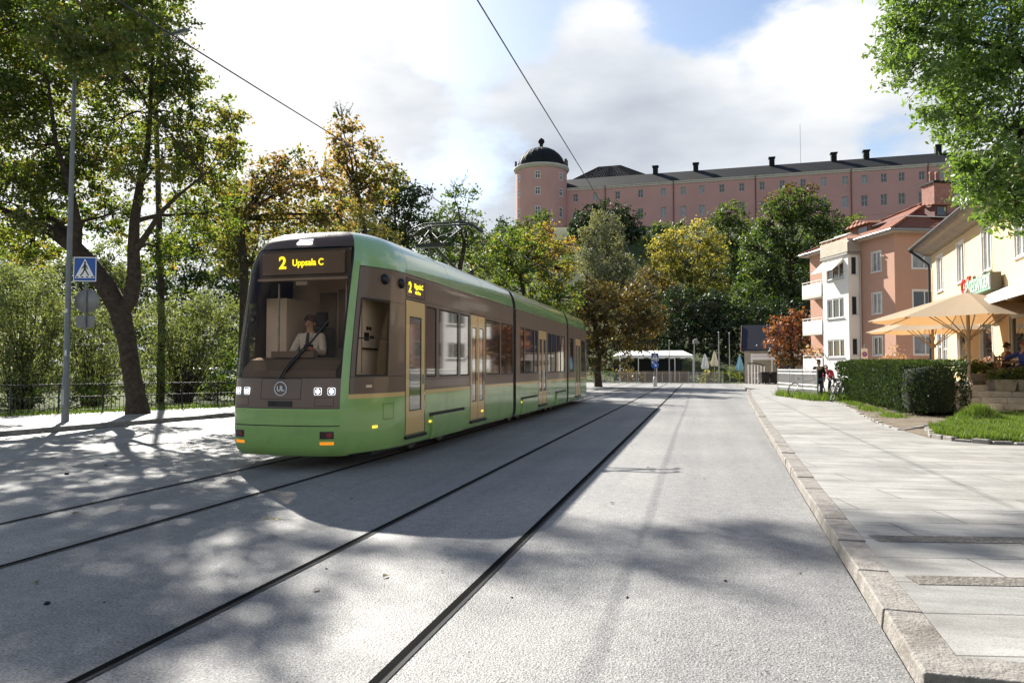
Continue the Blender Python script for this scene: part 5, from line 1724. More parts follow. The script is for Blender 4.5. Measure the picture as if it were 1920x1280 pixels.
    # balconies at the far end
    for i, zz in enumerate((6.85, 4.12, 1.35)):
        b = MB()
        yb0, yb1, xb = y1 + .12, 9.4, -.95
        b.box(xb, -.02, yb0, yb1, zz - .2, zz - .02, 1)
        b.box(xb, xb + .06, yb0, yb1, zz - .017, zz + .85, 0); b.box(xb + .062, -.02, yb0, yb0 + .06, zz - .017, zz + .85, 0); b.box(xb + .062, -.02, yb1 - .06, yb1, zz - .017, zz + .85, 0)
        b.box(xb - .02, xb + .05, yb0, yb1, zz + 1.0, zz + 1.05, 0)
        for k in range(5):
            yy = yb0 + .05 + (yb1 - yb0 - .1) * k / 4
            b.box(xb + .01, xb + .04, yy - .02, yy + .02, zz + .85, zz + 1.0, 0)
        b.build('balcony', [WPL, STONE], h)
    b = MB(); b.tube([(-.10, y0 - .12, 0.2), (-.10, y0 - .12, zb - .3), (-.22, y0 - .2, zb)], .05, 8); b.build('downpipe', mat('light downpipe', (.45, .40, .36), .5), h)
    # flower boxes on the lowest balcony: things of their own
    for k, (yy, lab) in enumerate(((7.3, 'pink flowers on the lowest balcony, nearer to the bay'), (8.6, 'pink flowers on the lowest balcony, nearer to the orange tree'))):
        c, s = math.cos(phi), math.sin(phi)
        x_, y_ = -.85, yy
        wp = (C.x + x_ * c - y_ * s, C.y + x_ * s + y_ * c, 2.35)
        f = thing('flower_box', lab, 'flowers', wp, phi, 'flowers on the lowest balcony')
        bb = MB(); bb.box(-.12, .12, -.45, .45, -.02, .16); bb.build('box', mat('box wood', (.3, .25, .2), .8), f)
        leaf_cloud('blossom', [(Vector((0, .1, .35)), .34, .45, .8), (Vector((0, -.3, .3)), .28, .1, .8)], depth(wp), 'heather', f, 90 + k, 2.6, 4.0, .8)
    return h


make_red_house()


# ================= yellow house
def make_yellow_house():
    A, Bp = pt(1745, 455, 36), pt(1920, 330, 22.9)
    ang = math.atan2(Bp.y - A.y, Bp.x - A.x)
    h = thing('yellow_house', 'pale yellow house with grey eaves and a shop sign on its front', 'house', (A.x, A.y, 0), ang)
    X, Y, Z = Vector((1, 0, 0)), Vector((0, 1, 0)), Vector((0, 0, 1))
    # local x towards the camera along the street front; local -y is the street side? front faces -X world
    # rotating +x to ang (~ -95 deg): local y points to world +x, so the street front looks to local -y
    Lh, W, ze = 21.0, 10.0, 7.55
    up = [(1.25, 2.5, 5.21, 6.93), (5.18, 6.4, 5.21, 6.93), (9.0, 10.2, 5.21, 6.93), (12.85, 14.05, 5.21, 6.93), (16.7, 17.9, 5.21, 6.93)]
    lo = [(1.1, 1.9, 1.3, 3.3), (2.1, 3.1, .95, 3.3), (4.95, 6.35, 1.75, 3.3), (8.5, 10.1, 1.75, 3.3), (12.1, 13.6, 1.75, 3.3), (16.0, 17.6, 1.75, 3.3)]
    b = MB()
    facade(b, (0, 0, 0), X, -Y, 0, Lh, 0, ze, up + lo)
    b.poly([(0, 0, 0), (0, W, 0), (0, W, ze), (0, 0, ze)]); b.poly([(Lh, 0, 0), (Lh, W, 0), (Lh, W, ze), (Lh, 0, ze)]); b.poly([(0, W, 0), (Lh, W, 0), (Lh, W, ze), (0, W, ze)])
    b.build('wall', CREAM, h, fix=False)
    for q in up: window(h, (0, 0, 0), X, -Y, *q, mull=(.5,), trim=.07, fr=.08, dp=.08, glass='window_curtain')
    for i, q in enumerate(lo): window(h, (0, 0, 0), X, -Y, *q, mull=() if i != 1 else (.5,), bars=(.62,) if i < 2 else (), trim=.06, fr=.08, dp=.08)
    o = .75
    b = MB()      # moulded eaves
    b.extrude([(-.5, .02, ze - .35), (-.5, -.28, ze - .28), (-.5, -.45, ze - .12), (-.5, -o + .1, ze - .06), (-.5, -o, ze + .06), (-.5, .02, ze + .06)], (Lh + 1, 0, 0))
    b.extrude([(.02, -.3, ze - .35), (-.28, -.3, ze - .28), (-.45, -.3, ze - .12), (-.6, -.3, ze + .06), (.02, -.3, ze + .06)], (0, W + .6, 0))
    b.build('eaves', mat('grey brown eaves', (.22, .185, .15), .8, var=.2, vscale=2), h)
    b = MB()
    rz = 12.3
    e = [(-.7, -o - .05, ze + .07), (Lh + .7, -o - .05, ze + .07), (Lh + .7, W + .7, ze + .07), (-.7, W + .7, ze + .07)]
    b.add(e + [(4.6, W / 2, rz), (Lh - 4.6, W / 2, rz)], [(0, 1, 5, 4), (1, 2, 5), (2, 3, 4, 5), (3, 0, 4)])
    roof = b.build('roof', SLATE, h, fix=False)
    b = MB(); b.tube([(-.75, -o - .1, ze + .09), (Lh + .7, -o - .1, ze + .09)], .08, 8); b.tube([(-.75, -o - .1, ze + .09), (-.75, W, ze + .09)], .08, 8); b.build('gutter', M['dark_metal'], h)
    b = MB(); b.tube([(-.6, -o - .1, ze + .02), (-.3, -.5, ze - .35), (-.02, -.12, ze - .8), (.10, -.12, ze - 1.0), (.10, -.12, .2)], .06, 8); b.build('downpipe', M['dark_metal'], h)
    for x in (2.2, 6.2, 10.4):
        b = MB(); b.box(x, x + 1.5, .9, 4.5, 8.2, 10.35, 0); b.box(x - .15, x + 1.65, .75, 5.0, 10.35, 10.5, 0)
        d = b.build('dormer', SLATE, roof)
        window(d, (0, .897, 0), X, -Y, x + .12, x + 1.38, 8.55, 10.25, mull=(.5,), fr=.09, dp=.0, sill=False, glass='window_curtain')
    b = MB(); b.box(4.0, 5.2, 4.2, 5.4, 11.0, 13.4, 0); b.box(3.9, 5.3, 4.1, 5.5, 13.4, 13.6, 0); b.build('chimney', mat('plastered chimney', (.40, .2, .15), .9), roof)
    # shop sign: green letter case and red script beneath
    sg = mat('green sign', (.20, .36, .27), .5, var=.1, vscale=5)
    b = MB(); b.box(8.35, 11.6, -.42, -.10, 4.33, 4.92, 0); b.box(11.602, 11.66, -.43, -.09, 4.32, 4.93, 1)
    for x in (8.8, 10.0, 11.2): b.box(x - .03, x + .03, -.1, .0, 4.5, 4.7, 1)
    s = b.build('shop_sign', [sg, mat('sign edge', (.09, .08, .05), .6)], h)
    lt = mat('pale green letters', (.52, .66, .54), .5)
    text_mesh('lettering', 'FÅGELSÅNGEN', .62, lt, s, (9.95, -.428, 4.62), (PI / 2, 0, 0), .015, bold=.004, xscale=.76)
    for x in (8.98, 10.42):
        b = MB(); b.tube([Vector((x + .11 * math.cos(a), -.28, 5.02 + .07 * math.sin(a))) for a in [2 * PI * i / 14 for i in range(15)]], .035, 6, caps=False); b.build('ring', mat('dark sign ring', (.10, .075, .05), .6), s)
    rd = mat('red neon letters', (.55, .03, .04), .4)
    text_mesh('lettering', 'Café', .80, rd, s, (7.45, -.20, 4.88), (PI / 2, rad(-3), 0), .04, bold=.012)
    b = MB(); b.tube([(7.0, -.15, 4.12), (7.6, -.15, 4.05), (8.3, -.15, 4.1), (8.9, -.15, 4.2)], .05, 6); b.build('underline', rd, s)
    # arched door hood, shop awning
    b = MB()
    arc = [(10.6 + .85 * math.cos(a), 3.55 + .55 * math.sin(a)) for a in [PI * i / 12 for i in range(13)]]
    b.extrude([(x, -.55, z) for x, z in arc], (0, .53, 0)); b.build('door_hood', mat('brown canvas', (.10, .06, .04), .85), h)
    b = MB()
    b.extrude([(11.6, -.02, 4.35), (11.6, -1.3, 3.75), (11.6, -1.3, 3.55), (11.6, -1.27, 3.55), (11.6, -1.27, 3.72), (11.6, -.02, 4.3)], (6.5, 0, 0)); b.build('awning', mat('pale grey awning', (.62, .60, .60), .85), h)
    # low stone plinth
    b = MB(); b.box(-.04, Lh, -.06, -.003, 0, .95); b.build('plinth', mat('plinth', (.42, .32, .24), .9), h)
    return h


make_yellow_house()


# ================= small hut with dark roof and white porch at the street end
def make_hut():
    p = pt(1396, 718, 66); p.z = 0
    h = thing('hut', 'small cream hut with dark roof and white porch at the street end', 'hut', (p.x, p.y, 0), YAW - rad(20))
    b = MB(); b.box(0, 7.0, .6, 5.5, 0, 3.2, 0)
    b.extrude([(0, .6, 3.2), (0, 5.5, 3.2), (0, 3.05, 5.3)], (.1, 0, 0), 0)
    b.build('wall', mat('cream boards', (.40, .36, .28), .8, var=.12, vscale=3), h)
    b = MB(); b.extrude([(-.3, .3, 3.05), (-.3, 3.05, 5.45), (-.3, 5.8, 3.05), (-.3, 5.8, 3.2), (-.3, 3.05, 5.6), (-.3, .3, 3.2)], (8.2, 0, 0)); b.build('roof', mat('dark felt roof', (.012, .015, .03), .8), h)
    b = MB(); b.box(.6, 7.2, -1.6, .58, 2.55, 2.75); b.box(.6, 7.2, -1.6, -1.5, 2.2, 2.5)
    for x in (.7, 2.4, 4.2, 6.0, 7.0): b.box(x - .06, x + .06, -1.55, -1.43, 0, 2.55)
    for z in (.5, 1.0): b.box(.7, 7.0, -1.52, -1.47, z, z + .06)
    b.build('porch', M['white'], h)
    b = MB(); b.box(2.8, 4.6, .56, .6, 1.0, 2.3); b.build('window', M['window_glass'], h)
    b = MB(); b.beam((-.32, .25, 3.05), (-.32, 3.05, 5.5), .05, .25); b.beam((-.32, 5.85, 3.05), (-.32, 3.05, 5.5), .05, .25); b.build('bargeboard', mat('salmon boards', (.5, .3, .22), .8), h)
    return h


make_hut()
# ------------------------------------------------------------------ street furniture and planting


def frame_at(p, z=0.0, rz=0.0):
    return (p[0], p[1], z), rz


# ---- lamp post and its signs (left)
def make_lamp_post():
    p = gp(122, 790, .1)
    D = depth(p)
    t = thing('street_lamp', 'tall grey lamp post with long arm beside the crossing sign', 'lamp post', (p.x, p.y, .1))
    top = pt(141, 110, D)
    O = Vector(t.location)
    b = MB()
    b.tube([(0, 0, 0), (0, 0, 1.15), (0, 0, 1.2), (.02, 0, 5.0), (top.x - O.x, top.y - O.y, top.z - .1)], [.095, .09, .075, .068, .045], 14)
    b.lathe([(.098, 1.1), (.098, 1.16), (.08, 1.2)], 14)
    b.build('post', M['metal_grey'], t)
    b = MB(); b.box(-.05, .05, -.098, -.085, .45, .85); b.build('hatch', M['galv'], t)
    b = MB(); b.box(.0, .07, -.085, -.06, 2.9, 3.0); b.box(.02, .07, -.085, -.06, 1.75, 1.9); b.build('sticker', mat('sticker', (.6, .6, .6), .6), t)
    a = top - O
    e = pt(322, 64, D - .5) - O
    b = MB(); b.tube([a, a + (e - a) * .05 + Vector((0, 0, .12)), a + (e - a) * .4 + Vector((0, 0, .12)), e], [.04, .04, .035, .028], 10); b.build('arm', M['metal_grey'], t)
    d = (e - a).normalized()
    b = MB()
    b.tube([e - d * .1, e + d * .05, e + d * .25, e + d * .48, e + d * .52], [.025, .045, .06, .05, .02], 12)
    hd = b.build('lamp_head', M['metal_grey'], t)
    b = MB(); b.tube([e + d * .12 + Vector((0, 0, -.05)), e + d * .42 + Vector((0, 0, -.05))], [.03, .03], 10); b.build('lamp_glass', mat('lamp glass', (.6, .6, .6), .2), hd)
    return t


make_lamp_post()


def ped_sign(name, parent, cx, cz, wd, ht, y=-.02):
    """blue square, white triangle, walking figure on a crossing"""
    b = MB(); b.box(cx - wd / 2, cx + wd / 2, y, y + .012, cz - ht / 2, cz + ht / 2)
    s = b.build('plate', mat('sign blue', (.010, .075, .33), .4), parent)
    f = wd * .022
    b = MB()
    for (x0, x1, z0, z1) in ((-.5, .5, .5 - .035, .5), (-.5, .5, -.5, -.465), (-.5, -.465, -.465, .465), (.465, .5, -.465, .465)):
        b.box(cx + x0 * wd, cx + x1 * wd, y - .003, y - .0005, cz + z0 * ht, cz + z1 * ht)
    b.build('border', M['white'], s)
    b = MB(); b.extrude([(cx - .44 * wd, y - .003, cz - .36 * ht), (cx + .44 * wd, y - .003, cz - .36 * ht), (cx, y - .003, cz + .43 * ht)], (0, .0025, 0)); b.build('triangle', M['white'], s)
    b = MB()
    yy = y - .005
    def st(x0, z0, x1, z1, w0): b.beam((cx + x0 * wd, yy, cz + z0 * ht), (cx + x1 * wd, yy, cz + z1 * ht), w0 * wd, .003) if False else limb(x0, z0, x1, z1, w0)

    def limb(x0, z0, x1, z1, w0):
        a, c = Vector((cx + x0 * wd, yy, cz + z0 * ht)), Vector((cx + x1 * wd, yy, cz + z1 * ht))
        n = Vector((-(c - a).z, 0, (c - a).x)).normalized() * w0 * wd / 2
        b.extrude([a - n, c - n, c + n, a + n], (0, .0018, 0))
    b.extrude([(cx + .045 * wd * math.cos(k) + .0 * wd, yy, cz + .275 * ht + .05 * ht * math.sin(k)) for k in [2 * PI * i / 12 for i in range(12)]], (0, .0018, 0))
    limb(.0, .22, -.005, .0, .10); limb(0, .19, -.09, .07, .045); limb(-.09, .07, -.15, .03, .04); limb(.01, .19, .09, .10, .045); limb(.09, .10, .10, .0, .04)
    limb(-.01, .02, -.08, -.14, .06); limb(-.08, -.14, -.19, -.27, .055); limb(0, .02, .07, -.10, .06); limb(.07, -.10, .17, -.25, .055)
    for x in (-.33, -.11, .11, .33): limb(x - .05, -.315, x + .05, -.315, .05)
    b.build('walker', mat('sign black', (.012, .012, .012), .5), s)
    return s


def make_crossing_sign():
    p = gp(122, 790, .1)
    D = depth(p)
    pole = pt(157, 640, D)
    rz = rad(20)
    t = thing('crossing_sign', 'blue pedestrian crossing sign above two sign backs on the lamp post', 'road sign', (pole.x, pole.y, 0), rz)
    m = D / FPX
    zz = lambda py: pt(157, py, D)[2]
    b = MB(); b.tube([(0, .05, zz(618)), (0, .05, zz(486))], .03, 10)
    for py in (578, 500): b.beam((-.5, .1, zz(py)), (0, .05, zz(py)), .05, .04)
    b.build('bracket_pole', M['metal_grey'], t)
    ped_sign('sign', t, .0, zz(505), 41 * m, 46 * m)
    b = MB(); b.lathe([(0, .08), (.318, .08), (.325, .092), (.318, .104), (0, .104)], 32, (.02, 0, zz(564)), axis='y'); b.build('round_sign_back', mat('grey sign back', (.22, .22, .21), .5, .4, var=.15, vscale=6), t)
    b = MB(); b.extrude([(-.25, .08, zz(591)), (.24, .08, zz(591)), (.20, .08, zz(613)), (-.25, .08, zz(614))], (0, .015, 0)); b.build('plate_back', mat('grey plate back', (.20, .20, .20), .5, .4, var=.15, vscale=6), t)
    return t


make_crossing_sign()


# ---- dark railing along the left bank
def make_railing():
    a, c = gp(0, 780, .1), gp(435, 762, .1)
    d = (c - a).normalized()
    n = Vector((a.x, a.y, .1)) - d * 6
    L_ = 30.0
    rz = math.atan2(d.y, d.x)
    t = thing('railing', 'black iron railing along the bank beyond the left footway', 'railing', n, rz)
    b = MB()
    b.box(0, L_, -.02, .02, .88, .92); b.box(0, L_, -.015, .015, .50, .53); b.box(0, L_, -.015, .015, .08, .11)
    b.build('rail', M['dark_metal'], t)
    k = 0
    x = 0.0
    while x <= L_:
        b = MB(); b.box(x - .022, x + .022, -.026, .026, 0, .93); b.build('post', M['dark_metal'], t)
        x += 1.25
    b = MB()
    x = .12
    while x < L_:
        b.box(x - .007, x + .007, -.008, .008, .11, .50); x += .125
    o = b.build('balusters', M['dark_metal'], t); o['kind'] = 'stuff'
    # grass at its foot
    r = np.random.default_rng(5)
    m_ = 9000
    u = r.uniform(0, L_, m_); v = r.normal(.1, .35, m_)
    pts = np.stack([n.x + d.x * u - d.y * v, n.y + d.y * u + d.x * v, np.full(m_, .08)], 1)
    tag(blades('bank_grass', pts, r.uniform(.05, .22, m_), LEAF['grass'], 6, .012), kind='stuff')


make_railing()


# ---- parked car glimpsed behind the bushes
def make_car():
    p = pt(402, 722, 42); p.z = 0.0
    t = thing('parked_car', 'dark blue estate car parked behind the bushes left of the tram', 'car', (p.x, p.y, .0), rad(8))
    prof = [(-2.2, .35), (-2.25, .75), (-2.1, .92), (-1.75, 1.0), (-1.45, 1.44), (-1.2, 1.5), (.35, 1.48), (1.0, 1.02), (2.0, .88), (2.25, .7), (2.25, .35)]
    b = MB()
    hw = .86
    for sg in (-1, 1): pass
    b.extrude([(x, -hw, z) for x, z in prof], (0, 2 * hw, 0))
    body = b.build('body', mat('dark car paint', (.012, .02, .035), .2, coat=1), t); bevel(body, .07, 3)
    gl = mat('car glass', (.03, .04, .05), .03, spec=.9)
    b = MB()
    for sg in (-1, 1):
        y = sg * (hw + .004)
        b.poly([(-1.62, y, 1.02), (-.35, y, 1.03), (-.35, y, 1.41), (-1.35, y, 1.41)]); b.poly([(-.28, y, 1.03), (.85, y, 1.05), (.35, y, 1.40), (-.28, y, 1.41)])
    b.build('side_window', gl, t, fix=False)
    b = MB(); b.poly([(.40, -.74, 1.458), (.97, -.8, 1.055), (.97, .8, 1.055), (.40, .74, 1.458)]); b.build('windscreen', gl, t, fix=False)
    for x in (-1.4, 1.38):
        for sg in (-1, 1):
            b = MB(); b.lathe([(.04, -.1), (.30, -.1), (.325, -.06), (.325, .06), (.30, .1), (.19, .1), (.17, .06), (.03, .06)], 24, (x, sg * .78, .32), axis='y'); b.build('wheel', M['black'], t)
    for sg in (-1, 1):
        b = MB(); b.box(2.2, 2.27, sg * .62 - .15, sg * .62 + .15, .62, .76); b.build('headlight', M['galv'], t)


make_car()


# ---- yew hedge on the right
def make_hedge():
    r = np.random.default_rng(17)
    A, B, C2 = gp(1576, 747, .11), gp(1702, 781, .11), gp(1806, 768, .11)
    t = thing('hedge', 'clipped dark yew hedge in front of the terrace', 'hedge', (B.x, B.y, .11))
    O = Vector((B.x, B.y, .11))
    e1 = Vector((A.x - B.x, A.y - B.y, 0)); L1 = e1.length; e1 /= L1
    e2 = Vector((C2.x - B.x, C2.y - B.y, 0)); L2 = 2.35
    e2 = Vector((R2.x, R2.y, 0))
    core, V, T, HOLL = MB(), [], [], None
    # rows of bushes that have grown together, each its own bulge
    n1 = 9
    H0 = 1.62
    cells = []
    for i in range(n1):
        u = .75 + i / (n1 - 1) * (L1 - 1.4)
        cells.append((e1 * u + e2 * .80, r.uniform(.80, .86), H0 + r.uniform(-.06, .06)))
    for c, R, h in cells:
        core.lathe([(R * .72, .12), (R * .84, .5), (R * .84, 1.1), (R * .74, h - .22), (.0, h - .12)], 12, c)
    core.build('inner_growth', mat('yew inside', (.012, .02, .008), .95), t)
    for c, R, h in cells:
        n = 4200
        a = r.uniform(0, 2 * PI, n)
        z = r.uniform(0.02, 1, n) ** .85 * h
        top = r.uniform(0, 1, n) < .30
        # squarish section
        k = R * 1.12 / np.maximum(np.abs(np.cos(a)), np.abs(np.sin(a))) ** .55
        bul = 1 + .07 * np.sin(z * 5 + c.x * 3 + a * 2) - .12 * (z < .25)
        rr = k * bul * np.where(top, r.uniform(0, 1, n) ** .5, r.uniform(.84, 1.06, n))
        z = np.where(top, h * r.uniform(.93, 1.04, n), z)
        th = math.atan2(e1.y, e1.x)
        px = c.x + np.cos(a + th) * rr
        py = c.y + np.sin(a + th) * rr
        pos = np.stack([px, py, z], 1)
        out = np.stack([np.cos(a + th), np.sin(a + th), np.full(n, .7)], 1)
        ax = out * .8 + r.normal(size=(n, 3)) * .5 + np.array([0, 0, .6])
        ax /= np.linalg.norm(ax, axis=1)[:, None]
        sd = np.cross(ax, r.normal(size=(n, 3)))
        sd /= np.linalg.norm(sd, axis=1)[:, None]
        s = .085 * r.uniform(.6, 1.5, n)[:, None]
        q = np.empty((n, 4, 3))
        q[:, 0] = pos - ax * s * .5; q[:, 1] = pos + sd * s * .22; q[:, 2] = pos + ax * s * .6; q[:, 3] = pos - sd * s * .22
        V.append(q)
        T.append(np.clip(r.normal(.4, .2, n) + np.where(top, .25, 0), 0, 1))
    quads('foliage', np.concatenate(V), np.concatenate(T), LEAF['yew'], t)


make_hedge()


# ---- terrace: broad stone steps, platform, troughs
TZ = .98


def make_terrace():
    p0 = gp(1806, 781, .11)
    t = thing('stone_steps', 'broad pale stone steps up to the cafe terrace', 'steps', (p0.x, p0.y, .11), YAW)
    st = mat('worn limestone', (.56, .51, .43), .85, var=.25, vscale=3, bump=.9, bscale=12, dirt=(.2, .17, .13), dscale=2.2, damt=.6)
    r = random.Random(4)
    n = 5
    rise, tread = (TZ - .11) / n, .34
    for i in range(n):
        b = MB()
        x = 0.0
        while x < 9.0:
            l = r.uniform(.75, 1.5)
            j = r.uniform(-.012, .012)
            b.box(x + .006, min(9.0, x + l) - .006, i * tread + j, i * tread + .5 + j * .5, i * rise, (i + 1) * rise + r.uniform(-.006, .006))
            x += l
        o = b.build('step', st, t); bevel(o, .018, 2)
    b = MB(); b.extrude([(-.1, n * tread + .1, 0), (14, n * tread + .1, 0), (14, 9.5, 0), (4.6, 9.5, 0), (1.5, 5.0, 0)], (0, 0, TZ - .11 - .012)); b.build('platform', mat('terrace slabs', (.33, .30, .26), .85, var=.2, vscale=1.5), t)
    return p0


P0 = make_terrace()


def cam_place(px, D, z):
    p = pt(px, 688, D); p.z = z
    return p


def planter(px, D, z, wd, ht, dp, label, key, lobes, seed, rz=YAW):
    p = cam_place(px, D, z)
    t = thing('planter', label, 'planter', p, rz, 'stone planters along the terrace edge')
    b = MB()
    a0, a1 = wd * .40, wd * .5
    b.add([(-a0, -dp * .4, 0), (a0, -dp * .4, 0), (a0, dp * .4, 0), (-a0, dp * .4, 0), (-a1, -dp * .5, ht), (a1, -dp * .5, ht), (a1, dp * .5, ht), (-a1, dp * .5, ht),
           (-a1 + .06, -dp * .5 + .06, ht), (a1 - .06, -dp * .5 + .06, ht), (a1 - .06, dp * .5 - .06, ht), (-a1 + .06, dp * .5 - .06, ht), (-a1 + .06, -dp * .5 + .06, ht - .06), (a1 - .06, -dp * .5 + .06, ht - .06), (a1 - .06, dp * .5 - .06, ht - .06), (-a1 + .06, dp * .5 - .06, ht - .06)],
          [(3, 2, 1, 0), (0, 1, 5, 4), (1, 2, 6, 5), (2, 3, 7, 6), (3, 0, 4, 7), (4, 5, 9, 8), (5, 6, 10, 9), (6, 7, 11, 10), (7, 4, 8, 11), (8, 9, 13, 12), (9, 10, 14, 13), (10, 11, 15, 14), (11, 8, 12, 15), (12, 13, 14, 15)])
    o = b.build('trough', mat('planter stone', (.36, .32, .26), .9, var=.25, vscale=5, bump=.5, bscale=20), t); bevel(o, .012, 2)
    leaf_cloud('plants', [(Vector((x, y, ht + zz)), R * 1.2, tb, .8) for x, y, zz, R, tb in lobes], D, key, t, seed, 2.4, 12.0, .8, .9, hollow=.0)
    return t


planter(1838, 24.2, TZ, 1.0, .35, .5, 'planter in the hedge shade with leafy trailing plants', 'flower', [(-.3, 0, .15, .24, 0), (.1, 0, .2, .28, -.1), (.4, .0, .15, .2, .1)], 101)
planter(1877, 21.9, TZ - .17, .72, .36, .45, 'planter with a round yellow green cushion plant at its left end', 'flower', [(-.24, 0, .12, .22, .2), (.08, 0, .08, .17, -.2), (.3, 0, .14, .2, -.1)], 102)
planter(1926, 21.9, TZ - .17, .90, .36, .45, 'planter at the picture edge with a bright yellow green plant', 'flower', [(-.26, 0, .14, .20, .25), (.1, 0, .12, .22, 0), (.4, 0, .15, .2, 0)], 103)
shrub('flower_shrub', 'dry pink flowering shrub on the terrace behind the hedge corner', 25.5, [(1850, 683, 12, 0, .1), (1866, 690, 10, 0, 0), (1838, 690, 10, 0, -.1)], 'heather', 104, 2.6, 3.5, .6, zb=TZ)
shrub('flower_shrub', 'bushy green plant showing over the right end of the hedge', 25.0, [(1815, 680, 15, 0, .2), (1800, 685, 14, 0, 0), (1825, 695, 12, 0, .1), (1790, 692, 12, 0, 0)], 'flower', 105, 2.6, 3.5, .5, zb=TZ)
shrub('flower_shrub', 'spindly blond flowering shrub behind the hedge before the red house', 38.0, [(1675, 668, 12, 0, .5), (1665, 675, 12, 0, .4), (1690, 672, 12, 0, .4), (1676, 648, 6, 0, .5), (1650, 682, 10, 0, .3)], 'heather', 106, 2.4, 2.4, .6, zb=.1)
shrub('ivy_shrub', 'dark plant at the picture edge below the awning', 24.5, [(1925, 640, 14, 0, -.3), (1935, 660, 16, 0, -.3), (1918, 625, 8, 0, -.2)], 'green', 107, 2.6, 3.5, .6, zb=TZ)


# ---- flower bed: grass mound with edging stones
def make_bed():
    r = np.random.default_rng(8)
    out = [gp(*q, .12) for q in ((1742, 806), (1752, 818), (1790, 824), (1860, 830), (1990, 832), (2080, 800), (1990, 782), (1900, 775), (1850, 770), (1800, 790))]
    c = sum((Vector((p.x, p.y)) for p in out), Vector((0, 0))) / len(out)
    b = MB()
    for k, h in ((1.0, .13), (.85, .22), (.6, .30), (.3, .36)):
        pass
    rings = [[(c.x + (p.x - c.x) * k, c.y + (p.y - c.y) * k, h) for p in out] for k, h in ((1.0, .10), (.93, .12), (.75, .135), (.45, .14), (.0, .145))]
    vs = [q for rg in rings for q in rg]
    n = len(out)
    b.add(vs, [(i * n + j, i * n + (j + 1) % n, (i + 1) * n + (j + 1) % n, (i + 1) * n + j) for i in range(4) for j in range(n)], 0, True)
    tag(b.build('flower_bed_soil', M['earth'], fix=False), kind='structure')
    poly = [(p.x, p.y) for p in out]

    def inside(x, y):
        ins = np.zeros(len(x), bool)
        for (x0, y0), (x1, y1) in zip(poly, poly[1:] + poly[:1]):
            cnd = ((y0 > y) != (y1 > y)) & (x < (x1 - x0) * (y - y0) / (y1 - y0 + 1e-12) + x0)
            ins ^= cnd
        return ins
    xs, ys = [p[0] for p in poly], [p[1] for p in poly]
    m_ = 130000
    x, y = r.uniform(min(xs), max(xs), m_), r.uniform(min(ys), max(ys), m_)
    k = inside(x, y)
    x, y = x[k], y[k]
    mound = gp(1838, 795, .12)
    g = np.exp(-((x - mound.x) ** 2 + (y - mound.y) ** 2) / .42 ** 2)
    z = .16 + .30 * g * .8 + .04 * np.sin(x * 4) * np.sin(y * 5)
    bare = gp(1762, 805, .12)
    keep = r.uniform(0, 1, len(x)) > np.exp(-((x - bare.x) ** 2 + (y - bare.y) ** 2) / .35 ** 2)
    pts = np.stack([x, y, z], 1)[keep]
    tag(blades('bed_grass', pts, r.uniform(.05, .16, len(pts)) + .12 * g[keep], LEAF['grass'], 9, .009, .7), kind='stuff')
    # mound body
    b = MB(); b.lathe([(.62, .1), (.5, .26), (.3, .38), (.0, .42)], 16, (mound.x, mound.y, 0)); tag(b.build('flower_bed_mound', M['earth'], fix=False), kind='structure')
    # edging stones: one thing, rough granite setts
    rr = random.Random(2)
    line = [gp(*q, .12) for q in ((1800, 786), (1760, 796), (1738, 806), (1750, 820), (1790, 826), (1860, 832), (1990, 835))]
    b = MB()
    for a, e in zip(line[:-1], line[1:]):
        nn = max(1, int((e - a).length / .28))
        for i in range(nn):
            q = a.lerp(e, (i + .5) / nn)
            b.obox((q.x + rr.uniform(-.02, .02), q.y + rr.uniform(-.02, .02), .08), ((e - a).length / nn * .95, .13, rr.uniform(.07, .13)), math.atan2(e.y - a.y, e.x - a.x) + rr.uniform(-.06, .06), 0, .92)
    line2 = [gp(*q, .12) for q in ((1580, 756), (1620, 780), (1660, 797), (1690, 806), (1735, 800), (1800, 785))]
    for a, e in zip(line2[:-1], line2[1:]):
        nn = max(1, int((e - a).length / .5))
        for i in range(nn):
            q = a.lerp(e, (i + .5) / nn)
            b.obox((q.x, q.y, .08), ((e - a).length / nn * .96, .14, rr.uniform(.06, .10)), math.atan2(e.y - a.y, e.x - a.x) + rr.uniform(-.04, .04), 0, .92)
    o = b.build('edging', M['granite']); bevel(o, .015, 2)
    tag(o, kind='structure')
    # grass at the foot of the hedge and by the mesh fence
    hp = []
    for _ in range(5200):
        k_ = rr.random()
        q = gp(1576, 748, .11).lerp(gp(1702, 784, .11), k_)
        if math.sin(k_ * 21) + rr.uniform(-.6, .6) < -.2: continue
        hp.append((q.x - .25 + rr.gauss(0, .16), q.y + rr.gauss(0, .2), .115))
    tag(blades('hedge_foot_grass', np.array(hp), r.uniform(.03, .13, len(hp)), LEAF['grass'], 12, .012, .7), kind='stuff')
    hp = []
    a, e = gp(1460, 742, .11), gp(1532, 752, .11)
    for _ in range(7000):
        q = a.lerp(e, rr.random())
        hp.append((q.x + rr.uniform(-.15, 1.6), q.y + rr.uniform(-.3, 1.6), .115))
    tag(blades('verge_grass', np.array(hp), r.uniform(.08, .36, len(hp)), LEAF['grass'], 13, .016, .6), kind='stuff')


make_bed()


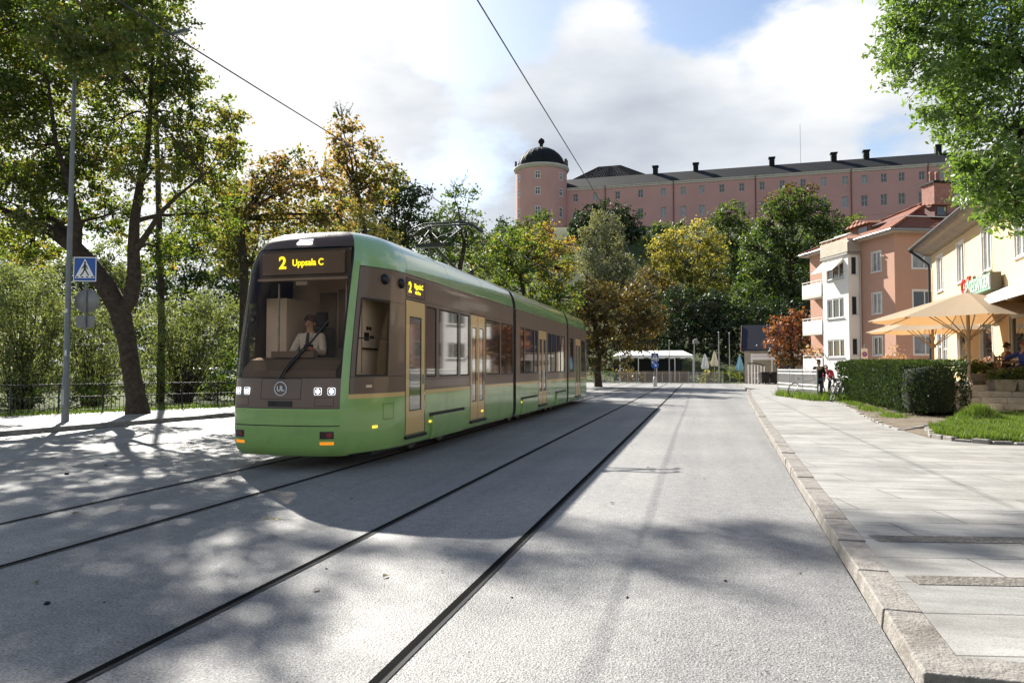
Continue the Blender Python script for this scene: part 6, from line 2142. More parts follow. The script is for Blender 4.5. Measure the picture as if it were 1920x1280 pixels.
# ---- giant parasols
def canvas():
    m = bpy.data.materials.new('parasol canvas')
    m.use_nodes = True
    t = m.node_tree
    t.nodes.clear()
    L = t.links.new
    d = nd(t, 'ShaderNodeBsdfDiffuse'); tr = nd(t, 'ShaderNodeBsdfTranslucent')
    d.inputs[0].default_value = (.52, .43, .32, 1)
    tr.inputs[0].default_value = (.52, .29, .12, 1)
    mx = nd(t, 'ShaderNodeMixShader'); mx.inputs[0].default_value = .42
    L(d.outputs[0], mx.inputs[1]); L(tr.outputs[0], mx.inputs[2])
    o = nd(t, 'ShaderNodeOutputMaterial'); L(mx.outputs[0], o.inputs[0])
    return m


CANV = canvas()
WOOD = mat('pale parasol wood', (.50, .40, .28), .5, var=.15, vscale=4)


def make_parasol(px, D, R, rim, apex, label, rz):
    p = cam_place(px, D, TZ)
    t = thing('parasol', label, 'parasol', p, rz, 'tan parasols on the terrace')
    h, ha = rim - TZ, apex - TZ
    n = 8
    b = MB()
    rows = 6
    ring = []
    for k in range(rows + 1):
        f = k / rows
        z = ha - (ha - h) * (f ** 1.06)
        rg = []
        for i in range(n * 4):
            a = 2 * PI * i / (n * 4)
            j = (i % 4) / 4
            rad_ = math.cos(PI / n) / math.cos((a % (2 * PI / n)) - PI / n)
            sag = .10 * math.sin(PI * j) * f
            rg.append((R * f * rad_ * math.cos(a), R * f * rad_ * math.sin(a), z - sag * .4))
        ring.append(rg)
    vs = [q for rg in ring for q in rg]
    m_ = n * 4
    b.add(vs, [(k * m_ + i, k * m_ + (i + 1) % m_, (k + 1) * m_ + (i + 1) % m_, (k + 1) * m_ + i) for k in range(rows) for i in range(m_)], 0, False)
    b.build('canopy', CANV, t, fix=False)
    b = MB()
    for i in range(n):
        a = 2 * PI * i / n
        b.tube([(.05 * math.cos(a), .05 * math.sin(a), ha - .04), (R * .98 * math.cos(a), R * .98 * math.sin(a), h - .03)], .018, 5)
    b.build('rib', WOOD, t)
    for i in range(n):
        a = 2 * PI * i / n
        b = MB(); b.tube([(.08 * math.cos(a), .08 * math.sin(a), h - .62), (R * .5 * math.cos(a), R * .5 * math.sin(a), (h + ha) / 2 - .07)], .018, 5); b.build('strut', WOOD, t)
    b = MB(); b.tube([(0, 0, 0), (0, 0, ha + .05)], .055, 12); b.lathe([(.10, h - .70), (.12, h - .66), (.12, h - .56), (.08, h - .52)], 14); b.lathe([(.09, ha - .05), (.09, ha + .03), (.03, ha + .12), (0, ha + .14)], 12); b.build('pole', WOOD, t)
    b = MB(); b.obox((0, 0, 0), (.8, .8, .1), 0, 0, .9); b.build('base', M['granite'], t)
    return t


make_parasol(1817, 24.0, 3.05, 3.16, 4.08, 'larger nearer tan parasol, its pole behind the right end of the hedge', YAW + rad(22.5))
make_parasol(1750, 30.0, 2.55, 3.05, 3.85, 'farther tan parasol, its left tip before the red house', YAW + rad(22.5))


# ---- street end: railing, tent, poles, signs
def make_street_end():
    a, e = gp(1112, 716, 0), gp(1400, 716, 0)
    D = depth(gp(1240, 717, 0))
    A = cam_place(1112, 68, 0)
    t = thing('street_railing', 'pale mesh railing across the far end of the street', 'railing', A, YAW)
    L_ = 12.4
    g = M['galv']
    b = MB(); b.box(0, L_, -.02, .02, 1.0, 1.05); b.box(0, L_, -.015, .015, .12, .16); b.build('rail', g, t)
    for k in range(16):
        x = L_ * k / 15
        b = MB(); b.box(x - .03, x + .03, -.03, .03, 0, 1.12); b.build('post', g, t)
    b = MB()
    for k in range(150):
        x = L_ * (k + .5) / 150
        b.box(x - .008, x + .008, -.006, .006, .16, 1.0)
    o = b.build('bars', g, t); o['kind'] = 'stuff'
    # planted strip behind it
    for i, (px, lab, key, tb) in enumerate(((1135, 'low shrub behind the far railing at its left end', 'green', 0), (1180, 'brownish low shrub behind the far railing under the tent', 'olive', .2), (1330, 'pale leafed shrub behind the far railing right of the tent', 'yellow', 0.0), (1365, 'green shrub behind the far railing beside the hut', 'green', .2))):
        shrub('shrub', lab, 71, [(px - 14, 703, 10, 0, tb), (px, 700, 12, 0, tb), (px + 14, 704, 10, 0, tb)], key, 120 + i, 2.4, 3.5, .7, 'shrubs behind the far railing')
    # tent
    p = cam_place(1163, 75, 0)
    t = thing('cafe_tent', 'long white awning tent of the cafe at the street end', 'tent', p, YAW)
    W, z0, z1 = 7.7, 2.45, 3.35
    wc = mat('white tent cloth', (.80, .80, .78), .8)
    b = MB()
    b.add([(0, 0, z0 + .35), (W, 0, z0 + .35), (W - .5, 2.6, z1), (.5, 2.6, z1), (W, 5.2, z0 + .35), (0, 5.2, z0 + .35)], [(0, 1, 2, 3), (3, 2, 4, 5), (1, 4, 2), (0, 3, 5)])
    b.build('canopy', wc, t, fix=False)
    b = MB()
    n = 28
    for k in range(n):
        x0, x1 = W * k / n, W * (k + 1) / n
        dz = .08 * (1 if k % 4 in (1, 2) else 0)
        b.add([(x0, -.01, z0 + dz), (x1, -.01, z0 + dz), (x1, -.01, z0 + .33), (x0, -.01, z0 + .33)], [(0, 1, 2, 3)])
    b.build('valance', wc, t, fix=False)
    for k in range(5):
        b = MB(); b.box(W * k / 4 - .04, W * k / 4 + .04, .05, .13, 0, z0 + .3); b.build('post', M['white'], t)
    b = MB(); b.box(.1, W - .1, 1.2, 1.4, 0, 1.15); b.build('counter', mat('counter boards', (.16, .10, .06), .7, var=.3, vscale=2), t)
    b = MB(); b.box(.0, W, 4.9, 5.0, 0, z0); b.build('back_wall', mat('dark back cloth', (.02, .025, .03), .9), t)
    # traffic island sign
    p = cam_place(1228, 57, 0)
    t = thing('island_sign', 'blue crossing sign above a round blue arrow sign at the street end', 'road sign', p, YAW)
    b = MB(); b.tube([(0, .03, 0), (0, .03, 2.75)], .035, 8); b.build('pole', M['metal_grey'], t)
    ped_sign('sign', t, 0, 2.36, .60, .62)
    b = MB(); b.lathe([(0, -.02), (.29, -.02), (.30, -.01), (.29, 0), (0, 0)], 28, (0, 0, 1.72), axis='y'); rs = b.build('round_plate', mat('arrow sign blue', (.012, .11, .46), .4), t)
    b = MB()
    for q in ([(-.15, 1.88), (-.11, 1.92), (.06, 1.74), (.02, 1.70)], [(.12, 1.60), (.12, 1.79), (-.06, 1.61)]): b.extrude([(x, -.026, z) for x, z in q], (0, .004, 0))
    b.build('arrow', M['white'], rs)
    b = MB(); b.lathe([(.16, 0), (.16, .5), (.12, .75), (0, .8)], 16, (0, .03, 0)); b.build('bollard_base', mat('island bollard', (.45, .45, .44), .6), t)
    # poles
    for px, yt, r_, lab in ((1255, 640, .05, 'thin grey pole in front of the white tent'), (1348, 624, .06, 'grey pole left of the hut, thicker of the pair'), (1368, 626, .045, 'thin grey pole nearest to the hut')):
        p = cam_place(px, 70, 0)
        zt = pt(px, yt, 70)[2]
        t = thing('pole', lab, 'pole', p, 0, 'poles at the street end')
        b = MB(); b.tube([(0, 0, 0), (0, 0, zt * .5), (0, 0, zt)], [r_ * 1.2, r_, r_ * .7], 8); b.build('shaft', M['galv'], t)
        b = MB(); b.lathe([(r_ * .7, zt), (r_ * 1.4, zt + .03), (r_, zt + .1), (0, zt + .14)], 8); b.build('cap', M['galv'], t)
    p = cam_place(1302, 70, 0)
    t = thing('street_lamp', 'grey lamp with a wedge shaped shade right of the tent', 'lamp post', p, YAW)
    b = MB(); b.tube([(0, 0, 0), (0, 0, 3.9)], .05, 8); b.build('post', M['galv'], t)
    b = MB(); b.extrude([(-.1, -.2, 3.85), (.55, -.2, 3.85), (.22, -.2, 4.35), (-.1, -.2, 4.2)], (0, .4, 0)); b.build('lamp_head', M['metal_grey'], t)
    # folded white parasols and a blue one
    for px, zt, colr, lab in ((1322, 2.9, (.74, .75, .77), 'folded white parasol at the street end, left of the cream one'), (1340, 3.2, (.74, .68, .52), 'folded cream parasol at the street end'), (1387, 2.75, (.25, .48, .66), 'folded light blue parasol beside the hut')):
        p = cam_place(px, 72, 0)
        t = thing('folded_parasol', lab, 'parasol', p, px, 'folded parasols at the street end')
        b = MB(); b.tube([(0, 0, 0), (0, 0, zt)], .035, 8); b.build('pole', WOOD, t)
        b = MB()
        nn = 14
        prof = [(.34, zt - 1.55), (.42, zt - 1.35), (.30, zt - .9), (.16, zt - .3), (.03, zt)]
        vs = []
        for (r_, z) in prof:
            for i in range(nn):
                a = 2 * PI * i / nn
                q = r_ * (1.0 if i % 2 else .62)
                vs.append((q * math.cos(a), q * math.sin(a), z + (.08 if i % 2 and r_ > .4 else 0)))
        b.add(vs, [(k * nn + i, k * nn + (i + 1) % nn, (k + 1) * nn + (i + 1) % nn, (k + 1) * nn + i) for k in range(len(prof) - 1) for i in range(nn)])
        b.build('cloth', mat('folded cloth', colr, .85), t, fix=False)
        b = MB(); b.obox((0, 0, 0), (.5, .5, .08)); b.build('base', M['granite'], t)
    # bent dark tube gate and bins beside the hut
    p = cam_place(1402, 62, .1)
    t = thing('tube_gate', 'bent dark tube frame with upright pale bars by the hut', 'gate', p, YAW)
    b = MB(); b.tube([(0, 0, 1.75), (.5, 0, 1.78), (1.1, .1, 1.72), (1.55, .2, 1.55), (1.6, .2, 1.2), (1.6, .2, 0)], .045, 8); b.build('frame', M['dark_metal'], t)
    for k in range(6):
        b = MB(); x = .08 + .28 * k; b.box(x - .045, x + .045, .02, .07, 0, 1.7 - .03 * k); b.build('bar', M['white'], t)
    for i, (px, lab) in enumerate(((1432, 'black wheeled bin by the hut, left one'), (1450, 'black wheeled bin by the hut beside the mesh fence'))):
        p = cam_place(px, 60, .1)
        t = thing('wheeled_bin', lab, 'bin', p, YAW + .1, 'bins by the hut')
        b = MB(); b.obox((0, 0, .12), (.62, .6, .85), 0, 0, 1.12); o = b.build('body', M['dark_metal'], t); bevel(o, .03, 2)
        b = MB(); b.box(-.37, .37, -.37, .36, .975, 1.04); o = b.build('lid', M['dark_metal'], t); bevel(o, .02, 2)
        for sg in (-1, 1):
            b = MB(); b.lathe([(0, -.03), (.1, -.03), (.1, .03), (0, .03)], 14, (sg * .28, .28, .1), axis='x'); b.build('wheel', M['black'], t)
    # mesh fence with white rails by the standing person
    A = gp(1459, 741, .11); E = gp(1533, 750, .11)
    d = E - A
    t = thing('mesh_fence', 'grey mesh fence with white rails beside the standing person', 'fence', (A.x, A.y, .11), math.atan2(d.y, d.x))
    L_ = d.length
    b = MB()
    for z in (1.28, 1.12, .62, .45): b.box(0, L_, -.018, .018, z, z + .05)
    b.build('rail', M['white'], t)
    for k in range(4):
        x = L_ * k / 3
        b = MB(); b.box(x - .025, x + .025, -.026, .026, 0, 1.42); b.build('post', M['galv'], t)
    b = MB()
    for k in range(int(L_ / .06)):
        x = .06 * k + .03
        b.box(x - .006, x + .006, -.004, .004, .05, 1.28)
    k = 0
    while .1 + k * .06 < 1.25:
        z = .1 + k * .06; b.box(0, L_, .005, .011, z, z + .012); k += 1
    o = b.build('mesh', mat('mesh wire', (.42, .43, .44), .5, .5), t); o['kind'] = 'stuff'
    # parking sign by the bay
    p = cam_place(1621, 40, .1)
    t = thing('parking_sign', 'small white sign with round blue symbol in front of the red house', 'road sign', p, YAW)
    b = MB(); b.tube([(0, 0, 0), (0, 0, 2.75)], .03, 8); b.build('pole', M['galv'], t)
    zc = 2.15
    b = MB(); b.box(-.17, .17, -.045, -.03, zc - .35, zc + .35); pl = b.build('plate', mat('sign cream', (.68, .60, .50), .6), t)
    b = MB(); b.lathe([(0, -.05), (.12, -.05), (.12, -.046), (0, -.046)], 20, (0, 0, zc + .02), axis='y'); b.build('symbol', mat('sign symbol', (.20, .16, .38), .5), pl)
    b = MB(); b.tube([Vector((.13 * math.cos(q), -.052, zc + .02 + .13 * math.sin(q))) for q in [2 * PI * i / 20 for i in range(21)]], .018, 5, caps=False); b.build('ring', mat('sign red', (.5, .06, .05), .5), pl)


make_street_end()


# ---- bicycles
def make_bicycle(p, rz, label, colr, lean=0.12):
    t = thing('bicycle', label, 'bicycle', p, rz, 'bicycles by the hedge')
    t.rotation_euler = (lean, 0, rz)
    fm = mat('bicycle paint', colr, .35)
    for x in (-.52, .52):
        b = MB()
        b.tube([Vector((x + .34 * math.cos(a), 0, .35 + .34 * math.sin(a))) for a in [2 * PI * i / 32 for i in range(33)]], .016, 6, 0, caps=False)
        b.tube([Vector((x + .315 * math.cos(a), 0, .35 + .315 * math.sin(a))) for a in [2 * PI * i / 32 for i in range(33)]], .010, 5, 1, caps=False)
        for i in range(12):
            a = 2 * PI * i / 12
            b.tube([(x, 0, .35), (x + .31 * math.cos(a), 0, .35 + .31 * math.sin(a))], .003, 3, 1, caps=False)
        b.lathe([(.025, -.04), (.025, .04)], 8, (x, 0, .35), 1, axis='y')
        b.build('wheel', [M['black'], M['galv']], t)
    b = MB()
    bb, st, hd, rr = (-.08, 0, .32), (-.22, 0, .82), (.34, 0, .88), (-.52, 0, .35)
    for a, c in ((bb, st), (bb, (.36, 0, .78)), ((-.2, 0, .72), (.34, 0, .84)), (bb, rr), ((-.21, 0, .76), rr), (hd, (.38, 0, .72)), ((.38, 0, .72), (.52, 0, .35))): b.tube([a, c], .017, 6)
    b.build('frame', fm, t)
    b = MB(); b.tube([(.33, 0, .86), (.31, 0, 1.02), (.34, -.12, 1.06), (.22, -.28, 1.05)], .012, 6); b.tube([(.31, 0, 1.02), (.34, .12, 1.06), (.22, .28, 1.05)], .012, 6); b.build('handlebar', M['galv'], t)
    b = MB(); b.extrude([(-.36, -.09, .88), (-.36, .09, .88), (-.10, .025, .90), (-.08, 0, .90), (-.10, -.025, .90)], (0, 0, .05)); b.tube([(-.22, 0, .8), (-.23, 0, .9)], .012, 6); b.build('saddle', M['black'], t)
    b = MB(); b.tube([(-.08, -.06, .32), (-.08, -.07, .32), (-.02, -.08, .17)], .01, 5); b.tube([(-.08, .06, .32), (-.08, .07, .32), (-.14, .08, .47)], .01, 5); b.box(-.07, .03, -.14, -.07, .16, .18); b.box(-.19, -.09, .07, .14, .46, .48); b.lathe([(.09, -.03), (.09, -.02)], 14, bb, axis='y'); b.build('crank', M['dark_metal'], t)
    b = MB(); b.box(.38, .62, -.15, .15, .82, 1.0) if colr[0] < .1 else b.tube([(.4, 0, .75), (.46, 0, .8)], .03, 6); b.build('basket', M['dark_metal'], t)
    return t


q = gp(1568, 752, .115); make_bicycle((q.x, q.y, .115), rad(60), 'bicycle leaning at the left end of the hedge, nearest to the street', (.22, .22, .23))
q = gp(1556, 746, .115); make_bicycle((q.x + .1, q.y + .3, .115), rad(85), 'bicycle with a light frame in front of the person in red', (.5, .48, .45))
q = gp(1514, 746, .115); make_bicycle((q.x, q.y + .2, .115), rad(15), 'dark bicycle with a basket left of the person in black', (.02, .02, .025), -.1)


# ---- terrace chairs and table
def make_chair(p, rz, label):
    t = thing('terrace_chair', label, 'chair', p, rz, 'chairs on the terrace')
    w_ = mat('chair wood', (.20, .10, .05), .6)
    b = MB()
    for k in range(5): b.box(-.22 + .09 * k, -.14 + .09 * k, -.22, .22, .43, .455)
    b.build('seat', w_, t)
    b = MB()
    for k in range(4): b.box(-.21, .21, .215, .24, .55 + .1 * k, .62 + .1 * k)
    for x in (-.2, .2): b.box(x - .02, x + .02, .24, .27, .43, .95)
    b.build('backrest', w_, t)
    for x, y in ((-.2, -.2), (.2, -.2), (-.2, .22), (.2, .22)):
        b = MB(); b.box(x - .018, x + .018, y - .018, y + .018, 0, .43); b.build('leg', w_, t)


# ---- loose leaves and grit on the road
def make_litter():
    r = np.random.default_rng(33)
    n = 420
    x = r.uniform(-16, 1.0, n); y = 4 + 40 * r.uniform(0, 1, n) ** 1.4
    left = r.uniform(0, 1, n) < .75
    x = np.where(left, -15.5 + np.abs(r.normal(0, 2.2, n)), x)
    a = r.uniform(0, 2 * PI, n)
    s = r.uniform(.015, .04, n)
    q = np.empty((n, 4, 3))
    for i, (dx, dy) in enumerate(((-1, 0), (0, .6), (1, 0), (0, -.6))):
        q[:, i, 0] = x + (dx * np.cos(a) - dy * np.sin(a)) * s
        q[:, i, 1] = y + (dx * np.sin(a) + dy * np.cos(a)) * s
        q[:, i, 2] = .010 + r.uniform(0, .02, n) * (i % 2)
    z = np.where(x < -15.2, .11, 0)
    q[:, :, 2] += z[:, None]
    # two bigger yellow bits and dark lumps seen in the near lane
    tag(quads('fallen_leaves', q, r.uniform(.3, 1, n), LEAF['olive']), kind='stuff')
    b = MB()
    rr = random.Random(1)
    for (px, py, s) in ((125, 889, .03), (88, 1132, .02), (195, 1129, .008), (1360, 1089, .012), (612, 1066, .01), (880, 1000, .008), (1176, 1120, .01), (960, 1120, .008), (1500, 1075, .008)):
        p = gp(px, py, 0)
        b.lathe([(0, 0), (s, .002), (s * 1.1, s * .5), (s * .5, s), (0, s * 1.05)], 7, (p.x, p.y, .0), smooth=False)
    tag(b.build('road_grit', M['dark_metal']), kind='stuff')
    p = gp(512, 973, 0)
    v = np.empty((14, 4, 3))
    for i in range(14):
        cx, cy, a, s = p.x + rr.uniform(-.11, .11), p.y + rr.uniform(-.04, .04), rr.uniform(0, 6), rr.uniform(.02, .04)
        for k, (dx, dy) in enumerate(((-1, 0), (0, .35), (1, 0), (0, -.35))):
            v[i, k] = (cx + (dx * math.cos(a) - dy * math.sin(a)) * s, cy + (dx * math.sin(a) + dy * math.cos(a)) * s, .008 + .012 * (k % 2))
    tag(quads('fallen_twig', v, np.full(14, .6), LEAF['yellow']), 'small yellow green leaf sprig lying on the road between the tracks', 'leaf')


make_litter()
# ------------------------------------------------------------------ people
SKIN = mat('skin', (.50, .30, .21), .55)


def skin_mesh(name, joints, edges, material, parent, root=None, sub=2, extra=None):
    """joints: {name: ((x,y,z), r or (rx, ry))}; one continuous surface grown round the skeleton"""
    names = list(joints)
    me = bpy.data.meshes.new(name)
    me.from_pydata([joints[n][0] for n in names], [(names.index(a), names.index(c)) for a, c in edges], [])
    o = bpy.data.objects.new(name, me)
    COL.objects.link(o)
    o.modifiers.new('skin', 'SKIN')
    sv = me.skin_vertices[0].data if me.skin_vertices else None
    if sv is None:
        bm = bmesh.new(); bm.from_mesh(me); bm.verts.layers.skin.verify(); bm.to_mesh(me); bm.free()
        sv = me.skin_vertices[0].data
    for i, n in enumerate(names):
        r = joints[n][1]
        sv[i].radius = r if isinstance(r, tuple) else (r, r)
        sv[i].use_root = (n == root)
    md = o.modifiers.new('sub', 'SUBSURF')
    md.levels = md.render_levels = sub
    dg = bpy.context.evaluated_depsgraph_get()
    dg.update()
    out = bpy.data.meshes.new_from_object(o.evaluated_get(dg))
    out.name = name
    bpy.data.objects.remove(o)
    bpy.data.meshes.remove(me)
    if extra:
        bm = bmesh.new(); bm.from_mesh(out)
        for c, r in extra:
            bmesh.ops.create_icosphere(bm, subdivisions=2, radius=1.0, matrix=Matrix.Translation(c) @ Matrix.Diagonal((*r, 1)))
        bm.to_mesh(out); bm.free()
    out.materials.clear()
    out.materials.append(material)
    for p in out.polygons: p.use_smooth = True
    ob = bpy.data.objects.new(name, out)
    COL.objects.link(ob)
    ob.parent = parent
    return ob


def person(label, loc, rz, J, top, legs, hair, sleeves=True, shoes=(.03, .025, .02), skirtless=True, extras=(), group=None, top_inner=None, hem=.03):
    """J: joint dict in local metres, facing -y. Keys: hip, waist, chest, neck, head and, per side, shL elL wrL hiL knL anL toL"""
    t = thing('person', label, 'person', loc, rz, group)
    V = {k: Vector(v) for k, v in J.items()}
    body = {'hip': (V['hip'], (.145, .105)), 'waist': (V['waist'], (.125, .095)), 'chest': (V['chest'], (.155, .105)), 'neckb': (V['neck'], .055)}
    hd = V['head']
    up = (hd - V['neck']).normalized()
    body['chin'] = (hd - up * .065, (.058, .062)); body['mid'] = (hd, (.076, .092)); body['crown'] = (hd + up * .075, (.066, .082))
    ed = [('hip', 'waist'), ('waist', 'chest'), ('chest', 'neckb'), ('neckb', 'chin'), ('chin', 'mid'), ('mid', 'crown')]
    for s in 'LR':
        for a, r in (('sh', .058), ('el', .042), ('wr', .028)): body[a + s] = (V[a + s], r)
        ed += [('chest', 'sh' + s), ('sh' + s, 'el' + s), ('el' + s, 'wr' + s)]
        d = (V['wr' + s] - V['el' + s]).normalized()
        side = d.cross(Vector((0, -1, .2))).normalized()
        if side.length < .5: side = Vector((1, 0, 0))
        pm = V['wr' + s] + d * .075
        body['pm' + s] = (pm, (.036, .018)); ed.append(('wr' + s, 'pm' + s))
        nrm = d.cross(side)
        for k, (off, ln) in enumerate(((-.026, .070), (-.009, .080), (.009, .076), (.025, .060))):
            a = pm + side * off + d * .025; c = a + d * ln * .55 + nrm * .012; e = c + d * ln * .4 + nrm * .028
            for nme, q, r in (('a', a, .009), ('b', c, .0085), ('c', e, .007)): body[f'f{k}{nme}{s}'] = (q, r)
            ed += [('pm' + s, f'f{k}a{s}'), (f'f{k}a{s}', f'f{k}b{s}'), (f'f{k}b{s}', f'f{k}c{s}')]
        a = V['wr' + s] + d * .04 - side * .035; c = a + d * .03 - side * .02 + nrm * .012
        body['ta' + s] = (a, .011); body['tb' + s] = (c, .009)
        ed += [('wr' + s, 'ta' + s), ('ta' + s, 'tb' + s)]
        for a, r in (('hi', .085), ('kn', .055), ('an', .036), ('to', .035)): body[a + s] = (V[a + s], r)
        ed += [('hip', 'hi' + s), ('hi' + s, 'kn' + s), ('kn' + s, 'an' + s), ('an' + s, 'to' + s)]
    f = Vector(J.get('face', (0, -1, 0))).normalized()
    sx = f.cross(up).normalized()
    ex = [(hd + f * .095 - up * .012, (.012, .016, .020)), (hd + sx * .078 - up * .01, (.012, .018, .028)), (hd - sx * .078 - up * .01, (.012, .018, .028))]
    skin_mesh('body', body, ed, SKIN, t, 'hip', 2, ex)
    b = MB()
    for sg in (-1, 1): b.lathe([(0, -.010), (.009, -.006), (.011, 0), (.009, .006), (0, .010)], 8, hd + f * .088 + sx * .030 * sg + up * .012)
    b.build('eyes', mat('eye dark', (.03, .02, .015), .2), t)
    b = MB(); b.tube([hd + f * .085 - up * .052 - sx * .022, hd + f * .094 - up * .050, hd + f * .085 - up * .052 + sx * .022], .006, 6); b.build('mouth', mat('lips', (.30, .12, .10), .5), t)
    # hair / hat
    hm = mat('hair', hair, .7, var=.3, vscale=30)
    hj = {'a': (hd + up * .075 - f * .014, (.070, .080)), 'b': (hd + up * .04 - f * .034, (.080, .082)), 'c': (hd - up * .03 - f * .055, (.064, .046))}
    skin_mesh('hair', hj, [('a', 'b'), ('b', 'c')], hm, t, 'b', 2)
    # top
    tm = mat('top cloth', top, .85, var=.12, vscale=9)
    tj = {'hem': (V['hip'] + Vector((0, 0, -hem)), (.18, .135)), 'waist': (V['waist'], (.155, .122)), 'chest': (V['chest'], (.185, .132)), 'col': (V['neck'] - up * .03, .075)}
    te = [('hem', 'waist'), ('waist', 'chest'), ('chest', 'col')]
    for s in 'LR':
        tj['sh' + s] = (V['sh' + s], .078); tj['el' + s] = (V['el' + s], .060); tj['wr' + s] = (V['wr' + s] - (V['wr' + s] - V['el' + s]).normalized() * .03, .044)
        te += [('chest', 'sh' + s), ('sh' + s, 'el' + s), ('el' + s, 'wr' + s)]
    skin_mesh('jacket' if not top_inner else 'shirt', tj, te, tm, t, 'waist', 2)
    if top_inner:      # waistcoat over the shirt
        vj = {'hem': (V['hip'], (.185, .140)), 'waist': (V['waist'], (.165, .132)), 'chest': (V['chest'] + Vector((0, 0, -.02)), (.190, .140)), 'l': (V['shL'].lerp(V['chest'], .35), .075), 'r': (V['shR'].lerp(V['chest'], .35), .075)}
        skin_mesh('waistcoat', vj, [('hem', 'waist'), ('waist', 'chest'), ('chest', 'l'), ('chest', 'r')], mat('waistcoat cloth', top_inner, .85), t, 'waist', 2)
        b = MB()
        c = V['chest']; n = V['neck'] + Vector((0, -.075, -.02))
        b.extrude([n + Vector((-.022, -.02, 0)), n + Vector((.022, -.02, 0)), c + Vector((.035, -.165, -.12)), c + Vector((0, -.165, -.17)), c + Vector((-.035, -.165, -.12))], (0, -.012, 0)); b.build('tie', mat('tie', (.02, .02, .025), .7), t)
        b = MB(); b.extrude([n + Vector((-.075, .0, .0)), n + Vector((.075, 0, .0)), c + Vector((0, -.158, -.10))], (0, -.008, 0)); b.build('shirt_front', tm, t)
    lj = {'hip': (V['hip'], (.165, .125))}
    le = []
    for s in 'LR':
        lj['hi' + s] = (V['hi' + s], .105); lj['kn' + s] = (V['kn' + s], .075); lj['an' + s] = (V['an' + s] + Vector((0, 0, .03)), .060)
        le += [('hip', 'hi' + s), ('hi' + s, 'kn' + s), ('kn' + s, 'an' + s)]
    skin_mesh('trousers', lj, le, mat('trouser cloth', legs, .85, var=.12, vscale=9), t, 'hip', 2)
    for s in 'LR':
        skin_mesh('shoe', {'a': (V['an' + s] + Vector((0, .03, -.03)), (.046, .044)), 'b': (V['an' + s].lerp(V['to' + s], .5) + Vector((0, 0, -.01)), (.048, .036)), 'c': (V['to' + s] + (V['to' + s] - V['an' + s]) * .1, (.044, .030))}, [('a', 'b'), ('b', 'c')], mat('shoe', shoes, .5), t, 'b', 2)
    return t


def standing(**kw):
    J = dict(hip=(0, 0, .95), waist=(0, 0, 1.12), chest=(0, 0, 1.34), neck=(0, -.005, 1.49), head=(0, -.02, 1.63), shL=(.19, 0, 1.41), shR=(-.19, 0, 1.41), elL=(.245, .02, 1.13), elR=(-.245, .02, 1.13),
             wrL=(.25, -.06, .89), wrR=(-.25, -.06, .89), hiL=(.09, 0, .88), hiR=(-.09, 0, .88), knL=(.10, -.01, .48), knR=(-.10, -.01, .48), anL=(.10, .02, .08), anR=(-.10, .02, .08), toL=(.12, -.12, .04), toR=(-.12, -.12, .04))
    J.update(kw)
    return J


def sitting(h=.47, **kw):
    J = dict(hip=(0, 0, h + .08), waist=(0, .01, h + .26), chest=(0, .0, h + .47), neck=(0, -.02, h + .62), head=(0, -.04, h + .76), shL=(.19, .0, h + .54), shR=(-.19, .0, h + .54), elL=(.25, -.06, h + .28), elR=(-.25, -.06, h + .28),
             wrL=(.20, -.30, h + .25), wrR=(-.20, -.30, h + .25), hiL=(.10, -.05, h + .06), hiR=(-.10, -.05, h + .06), knL=(.12, -.45, h + .05), knR=(-.12, -.45, h + .05), anL=(.12, -.46, .09), anR=(-.12, -.46, .09), toL=(.12, -.60, .04), toR=(-.12, -.60, .04))
    J.update(kw)
    return J


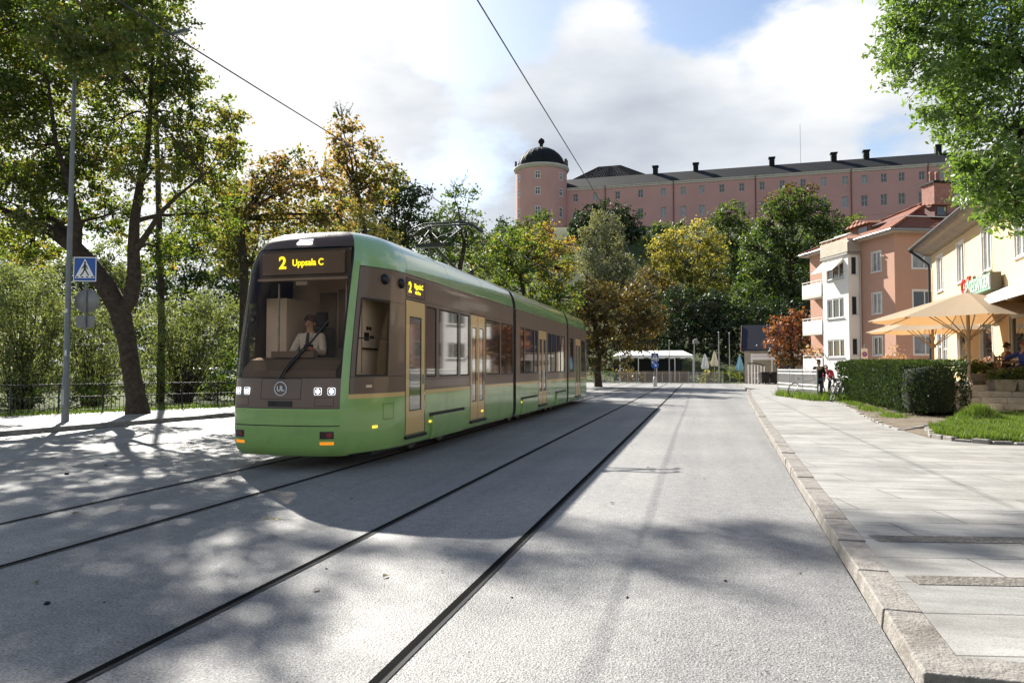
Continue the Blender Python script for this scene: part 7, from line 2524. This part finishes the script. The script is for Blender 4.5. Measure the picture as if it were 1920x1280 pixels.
# driver: seat top is at 1.52 in the tram, floor .97
person('tram driver in white shirt, dark waistcoat and tie seated behind the windscreen', (TX - .24, TY + 1.27, .97), rad(8),
       sitting(.55, wrL=(.22, -.42, .86), wrR=(-.20, -.44, .80), elL=(.27, -.14, .80), elR=(-.27, -.14, .80), knL=(.14, -.42, .60), knR=(-.14, -.42, .60)), (.70, .68, .66), (.02, .02, .025), (.09, .045, .02), top_inner=(.022, .02, .022))
q = gp(1536, 747, .115)
person('person in a long black jacket and jeans standing beside the mesh fence', (q.x, q.y, .115), YAW + rad(-6), standing(elL=(.27, .03, 1.14), elR=(-.27, .03, 1.14), wrL=(.22, -.10, .93), wrR=(-.22, -.10, .93)), (.008, .008, .010), (.07, .10, .15), (.03, .02, .015), hem=.30)
q = pt(1558, 740, 34.6); q.z = .115
person('person in a red jacket bending over the bicycles by the hedge', (q.x, q.y, .115), YAW + rad(-70),
       standing(hip=(0, .1, .88), waist=(0, .06, 1.03), chest=(0, -.08, 1.18), neck=(0, -.2, 1.29), head=(0, -.27, 1.40), shL=(.18, -.12, 1.24), shR=(-.18, -.12, 1.24), elL=(.22, -.25, 1.03), elR=(-.22, -.25, 1.03), wrL=(.2, -.42, .95), wrR=(-.2, -.42, .95), hiL=(.09, .08, .82), hiR=(-.09, .08, .82)), (.42, .03, .05), (.03, .035, .04), (.06, .045, .035))
a = cam_place(1887, 22.9, TZ)
person('seated person with long brown hair and rust red top at the terrace edge', a, YAW + rad(75), sitting(.47), (.16, .05, .025), (.05, .04, .04), (.05, .02, .012))
make_chair((a.x, a.y, TZ), YAW + rad(75), 'wooden chair under the person with long brown hair')
a = cam_place(1921, 22.4, TZ)
person('seated person in a blue shirt reaching to the left at the picture edge', a, YAW + rad(-80), sitting(.47, wrR=(-.16, -.62, .80), elR=(-.22, -.36, .88), wrL=(.16, -.45, .78)), (.045, .08, .30), (.10, .08, .07), (.38, .15, .13))
make_chair((a.x, a.y, TZ), YAW + rad(-80), 'wooden chair under the person in the blue shirt')
p = cam_place(1902, 22.8, TZ)
t = thing('terrace_table', 'small round table between the two seated people', 'table', p, 0)
b = MB(); b.lathe([(0, .70), (.34, .70), (.35, .715), (.34, .73), (0, .73)], 24); b.build('tabletop', WOOD, t)
b = MB(); b.tube([(0, 0, .02), (0, 0, .70)], .03, 10); b.lathe([(0, 0), (.22, 0), (.2, .03), (0, .04)], 20); b.build('leg', M['dark_metal'], t)
